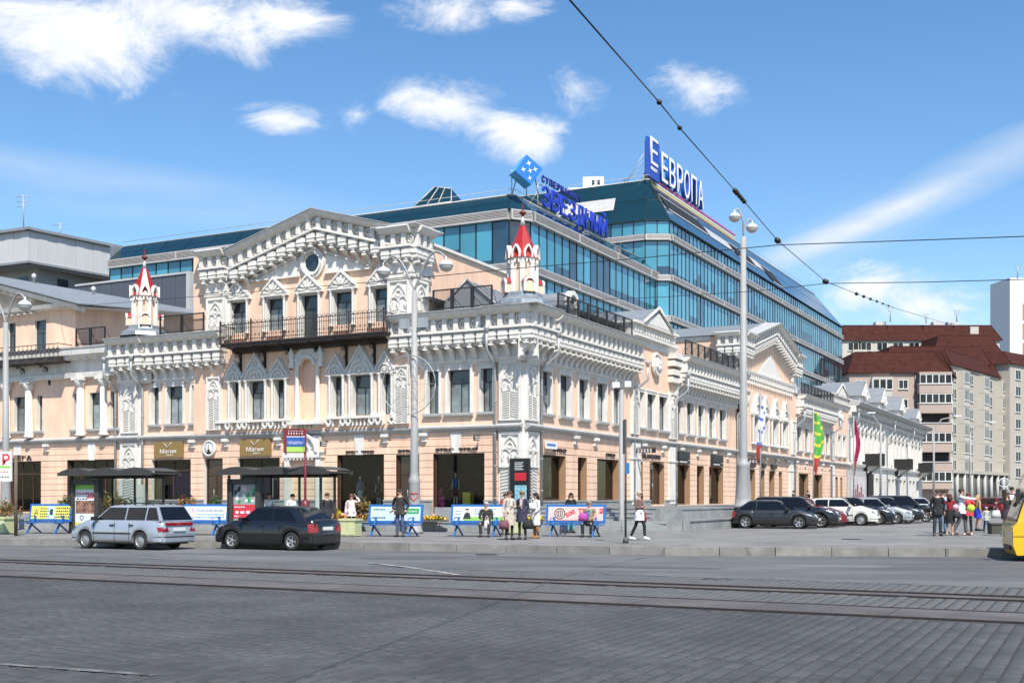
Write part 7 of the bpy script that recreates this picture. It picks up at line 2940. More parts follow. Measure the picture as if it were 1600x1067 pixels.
# ================================================================== vehicles
PLATE = flat('number_plate', (.65, .65, .62))
CHROME = mat('chrome', (.5, .5, .5), .15, metal=.9, var=.05)
BLKP = mat('black_plastic', (.018, .018, .018), .5, var=.15)
LAMPW = mat('headlight_glass', (.55, .57, .58), .1, var=.3, scale=14, coat=.5)
LAMPR = mat('tail_light_red', (.28, .008, .01), .15, var=.3, scale=14, coat=.5)
_wheel = {}
def wheel_meshes(r, w, style):
 k = (r, w, style)
 if k in _wheel:
  return _wheel[k]
 t = MB(RUBBER)
 t.M = RX(R(90))
 t.lathe([(r * .6, 0), (r * .66, -w / 2), (r * .9, -w / 2), (r, -w * .32), (r, w * .32), (r * .9, w / 2), (r * .66, w / 2), (r * .6, 0)], 28)
 q = MB(ALLOY, BLKP)
 q.M = RX(R(90))
 q.lathe([(r * .60, -w * .1), (r * .66, w * .47), (r * .62, w * .5), (r * .57, w * .40), (r * .55, w * .1)], 24)
 q.lathe([(.01, w * .02), (r * .56, w * .02), (r * .56, w * .10), (.01, w * .10)], 20, mi=1)
 ns = 5 if style == 'five' else (10 if style == 'ten' else 0)
 if ns:
  for i in range(ns):
   a = 2 * math.pi * i / ns
   q.M = RX(R(90)) @ RZ(a)
   hw = r * (.085 if ns == 5 else .04)
   q.add([(.04, -hw * 1.2, w * .30), (r * .60, -hw, w * .42), (r * .60, hw, w * .42), (.04, hw * 1.2, w * .30), (.04, -hw, w * .1), (r * .6, -hw, w * .1), (r * .6, hw, w * .1), (.04, hw, w * .1)],
     [(0, 1, 2, 3), (0, 4, 5, 1), (3, 2, 6, 7), (1, 5, 6, 2)])
  q.M = RX(R(90))
  q.lathe([(r * .14, w * .2), (r * .12, w * .36), (.01, w * .38)], 10)
 else:
  q.M = RX(R(90))
  q.lathe([(r * .55, w * .15), (r * .5, w * .36), (r * .3, w * .30), (r * .16, w * .36), (.01, w * .38)], 20)
 _wheel[k] = (t.mesh('wheel'), q.mesh('rim'))
 return _wheel[k]
def interp(tab, x):
 for (x0, v0), (x1, v1) in zip(tab[:-1], tab[1:]):
  if x0 <= x <= x1:
   t = (x - x0) / (x1 - x0)
   t = t * t * (3 - 2 * t) * .5 + t * .5
   return v0 + (v1 - v0) * t
 return tab[-1][1] if x > tab[-1][0] else tab[0][1]
def car(loc, rz, paint, lab, L=4.2, Wd=1.68, H=1.43, wb=2.45, fo=.78, wr=.3, hood=.93, belt=.93, deck=None, gh=None, rim='five', kind='hatch', name='parked_car', group=None, lower=None, rails=False, tint=CARGL, cat='car', clear=.0):
 """x forward, origin on the ground under the middle"""
 o = empty(name, loc, rz, lab, cat, group)
 W = WM[o.name]
 hw = Wd / 2
 xf, xr = L / 2, -L / 2
 wf, wrx = xf - fo, xf - fo - wb
 zs = .22 + clear
 deck = deck or belt
 cow = wf - .38
 wsb, rft, rrt, rgb = gh or (cow + .02, cow - .62, xr + .55, xr + .12)
 if kind == 'sedan':
  top = [(xr, deck - .14), (xr + .06, deck - .02), (rgb - .05, deck), (rgb + .1, belt), (cow, belt), (cow + .3, hood + .02), (xf - .5, hood - .10), (xf - .14, hood - .20), (xf, hood - .36)]
 else:
  top = [(xr, belt - .13), (xr + .06, belt - .02), (xr + .2, belt), (cow, belt), (cow + .3, hood + .02), (xf - .5, hood - .09), (xf - .14, hood - .18), (xf, hood - .34)]
 xs = set([xr, xr + .05, xr + .14, xf, xf - .05, xf - .15, xf - .3, cow, cow + .15])
 Ra = wr + .055
 for c in (wf, wrx):
  for i in range(11):
   xs.add(c - Ra * math.cos(math.pi * i / 10))
  xs.add(c - Ra - .02)
  xs.add(c + Ra + .02)
 for i in range(16):
  xs.add(xr + L * i / 15)
 xs = sorted(x for x in xs if xr <= x <= xf)
 xs = [x for i, x in enumerate(xs) if i == 0 or x - xs[i - 1] > .008]
 def halfw(x):
  u = (x / (L / 2))
  k = 1 - .13 * max(0, abs(u) - .72) ** 2 / .0784 * 1.0
  return hw * k
 def zbot(x):
  z = zs
  for c in (wf, wrx):
   d = abs(x - c)
   if d < Ra:
    z = max(z, wr + math.sqrt(Ra * Ra - d * d) * .98)
  if x > xf - .12:
   z = max(z, zs + .03)
  return z
 m = MB(paint, lower or paint)
 rows = []
 for x in xs:
  w, zb, zt = halfw(x), zbot(x), interp(top, x)
  h = zt - zb
  sec = [(w * .965, zb), (w * 1.0, zb + .10 * h), (w * 1.012, zb + .45 * h), (w * .995, zb + .76 * h), (w * .955, zb + .93 * h), (w * .90, zt), (w * .45, zt + .018), (0, zt + .024)]
  rows.append([(x, -y, z) for y, z in sec] + [(x, y, z) for y, z in sec[-2::-1]])
 n = len(rows[0])
 vs = [p for r_ in rows for p in r_]
 fs, fl = [], []
 for k in range(len(rows) - 1):
  for i in range(n - 1):
   (fl if lower and i in (0, n - 2) else fs).append((k * n + i, (k + 1) * n + i, (k + 1) * n + i + 1, k * n + i + 1))
  fs.append((k * n + n - 1, (k + 1) * n + n - 1, (k + 1) * n, k * n))
 fs.append(tuple(range(n)))
 fs.append(tuple(range(len(vs) - 1, len(vs) - n - 1, -1)))
 m.add(vs, fs, 0, True)
 if fl:
  for f in fl:
   m.f.append(list(f)); m.m.append(1); m.sm.append(True)
 body = m.obj('body', o, W)
 try:
  body.data.set_sharp_from_angle(angle=R(38))
 except Exception:
  pass
 # underbody and wheel wells
 u = MB(BLKP)
 u.box(xr + .25, xf - .25, -hw * .82, hw * .82, .16 + clear, .32 + clear)
 for c in (wf, wrx):
  u.box(c - Ra, c + Ra, -hw * .72, hw * .72, .3, min(belt, .75))
 u.obj('underbody', o, W)
 # greenhouse
 zb, zr = belt - .005, H
 yb, yr = hw * .90, hw * .715
 g = MB(paint)
 prof = [(wsb, 0.), (rft + .06, .93), (rft - .12, .995), ((rft + rrt) / 2, 1.0), (rrt + .1, .985), (rrt - .03, .93), (rgb, 0.)]
 def ring(x, v):
  z = zb + (zr - zb) * v
  y = yb + (yr - yb) * min(1, v)
  return y, z
 vs, fs = [], []
 # side skin + roof as strip of sections across
 for (x, v) in prof:
  y, z = ring(x, v)
  vs += [(x, -y, z), (x, -y * .5, z + (.02 if v > .5 else 0)), (x, 0, z + (.028 if v > .5 else 0)), (x, y * .5, z + (.02 if v > .5 else 0)), (x, y, z)]
 for k in range(len(prof) - 1):
  for i in range(4):
   fs.append((k * 5 + i, k * 5 + 5 + i, k * 5 + 6 + i, k * 5 + 1 + i))
 side = [k * 5 for k in range(len(prof))]
 fs.append(tuple(side[::-1]))
 fs.append(tuple(s_ + 4 for s_ in side))
 g.add(vs, fs, 0, True)
 go = g.obj('roof', o, W)
 try:
  go.data.set_sharp_from_angle(angle=R(30))
 except Exception:
  pass
 # glass
 e_ = .008
 def sp(x, v, s_):
  y, z = ring(x, v)
  return (x, s_ * (y + e_), z + e_ * .3)
 def xedge(v, front):
  if front:
   return wsb + (rft + .06 - wsb) * v / .93
  return rgb + (rrt - .03 - rgb) * v / .93
 cuts = [1.0, .56, .22, .0] if kind == 'wagon' else ([1.0, .52, .12] if kind != 'coupe' else [1.0, .35, .02])
 v0, v1 = .06, .86
 for s_ in (-1, 1):
  for k in range(len(cuts) - 1):
   a, b = cuts[k], cuts[k + 1]
   def X(u, v):
    xa, xb = xedge(v, False), xedge(v, True)
    return xa + (xb - xa) * u
   c = MB(tint)
   ia, ib = a - .022 if k == 0 else a - .012, b + .012 if k < len(cuts) - 2 else b + .03
   pts = [sp(X(ib, v0) if k == len(cuts) - 2 else xedge(.4, False) + (xedge(.4, True) - xedge(.4, False)) * ib, v0, s_),
     sp(X(ia, v0) if k == 0 else xedge(.4, False) + (xedge(.4, True) - xedge(.4, False)) * ia, v0, s_),
     sp(X(ia, v1) if k == 0 else xedge(.4, False) + (xedge(.4, True) - xedge(.4, False)) * ia, v1, s_),
     sp(X(ib, v1) if k == len(cuts) - 2 else xedge(.4, False) + (xedge(.4, True) - xedge(.4, False)) * ib, v1, s_)]
   back = [(p[0], p[1] - s_ * .01, p[2]) for p in pts]
   c.add(pts + back, [(0, 1, 2, 3), (7, 6, 5, 4), (0, 4, 5, 1), (1, 5, 6, 2), (2, 6, 7, 3), (3, 7, 4, 0)])
   c.obj('side_window', o, W)
 for front in (True, False):
  c = MB(tint)
  d = .012 * (1 if front else -1)
  pts = []
  for v, ys in ((.06, .9), (.88, .9)):
   x = xedge(v, front) + d
   y, z = ring(x, v)
   pts.append([(x, -y * ys, z + .012), (x, y * ys, z + .012)])
  q = [pts[0][0], pts[0][1], pts[1][1], pts[1][0]]
  bk = [(p[0] - d, p[1], p[2] - .012) for p in q]
  c.add(q + bk, [(0, 1, 2, 3), (7, 6, 5, 4), (0, 4, 5, 1), (1, 5, 6, 2), (2, 6, 7, 3), (3, 7, 4, 0)])
  c.obj('windscreen' if front else 'rear_window', o, W)
 # seams, mouldings, handles
 for s_ in (-1, 1):
  m = MB(BLKP)
  y = hw * 1.012
  xm = (wsb + rgb) / 2
  for x in (cow - .05, cow - .05 - (.95 if kind != 'coupe' else 1.3), wrx + Ra + .10):
   m.box(x - .006, x + .006, s_ * (y - .02), s_ * (y + .001), .30, belt - .06)
  m.box(wrx + Ra + .03, wf - Ra - .03, s_ * (y - .01), s_ * (y + .012), .52, .565)
  m.obj('door_seam', o, W)
  for x in (cow - .88, cow - 1.75):
   if kind == 'coupe' and x < cow - 1:
    continue
   h_ = MB(BLKP)
   h_.box(x - .09, x + .09, s_ * (hw * .98), s_ * (hw * 1.035), belt - .16, belt - .12)
   h_.obj('door_handle', o, W)
  mi = MB(paint if kind != 'wagon' else BLKP)
  mi.box(cow - .22, cow - .08, s_ * (hw * .95), s_ * (hw + .16), belt + .01, belt + .13)
  mi.obj('side_mirror', o, W)
 # bumpers, lights, plates
 def wrap(x0, dx, z0, z1, out, mt, nm, wfac=1.0):
  b = MB(mt)
  sg = 1 if dx > 0 else -1
  ww = hw * .87 * wfac
  pl = [(x0 - sg * .32, hw * 1.0), (x0 - sg * .10, hw * .97), (x0 + sg * out * .6, hw * .80), (x0 + sg * out, hw * .45), (x0 + sg * out, 0)]
  poly = [(x, y) for x, y in pl] + [(x, -y) for x, y in pl[-2::-1]]
  k = len(poly)
  v_ = [(x, y, z0) for x, y in poly] + [(x, y, z1) for x, y in poly]
  f_ = [tuple(range(k)), tuple(range(2 * k - 1, k - 1, -1))] + [(i, (i + 1) % k, (i + 1) % k + k, i + k) for i in range(k)]
  b.add(v_, f_)
  b.obj(nm, o, W)
 bm = BLKP if lower is not None and kind == 'wagon' else paint
 wrap(xf, 1, .24 + clear, .50 + clear, .05, paint, 'front_bumper')
 wrap(xr, -1, .26 + clear, .52 + clear, .06, paint if kind != 'wagon' else paint, 'rear_bumper')
 wrap(xf, 1, .33 + clear, .37 + clear, .056, BLKP, 'bumper_strip')
 wrap(xr, -1, .40 + clear, .435 + clear, .066, BLKP, 'bumper_strip')
 gz = hood - .30
 for s_ in (-1, 1):
  l_ = MB(LAMPW)
  l_.add([(xf - .02, s_ * hw * .50, gz - .04), (xf - .16, s_ * hw * .93, gz - .01), (xf - .28, s_ * hw * .96, gz + .10), (xf - .10, s_ * hw * .52, gz + .12),
    (xf + .03, s_ * hw * .50, gz - .06), (xf - .08, s_ * hw * .95, gz - .04), (xf - .24, s_ * hw * 1.0, gz + .07), (xf - .03, s_ * hw * .52, gz + .085)],
    [(0, 1, 2, 3), (4, 5, 6, 7), (0, 4, 5, 1), (1, 5, 6, 2), (2, 6, 7, 3), (3, 7, 4, 0)])
  l_.obj('headlight', o, W)
  t = MB(LAMPR)
  zt0, zt1 = (belt - .34, belt - .20) if kind == 'wagon' else (belt - .34, belt - .06)
  e1_, e2_ = xr - .012, xr + .20
  yi, yo, y2 = s_ * hw * .56, s_ * hw * .885, s_ * hw * .965
  t.add([(e1_, yi, zt0), (e1_, yo, zt0), (e2_ - .06, y2, zt0), (xr + .05, yi, zt0), (e1_ + .01, yi * 1.12, zt1), (e1_ + .02, yo * .99, zt1), (e2_, y2 * .995, zt1), (xr + .06, yi * 1.12, zt1)],
    [(3, 2, 1, 0), (4, 5, 6, 7), (0, 1, 5, 4), (1, 2, 6, 5), (2, 3, 7, 6), (3, 0, 4, 7)])
  t.obj('tail_light', o, W)
 gr = MB(BLKP, CHROME)
 gr.box(xf - .05, xf + .035, -hw * .48, hw * .48, gz - .05, gz + .08)
 gr.box(xf - .03, xf + .042, -hw * .5, hw * .5, gz + .08, gz + .1, 1)
 gr.box(xf - .05, xf + .055, -hw * .5, hw * .5, .27 + clear, .32 + clear)
 gr.obj('grille', o, W)
 pl2 = MB(PLATE)
 pl2.box(xf + .04, xf + .07, -.26, .26, .38 + clear, .49 + clear)
 pl2.obj('number_plate', o, W)
 pl2 = MB(PLATE)
 zq = .62 if kind != 'sedan' else .66
 pl2.box(xr - .045, xr - .01, -.26, .26, zq, zq + .11)
 pl2.obj('number_plate', o, W)
 # wheels
 tm, rm = wheel_meshes(wr, .19, rim)
 for x in (wf, wrx):
  for s_ in (-1, 1):
   Wt = W @ T(x, s_ * (hw - .115), wr) @ (RZ(math.pi) if s_ > 0 else I4)
   t = place('wheel', tm, o, Wt)
   place('rim', rm, t, Wt)
 if rails:
  m = MB(BLKP)
  for s_ in (-1, 1):
   m.tube([(rft - .2, s_ * yr * .93, H + .01), (rft - .3, s_ * yr * .93, H + .075), (rrt + .3, s_ * yr * .93, H + .075), (rrt + .2, s_ * yr * .93, H)], .018, 5)
   for k in range(3):
    x = rft - .3 + (rrt + .6 - rft) * (k + .5) / 3
    m.box(x - .03, x + .03, s_ * yr * .93 - .015, s_ * yr * .93 + .015, H, H + .07)
  m.obj('roof_rail', o, W)
 return o
def paint(nm, c, rough=.28, metal=.4, dirt=.12):
 return mat(nm, c, rough, metal=metal, var=dirt, scale=1.5, obj=True, coat=.6)
PS, PB = paint('silver_paint', (.40, .44, .50)), paint('black_paint', (.008, .008, .011), .22, 0)
DIRT = mat('road_dirt', (.16, .14, .12), .8, var=.3)
hd = math.atan2(DL.y, DL.x)
def road_car(px, py, *a, **k):
 D = (EYE - ZR) * F_PX / (py - HZ)
 p = P(px, D, ZR)
 return p
# position from the near rear wheel: origin is ahead of it
def from_rear_wheel(px, py, L, fo, wb, Wd, rz, side):
 D = (EYE - ZR) * F_PX / (py - HZ)
 w = P(px, D, ZR)
 off = RZ(rz) @ V((L / 2 - fo - wb, side * (Wd / 2 - .1), 0))
 return w - off
c = from_rear_wheel(221, 859, 4.14, .72, 2.49, 1.68, hd, 1)
car(c, hd, PS, 'silver estate car with black roof rails driving left past the first bus shelter', L=4.14, H=1.46, wb=2.49, fo=.72, hood=.95, belt=.95, kind='wagon', rim='plain', name='driving_car', lower=DIRT, rails=True, gh=(.98, .32, -1.70, -2.03), cat='car', clear=.02)
o_ = bpy.data.objects['driving_car']
m = MB(LAMPR)
m.box(-2.095, -2.04, -.62, .62, .80, .90)
m.obj('rear_reflector', o_, WM['driving_car'])
c = from_rear_wheel(457, 860, 4.08, .75, 2.49, 1.68, hd, 1)
car(c, hd, PB, 'black saloon car with five spoke alloy wheels driving left past the second bus shelter', L=4.08, H=1.42, wb=2.49, fo=.75, hood=.94, belt=.93, deck=1.0, kind='sedan', rim='five', name='driving_car', gh=(.96, .30, -1.15, -1.80), cat='car', clear=.0)
ph = R(-22)
fwd = V((math.cos(ph), math.sin(ph), 0))
lat = V((-math.sin(ph), math.cos(ph), 0))
PC = [((13.45, 54), paint('dark_grey_paint', (.032, .033, .035), .35, dirt=.3), 'coupe', 'dusty dark grey three door car, leftmost of the parked row', dict(L=3.92, H=1.33, rim='five', hood=.85, belt=.86)),
  ((15.0, 56.0), paint('black_paint2', (.009, .009, .012), .2, 0), 'hatch', 'black car parked second, between the dark grey and the red one', dict(L=4.4, H=1.5, rim='five', hood=.98, belt=.98)),
  ((16.1, 58.5), paint('red_paint', (.28, .012, .02), .2), 'sedan', 'dark red saloon parked third with its bonnet showing', dict(L=4.4, H=1.45, rim='ten')),
  ((18.2, 60.0), paint('cream_white_paint', (.62, .62, .56), .35, 0), 'sedan', 'boxy cream white old saloon parked fourth', dict(L=4.1, H=1.42, rim='plain', hood=1.0, belt=.97, deck=.98)),
  ((19.7, 61.9), paint('black_paint3', (.009, .010, .014), .2, 0), 'sedan', 'black saloon parked fifth, right behind the white one', dict(L=4.4, H=1.46, rim='ten')),
  ((21.3, 63.8), paint('silver_paint2', (.42, .43, .44), .3), 'sedan', 'silver saloon parked sixth, only its bonnet visible', dict(L=4.3, H=1.44, rim='ten')),
  ((22.6, 65.7), paint('black_paint4', (.008, .009, .011), .2, 0), 'hatch', 'black hatchback parked seventh with bright headlight', dict(L=4.2, H=1.47, rim='five')),
  ((24.5, 68.2), paint('black_paint5', (.009, .009, .010), .2, 0), 'hatch', 'black car parked last in the row, beside the crowd', dict(L=4.4, H=1.56, rim='five', hood=1.0, belt=1.0, wr=.33))]
for (x, y), pt, kd, lab, kw in PC:
 L = kw['L']
 fo, wb, Wd = .8, 2.5, 1.72
 off = fwd * (L / 2 - fo) + lat * (-(Wd / 2 - .1))
 p = V((x, y, 0)) - off
 gh = (.92, .25, -1.2, -1.8) if kd == 'sedan' else None
 if kd == 'coupe':
  gh = (.85, .1, -1.15, -1.85)
 car(p, ph + rnd.uniform(-.03, .03), pt, lab, Wd=Wd, wb=wb, fo=fo, kind=kd, gh=gh, group='cars parked in a row along the terrace', **kw)
for px, D, col, lab, rz in ((1543, 92, (.2, .015, .03), 'dark red car seen far behind the crowd left of the yellow bus', 2.0), (1512, 100, (.35, .37, .38), 'grey car far behind the woman in the blue skirt', 1.9), (1437, 92, (.6, .62, .62), 'white car beyond the last parked black car', -.4), (1560, 110, (.03, .03, .04), 'dark car far behind left of the woman with the white bag', 1.8)):
 car(P(px, D), rz, paint('far_paint_%d' % px, col), lab, kind='hatch', group='cars in the far street')
# yellow minibus
YB = paint('bus_yellow', (.72, .43, .01), .35, 0, .1)
bz = math.atan2(.27, -1)
D_ = 32.0
pB = V((13.75, 32.0, ZR))
o = empty('minibus', pB, bz, 'yellow minibus nose with raked dark windscreen entering at the right picture edge', 'minibus')
W = WM[o.name]         # x forward (to the left in the picture), origin at the nose
hw = 1.0
m = MB(YB)
prof = [(-.10, .17), (-.02, .40), (.0, .93), (-.10, 1.02), (-.52, 2.35), (-.85, 2.62), (-6.5, 2.66), (-6.7, 2.4), (-6.75, .25)]
wx = (-1.15, -5.2)
bot = [(-6.75, .2)]
for c_ in (wx[1], wx[0]):
 for i in range(11):
  t_ = math.pi * (1 - i / 10)
  bot.append((c_ + .44 * math.cos(t_), .2 + .58 * math.sin(t_)))
bot.append((-.15, .16))
poly = prof[::-1]
full = [(x, z) for x, z in bot] + [(x, z) for x, z in prof]
n = len(full)
vs = []
for y, k in ((-hw, 1), (hw, 1)):
 for x, z in full:
  yy = y * (.94 if z > 2.4 else (1 if z < 1.2 else .975))
  vs.append((x, yy, z))
m.add(vs, [tuple(range(n)), tuple(range(2 * n - 1, n - 1, -1))] + [(i, i + n, (i + 1) % n + n, (i + 1) % n) for i in range(n)])
m.obj('body', o, W)
g = MB(CARGL, YB, BLKP)
g.add([(-.115, -.88, 1.06), (-.115, .88, 1.06), (-.50, .86, 2.28), (-.50, -.86, 2.28), (-.09, -.88, 1.07), (-.09, .88, 1.07), (-.475, .86, 2.29), (-.475, -.86, 2.29)],
  [(0, 1, 2, 3), (7, 6, 5, 4), (0, 4, 5, 1), (1, 5, 6, 2), (2, 6, 7, 3), (3, 7, 4, 0)])
g.obj('windscreen', o, W)
g = MB(CARGL)
for s_ in (-1, 1):
 for a, b in ((-.36, -1.1), (-1.2, -2.6), (-2.7, -4.1), (-4.2, -5.6)):
  ztop = 2.2
  xa2 = a - (.3 if a > -.5 else 0)
  q = [(a, s_ * 1.004, 1.12), (b, s_ * 1.004, 1.12), (b, s_ * .985, ztop), (xa2, s_ * .985, ztop)]
  qq = [(x, y + s_ * .01, z) for x, y, z in q]
  g.add(q + qq, [(0, 1, 2, 3), (7, 6, 5, 4), (0, 4, 5, 1), (1, 5, 6, 2), (2, 6, 7, 3), (3, 7, 4, 0)])
g.obj('side_window', o, W)
m = MB(BLKP)
m.box(-.02, .012, -.5, .5, .3, .42)
for s_ in (-1, 1):
 m.box(-.55, -.54, s_ * .995, s_ * 1.006, .5, 1.05)
 m.box(-1.18, -1.17, s_ * .99, s_ * 1.006, .8, 2.3)
 m.box(-3, -.02, s_ * .99, s_ * 1.008, .665, .68)
m.obj('trim', o, W)
for s_ in (-1, 1):
 m = MB(LAMPW)
 m.box(-.06, .012, s_ * .62, s_ * .9, .62, .80)
 m.obj('headlight', o, W)
 m = MB(BLKP)
 m.tube([(-.4, s_ * 1.0, 1.8), (-.1, s_ * 1.2, 1.85)], .02, 5)
 m.box(-.14, -.06, s_ * 1.1, s_ * 1.3, 1.55, 1.95)
 m.obj('side_mirror', o, W)
tm, rm = wheel_meshes(.36, .22, 'plain')
for x in wx:
 for s_ in (-1, 1):
  Wt = W @ T(x, s_ * (hw - .13), .36) @ (RZ(math.pi) if s_ > 0 else I4)
  t = place('wheel', tm, o, Wt)
  place('rim', rm, t, Wt)
# ================================================================== people
SKIN = mat('skin', (.50, .29, .20), .55, var=.08, scale=10)
_cl_m = {}
def cloth(c, k=.12):
 key = tuple(round(q, 3) for q in c)
 if key not in _cl_m:
  _cl_m[key] = mat('cloth_%03d' % len(_cl_m), c, .85, var=.3, scale=9, bump=.5, bscale=18, obj=True)
 return _cl_m[key]
def skin_obj(name, parent, W, joints, bones, radii, material, root=0, sub=1):
 me = bpy.data.meshes.new(name)
 idx = {k: i for i, k in enumerate(joints)}
 me.from_pydata([tuple(joints[k]) for k in joints], [(idx[a], idx[b]) for a, b in bones], [])
 me.materials.append(material)
 me.update()
 me.skin_vertices or None
 o = bpy.data.objects.new(name, me)
 sm = o.modifiers.new('skin', 'SKIN')
 sm.use_smooth_shade = True
 sm.branch_smoothing = .4
 if not me.skin_vertices:
  bm = bmesh.new()
  bm.from_mesh(me)
  bm.verts.layers.skin.verify()
  bm.to_mesh(me)
  bm.free()
 for k, i in idx.items():
  r = radii[k]
  r = r if isinstance(r, tuple) else (r, r)
  d = me.skin_vertices[0].data[i]
  d.radius = r
  d.use_root = (i == root)
 sb = o.modifiers.new('sub', 'SUBSURF')
 sb.levels = sub
 sb.render_levels = sub
 link(o, parent, W)
 return o
def lerp(a, b, t):
 return V(a).lerp(V(b), t)
def person(loc, face, lab, h=1.74, top=(.03, .03, .035), bot=(.03, .03, .04), hair=(.03, .02, .015), arms=('down', 'down'), legs='stand', long_hair=False, skirt=None, coat=None, sleeves=True,
   shoes=(.02, .02, .02), bare_legs=False, shirt=None, group=None, hat=None, female=False, seat=.46, child=False, lean=0., headturn=0.):
 """local frame: faces -y; face = heading of that direction in degrees (0 = towards the camera, + turns to the picture's left)"""
 o = empty('person', loc, R(-face), lab, 'child' if child else 'person', group)
 W = WM[o.name]
 s = h / 1.74
 sw = .175 if female else .195
 J = {}
 J['pelvis'] = V((0, 0, .95))
 zoff = 0
 if legs == 'sit':
  zoff = seat / s + .08 - .95
 up = V((0, 0, zoff))
 ln = V((0, -lean, 0))
 J['pelvis'] = V((0, 0, .95)) + up
 J['waist'] = V((0, .0, 1.10)) + up + ln * .3
 J['chest'] = V((0, .0, 1.30)) + up + ln * .8
 J['neckb'] = V((0, .015, 1.45)) + up + ln
 J['neck'] = V((0, .0, 1.51)) + up + ln * 1.1
 J['head'] = V((0, -.015, 1.60)) + up + ln * 1.2
 J['crown'] = V((0, -.005, 1.68)) + up + ln * 1.2
 B = [('pelvis', 'waist'), ('waist', 'chest'), ('chest', 'neckb'), ('neckb', 'neck'), ('neck', 'head'), ('head', 'crown')]
 rad = dict(pelvis=(.162, .118), waist=(.155, .118), chest=(.178, .13), neckb=(.105, .078), neck=.05, head=(.078, .092), crown=(.06, .07))
 if female:
  rad.update(pelvis=(.158, .115), waist=(.122, .092), chest=(.145, .115), neck=.043)
 for i, sd in enumerate((-1, 1)):
  n = 'LR'[i]
  st = arms[i]
  sh = J['chest'] * .12 + J['neckb'] * .88 + V((sd * sw, -.0, -.035))
  J['sh' + n] = sh
  if st == 'down':
   el, wr = sh + V((sd * .045, .03, -.27)), sh + V((sd * .05, -.03, -.52))
  elif st == 'pocket':
   el, wr = sh + V((sd * .10, .10, -.25)), sh + V((sd * .02, -.08, -.46))
  elif st == 'head':
   el, wr = sh + V((sd * .19, -.12, .02)), sh + V((sd * .03, -.10, .22))
  elif st == 'point':
   el, wr = sh + V((sd * .02, -.27, -.05)), sh + V((-sd * .02, -.52, -.06))
  elif st == 'lap':
   el, wr = sh + V((sd * .05, -.06, -.26)), sh + V((-sd * .08, -.28, -.30))
  elif st == 'fold':
   el, wr = sh + V((sd * .06, .0, -.26)), sh + V((-sd * .14, -.16, -.22))
  elif st == 'phone':
   el, wr = sh + V((sd * .05, -.03, -.27)), sh + V((-sd * .08, -.24, -.12))
  elif st == 'up':
   el, wr = sh + V((sd * .05, -.05, .25)), sh + V((0, -.08, .48))
  else:
   el, wr = sh + V((sd * .05, .0, -.27)), sh + V((sd * .04, -.18, -.42))
  J['el' + n], J['wr' + n] = el, wr
  dv_ = (wr - el).normalized()
  J['ha' + n] = wr + dv_ * .075
  B += [('neckb', 'sh' + n), ('sh' + n, 'el' + n), ('el' + n, 'wr' + n), ('wr' + n, 'ha' + n)]
  rad.update({'sh' + n: .058 if not female else .05, 'el' + n: .042 if not female else .036, 'wr' + n: .027, 'ha' + n: (.034, .02)})
  hp = J['pelvis'] + V((sd * .085, 0, -.04))
  if legs == 'stand':
   kn, an = V((sd * .10, -.02, .50)), V((sd * .115, .03, .09))
   fx = sd * .03
  elif legs == 'walk':
   f_ = sd
   kn, an = V((sd * .09, -.13 * f_ - .03, .50)), V((sd * .09, -.24 * f_ + .06, .10))
   fx = 0
  elif legs == 'cross':
   kn, an = V((sd * .06, -.02, .50)), V((-sd * .03 + sd * .05, .03 - .06 * sd, .09))
   fx = 0
  elif legs == 'sit':
   kn, an = hp + V((sd * .08, -.42, .02)), V((sd * .15, -.42, .09))
   fx = sd * .03
  J['hp' + n], J['kn' + n], J['an' + n] = hp, kn, an
  J['to' + n] = an + V((fx, -.15, -.055))
  B += [('pelvis', 'hp' + n), ('hp' + n, 'kn' + n), ('kn' + n, 'an' + n), ('an' + n, 'to' + n)]
  rad.update({'hp' + n: .078, 'kn' + n: .058 if not female else .052, 'an' + n: .034, 'to' + n: (.022, .018)})
  # a calf between knee and ankle, a forearm bulge
  J['ca' + n] = lerp(kn, an, .3) + V((0, .015, 0))
  B.remove(('kn' + n, 'an' + n))
  B += [('kn' + n, 'ca' + n), ('ca' + n, 'an' + n)]
  rad['ca' + n] = .055 if not female else .05
 Ws = W @ S(s, s, s)
 skin_obj('body', o, Ws, J, B, rad, SKIN)
 # hands: five bent fingers each, nose and ears, as one face-and-fingers mesh of skin
 d = MB(SKIN, mat('eye_dark', (.03, .02, .02), .4), mat('lip', (.40, .14, .12), .5))
 for i, sd in enumerate((-1, 1)):
  n = 'LR'[i]
  p, w = J['ha' + n], J['wr' + n]
  f = (p - w).normalized()
  side = V((0, 1, 0)) if abs(f.z) > .7 else V((0, 0, 1))
  side = (side - f * side.dot(f)).normalized()
  nrm = f.cross(side)
  for k in range(4):
   b = p + side * (.012 * (k - 1.5) * 1.3) - f * .01
   L = (.07, .082, .078, .06)[k]
   d.tube([b, b + f * L * .5, b + f * L * .85 - nrm * sd * .018, b + f * L - nrm * sd * .034], [.0095, .009, .008, .006], 5)
  b = w + f * .03 + side * -.02
  d.tube([b, b - side * .03 + f * .03, b - side * .038 + f * .058], [.012, .010, .007], 5)
 Hd = J['head']
 hr = RZ(R(headturn))
 d.M = T(*Hd) @ hr @ T(*(-Hd))
 d.tube([Hd + V((0, -.085, .025)), Hd + V((0, -.108, -.012)), Hd + V((0, -.09, -.02))], [.008, .014, .008], 5)
 for sd in (-1, 1):
  d.lathe([(.004, -.03), (.014, -.01), (.016, .015), (.004, .03)], 6, tuple(Hd + V((sd * .083, .005, 0))))
  d.lathe([(.002, -.006), (.009, 0), (.002, .006)], 6, tuple(Hd + V((sd * .030, -.084, .022))), 1)
 d.box(-.022, .022, Hd.y - .093, Hd.y - .08, Hd.z - .048, Hd.z - .038, 2)
 d.M = None
 d.obj('face_and_fingers', o, Ws)
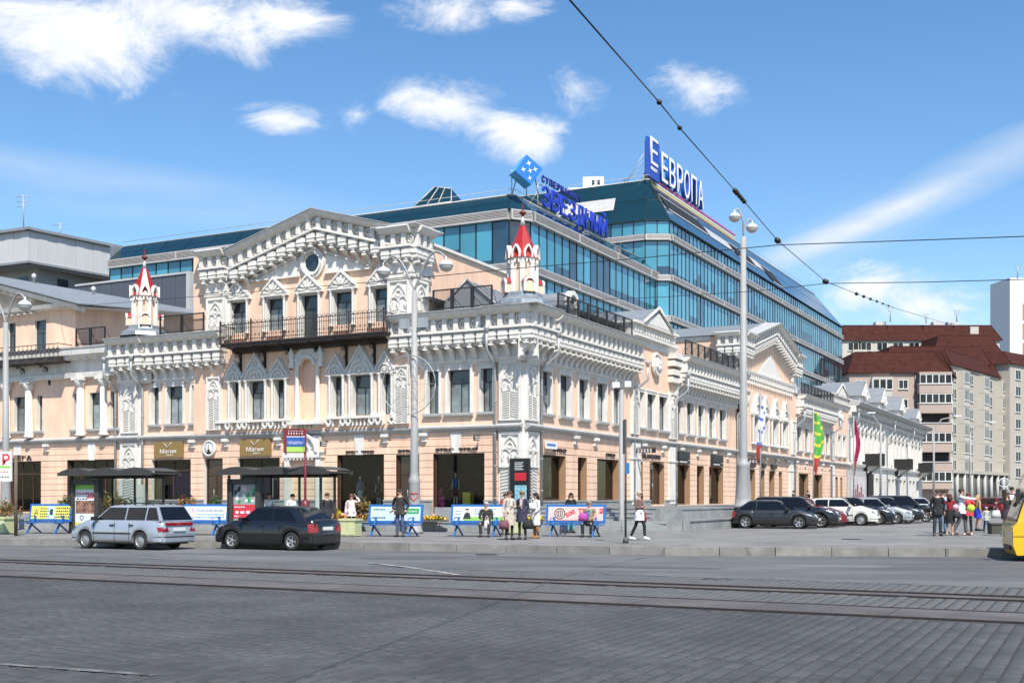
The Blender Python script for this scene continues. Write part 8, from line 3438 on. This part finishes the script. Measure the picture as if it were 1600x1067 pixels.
 # hair
 hm = MB(cloth(hair) if hat is None else cloth(hat))
 ctr = Hd + V((0, .012, .035))
 prof = [(.088, -.05), (.097, -.01), (.098, .03), (.088, .065), (.06, .092), (.02, .104)]
 vs = []
 nn = 14
 for (r_, z) in prof:
  for i in range(nn):
   a = 2 * math.pi * i / nn
   dx, dy = math.cos(a), math.sin(a)
   front = max(0, -dy)
   zz = z + (.055 * front if z < .02 else 0)
   rr = r_ * (1 + .06 * math.sin(5 * a + z * 40))
   vs.append(ctr + hr @ V((rr * dx * .95, rr * dy * 1.1, zz)))
 fs = [(k * nn + i, k * nn + (i + 1) % nn, (k + 1) * nn + (i + 1) % nn, (k + 1) * nn + i) for k in range(len(prof) - 1) for i in range(nn)]
 fs.append(tuple(range((len(prof) - 1) * nn, len(prof) * nn)))
 hm.add(vs, fs, 0, True)
 if long_hair:
  q = [Hd + V((0, .06, .05)), Hd + V((0, .095, -.04)), Hd + V((0, .10, -.14)), Hd + V((0, .09, -.21))]
  hm.tube([hr @ (p - Hd) + Hd for p in q], [.07, .085, .075, .03], 10)
  for sd in (-1, 1):
   q = [Hd + V((sd * .07, .02, .06)), Hd + V((sd * .09, .03, -.04)), Hd + V((sd * .085, .04, -.15))]
   hm.tube([hr @ (p - Hd) + Hd for p in q], [.03, .035, .02], 7)
 hm.obj('hair' if hat is None else 'cap', o, Ws)
 # garments: the same skeleton, a little thicker
 g = .022
 tj = ['pelvis', 'waist', 'chest', 'neckb']
 tb = [('pelvis', 'waist'), ('waist', 'chest'), ('chest', 'neckb')]
 Jt = dict(J)
 for n in 'LR':
  tj += ['sh' + n]
  tb += [('neckb', 'sh' + n)]
  if sleeves:
   Jt['cu' + n] = lerp(J['el' + n], J['wr' + n], .9)
   tj += ['el' + n, 'cu' + n]
   tb += [('sh' + n, 'el' + n), ('el' + n, 'cu' + n)]
  else:
   Jt['cu' + n] = lerp(J['sh' + n], J['el' + n], .5)
   tj += ['cu' + n]
   tb += [('sh' + n, 'cu' + n)]
 rt = {}
 for k in tj:
  r = rad.get(k, .038 if sleeves else .055)
  rt[k] = tuple(q + g for q in r) if isinstance(r, tuple) else r + g * .7
 rt['neckb'] = (.112, .09)
 Jt['neckb'] = J['neckb'] - V((0, 0, .015))
 skin_obj('jacket' if sleeves else 'blouse', o, Ws, {k: Jt[k] for k in tj}, tb, rt, cloth(top))
 if shirt:
  m = MB(cloth(shirt))
  c = J['chest']
  m.add([c + V((-.05, -.142, .12)), c + V((.05, -.142, .12)), c + V((.03, -.145, -.2)), c + V((-.03, -.145, -.2)), c + V((-.05, -.10, .12)), c + V((.05, -.10, .12)), c + V((.03, -.08, -.2)), c + V((-.03, -.08, -.2))],
    [(0, 1, 2, 3), (0, 4, 5, 1), (1, 5, 6, 2), (2, 6, 7, 3), (3, 7, 4, 0)])
  m.obj('shirt', o, Ws)
 if not bare_legs:
  bj, bb, rb_ = ['pelvis'], [], {'pelvis': (rad['pelvis'][0] - .01, rad['pelvis'][1] - .02)}
  Jb = dict(J)
  for n in 'LR':
   Jb['an' + n] = J['an' + n] + V((0, 0, .01))
   bj += ['hp' + n, 'kn' + n, 'ca' + n, 'an' + n]
   bb += [('pelvis', 'hp' + n), ('hp' + n, 'kn' + n), ('kn' + n, 'ca' + n), ('ca' + n, 'an' + n)]
   e2 = .028 if not female else .012
   rb_.update({'hp' + n: .088, 'kn' + n: rad['kn' + n] + e2 * .6, 'ca' + n: rad['ca' + n] + e2 * .6, 'an' + n: rad['an' + n] + e2})
  skin_obj('trousers', o, Ws, {k: Jb[k] for k in bj}, bb, rb_, cloth(bot))
 if not (skirt or coat) and sleeves and legs != 'sit':
  coat = (.80, top)
 if skirt or coat:
  z1, c_ = (skirt or coat)
  m = MB(cloth(c_))
  zt = J['waist'].z + (-.02 if skirt else .05)
  n = 18
  pr = [(.215, .172, z1), (.212, .170, z1 + (zt - z1) * .35), (.205, .165, .93 + zoff), (.17, .135, zt)]
  vs = []
  for rx_, ry_, z in pr:
   for i in range(n):
    a = 2 * math.pi * i / n
    k = 1 + (.05 * math.sin(6 * a) if z < .9 else 0)
    vs.append((rx_ * k * math.cos(a), ry_ * k * math.sin(a), z))
  fs = [(k * n + i, k * n + (i + 1) % n, (k + 1) * n + (i + 1) % n, (k + 1) * n + i) for k in range(3) for i in range(n)]
  m.add(vs, fs, 0, True)
  m.obj('skirt' if skirt else 'coat_hem', o, Ws)
 for n in 'LR':
  m = MB(cloth(shoes))
  a, t = J['an' + n], J['to' + n]
  dr = (t - a)
  dr.z = 0
  dr.normalize()
  c = V((a.x, a.y, a.z - .09))
  m.tube([c - dr * .06 + V((0, 0, .04)), c + dr * .02 + V((0, 0, .05)), c + dr * .12 + V((0, 0, .042)), c + dr * .20 + V((0, 0, .026))], [.04, .052, .05, .026], 8)
  m.tube([c + V((0, 0, .04)), c + V((0, 0, .13))], [.042, .040], 8)
  m.obj('shoe', o, Ws)
 return o, J, Ws
def bag(p, sz, c, lab, handle=True, cat='handbag', group=None):
 w, d_, h = sz
 m = MB(cloth(c))
 m.add([(-w / 2, -d_ / 2, 0), (w / 2, -d_ / 2, 0), (w / 2, d_ / 2, 0), (-w / 2, d_ / 2, 0), (-w * .56, -d_ * .6, h * .4), (w * .56, -d_ * .6, h * .4), (w * .56, d_ * .6, h * .4), (-w * .56, d_ * .6, h * .4), (-w * .42, -d_ * .3, h), (w * .42, -d_ * .3, h), (w * .42, d_ * .3, h), (-w * .42, d_ * .3, h)],
   [(3, 2, 1, 0), (8, 9, 10, 11)] + [(i, (i + 1) % 4, 4 + (i + 1) % 4, 4 + i) for i in range(4)] + [(4 + i, 4 + (i + 1) % 4, 8 + (i + 1) % 4, 8 + i) for i in range(4)], 0, True)
 if handle:
  m.tube([(-w * .3, 0, h * .9)] + [(-w * .3 * math.cos(math.pi * i / 6), 0, h + .16 * math.sin(math.pi * i / 6)) for i in range(7)] + [(w * .3, 0, h * .9)], .01, 5)
 return m.obj('bag', None, T(*p), label=lab, cat=cat, group=group)
def hand_of(res, n, dz=-.05):
 o, J, Ws = res
 q = Ws @ J['ha' + n]
 return V((q.x, q.y, q.z + dz))
def at(px, py):
 return P(px, EYE * F_PX / (py - HZ))
# --- waiting at the benches
a = person(at(625, 838.5), 12, 'man in dark leather jacket and jeans standing before the second bench from the left pair', top=(.028, .022, .02), bot=(.07, .10, .17), hair=(.035, .025, .02), arms=('pocket', 'pocket'), h=1.8, headturn=-30)
a = person(at(549, 836), 5, 'man in pale pink shirt holding a hand to his head behind the pale planter box', top=(.72, .60, .62), bot=(.02, .02, .025), hair=(.14, .08, .05), arms=('down', 'head'), h=1.62)
s_loc = P(760, 43.35)
a = person(s_loc, 8, 'old man in dark jacket sitting on the bench with white and green advert', top=(.035, .032, .028), bot=(.03, .03, .03), hair=(.45, .43, .42), arms=('lap', 'lap'), legs='sit', lean=.06, h=1.72)
bag(hand_of(a, 'R', -.42), (.18, .08, .38), (.62, .6, .6), 'white carrier bag between the knees of the old man on the bench', cat='bag')
a = person(at(796, 843), -25, 'woman in long beige coat with striped top standing left in the group of three', top=(.50, .43, .36), bot=(.035, .03, .03), hair=(.10, .05, .035), coat=(.52, (.50, .43, .36)), shirt=(.65, .65, .65), female=True, h=1.72, long_hair=False, headturn=-35, arms=('down', 'fold'))
bag(hand_of(a, 'L', -.42), (.34, .14, .32), (.16, .06, .08), 'patterned dark red bag hanging beside the woman in the beige coat')
a = person(at(816, 842.5), 20, 'woman in navy coat standing in the middle of the group of three', top=(.035, .035, .07), bot=(.02, .02, .022), hair=(.25, .14, .06), coat=(.62, (.035, .035, .07)), shirt=(.6, .5, .5), female=True, h=1.72, arms=('fold', 'down'), headturn=15)
bag(hand_of(a, 'R', -.42), (.38, .15, .32), (.015, .015, .015), 'large black handbag held by the woman in the navy coat')
a = person(at(837, 840.5), 60, 'woman in white coat and tan boots standing right in the group of three', top=(.66, .66, .66), bot=(.62, .62, .62), hair=(.015, .012, .012), coat=(.50, (.66, .66, .66)), shoes=(.30, .15, .06), female=True, long_hair=True, h=1.66, arms=('fold', 'carry'), bare_legs=True)
p_, J_, W_s = a
for n in 'LR':
 m = MB(cloth((.30, .15, .06)))
 m.tube([J_['an' + n] + V((0, 0, .02)), J_['ca' + n], lerp(J_['kn' + n], J_['ca' + n], .4)], [.045, .062, .062], 8)
 m.obj('boot', p_, W_s)
bag(hand_of(a, 'L', -.1), (.34, .18, .24), (.6, .6, .6), 'white shoulder bag with dark mesh on the woman in the white coat')
person(at(789, 838) + V((0, 2.2, 0)), 0, 'woman in red cardigan half hidden behind the beige coat', top=(.5, .06, .06), bot=(.05, .05, .06), hair=(.10, .05, .03), female=True, h=1.66)
s_loc = P(921, 43.25)
a = person(s_loc, 18, 'man in khaki vest sitting on the bench with the pinkish advert', top=(.26, .22, .15), bot=(.018, .02, .03), hair=(.28, .2, .15), arms=('lap', 'lap'), legs='sit', h=1.76, sleeves=False, shirt=(.1, .2, .35))
m_ = hand_of(a, 'L', -.02)
bag((m_.x - .08, m_.y - .02, m_.z - .06), (.30, .12, .30), (.38, .05, .30), 'bright purple bag on the lap of the man in the khaki vest', cat='bag', handle=False)
person(at(893, 833) + V((0, .4, 0)), -8, 'woman in black jacket with bob hair standing behind the pinkish bench', top=(.015, .015, .016), bot=(.12, .38, .42), hair=(.02, .012, .01), female=True, h=1.68, long_hair=True)
person(at(880, 835) + V((0, .5, 0)), 0, 'child in dark clothes whose legs show under the pinkish bench', top=(.02, .02, .03), bot=(.06, .07, .16), hair=(.03, .02, .02), h=1.2, child=True)
a = person(at(999, 843.5), -55, 'woman in brown jacket, white tunic and black leggings standing right of the sign post', top=(.16, .10, .085), bot=(.012, .012, .013), hair=(.45, .33, .2), shoes=(.7, .7, .7), skirt=(.70, (.70, .70, .70)), female=True, h=1.70, arms=('fold', 'fold'), legs='walk', headturn=-10)
bag((a[2] @ V((.24, .05, .62))), (.32, .14, .36), (.24, .015, .02), 'dark red handbag at the side of the woman in the white tunic')
# --- inside the second shelter and behind the cars
person(at(421, 836), -20, 'person in white shirt with bun hair standing left inside the second shelter', top=(.72, .72, .70), bot=(.2, .2, .22), hair=(.10, .05, .03), female=True, h=1.66)
person(at(457, 837), -30, 'man in white top with cropped black hair standing in the middle of the second shelter', top=(.68, .70, .72), bot=(.05, .06, .1), hair=(.015, .012, .012), h=1.62)
person(at(511, 838.5), -40, 'man in dark jacket walking behind the tail of the black car', top=(.02, .02, .024), bot=(.02, .02, .03), hair=(.10, .04, .025), h=1.66, legs='walk')
# --- two dark figures on the terrace
for px, f_, lab in ((1240, -60, 'dark suited person looking at a phone, left of two before the arcade wall'), (1262, 60, 'dark suited person with bowed head, right of two before the arcade wall')):
 b = P(px, 92, .28)
 person(b, f_, lab, top=(.015, .015, .02), bot=(.015, .015, .018), hair=(.02, .015, .012), arms=('phone', 'phone'), h=1.74)
# --- crowd on the right
person(at(1465, 837), 12, 'man in black jacket and navy jeans, leftmost of the crowd on the right', top=(.012, .012, .014), bot=(.03, .045, .075), hair=(.05, .03, .02), h=1.78, headturn=-60)
person(at(1474, 833), -20, 'man in pale blue shirt half hidden behind the black jacket', top=(.30, .42, .55), bot=(.16, .24, .36), hair=(.04, .025, .02), h=1.78)
a = person(at(1484, 836), -160, 'woman in dark red jacket and black skirt in the crowd on the right', top=(.25, .015, .018), bot=(.02, .02, .02), hair=(.10, .02, .015), skirt=(.5, (.012, .012, .012)), bare_legs=True, female=True, h=1.62, long_hair=True, shoes=(.5, .4, .32))
bag((a[2] @ V((-.28, .1, .72))), (.24, .12, .25), (.02, .02, .02), 'black shoulder bag on the woman in the dark red jacket')
person(at(1502, 836), -75, 'man in white shirt and grey trousers stretching out an arm', top=(.66, .68, .74), bot=(.10, .10, .11), hair=(.05, .03, .025), h=1.84, arms=('point', 'point'), shoes=(.08, .05, .04), legs='walk')
a = person(at(1513, 836), 30, 'woman in red top and black trousers holding a yellow green balloon', top=(.6, .04, .06), bot=(.012, .012, .012), hair=(.12, .03, .02), female=True, h=1.66, shoes=(.5, .38, .3), arms=('carry', 'phone'))
def balloon(p, r, c, lab, n=14):
 m = MB(mat('balloon_' + lab.split()[0], c, .3, var=.05, coat=.3))
 m.lathe([(.01, -r * 1.12), (r * .35, -r * .95), (r * .75, -r * .6), (r * .98, -.1 * r), (r * .95, r * .35), (r * .6, r * .8), (.01, r)], n)
 m.tube([(0, 0, -r * 1.1), (0.02, 0, -r * 1.1 - .25)], .004, 3)
 m.obj('balloon', None, T(*p), label=lab, cat='balloon')
balloon(PY(1517, 794, 43.2), .15, (.55, .75, .04), 'yellow green balloon in front of the red topped woman')
balloon(PY(1493, 792, 43.6), .11, (.75, .4, .5), 'pink balloon behind the dark red jacket')
a = person(at(1528, 829), -100, 'woman in sand top and bright blue skirt behind the balloon holder', top=(.42, .27, .14), bot=(.1, .1, .1), hair=(.45, .3, .15), skirt=(.62, (.02, .04, .5)), bare_legs=True, female=True, h=1.60, long_hair=True)
person(at(1541, 831), 10, 'small child in pale jacket and blue trousers walking near the crowd', top=(.40, .42, .38), bot=(.03, .05, .13), hair=(.5, .5, .5), h=1.08, child=True, legs='walk')
a = person(at(1573, 837), 50, 'woman in dark jacket and short skirt with white bag left of the yellow minibus', top=(.025, .028, .03), bot=(.03, .03, .03), hair=(.22, .07, .03), skirt=(.68, (.05, .04, .05)), bare_legs=True, female=True, h=1.66, arms=('point', 'carry'), long_hair=True)
bag((a[2] @ V((-.32, -.28, .72))), (.3, .14, .3), (.55, .55, .52), 'pale handbag on the arm of the woman left of the minibus')
person(at(1581, 826), 0, 'man in white and blue shirt standing behind the woman at the minibus', top=(.68, .70, .76), bot=(.08, .12, .3), hair=(.03, .02, .02), h=1.98, arms=('fold', 'carry'), sleeves=False)
m = MB(mat('clear_balloon_film', (.6, .64, .68), .2, var=.2))
m.M = T(*PY(1569, 754, 47)) @ RX(R(0))
m.tube([(.22 * math.cos(2 * math.pi * i / 20), 0, .18 * math.sin(2 * math.pi * i / 20)) for i in range(21)], .02, 5)
for k in range(-3, 4):
 x = .06 * k
 q = math.sqrt(max(0, .0484 - x * x)) * .8
 m.tube([(x, 0, -q), (x, 0, q)], .006, 3)
m.tube([(.1, 0, -.16), (.28, 0, -.5)], .015, 4)
m.obj('racket', None, label='pale racket held up left of the man in the white and blue shirt', cat='racket')
m = MB(mat('dark_olive_box', (.06, .06, .045), .7, var=.3))
b = at(1562, 834)
m.box(b.x - .32, b.x + .22, b.y, b.y + .4, 0, .42)
m.box(b.x - .36, b.x + .26, b.y - .04, b.y + .44, .38, .44)
m.obj('crate', None, label='dark low box on the pavement left of the minibus', cat='box')
# far pedestrians
for px, D, tc_, lab in ((1374, 104, (.03, .03, .03), 'tiny dark pedestrian before the white house'),):
 person(P(px, D), 10, lab, top=tc_, h=1.7)
# white plinth with small white object beside the wall on the left
m = MB(mat('pale_cabinet', (.5, .5, .48), .6))
FQ = FL @ T(A(FL, 218, 1.0), -1.0, .45)
m.box(-.3, .3, 0, .4, .3, 1.8)
m.tube([(0, .2, 0), (0, .2, .3)], .05, 6)
m.box(-.22, .22, -.02, 0, 1.0, 1.6)
m.obj('utility_cabinet', None, FQ, label='pale narrow cabinet on a post beside the left white pier', cat='cabinet')
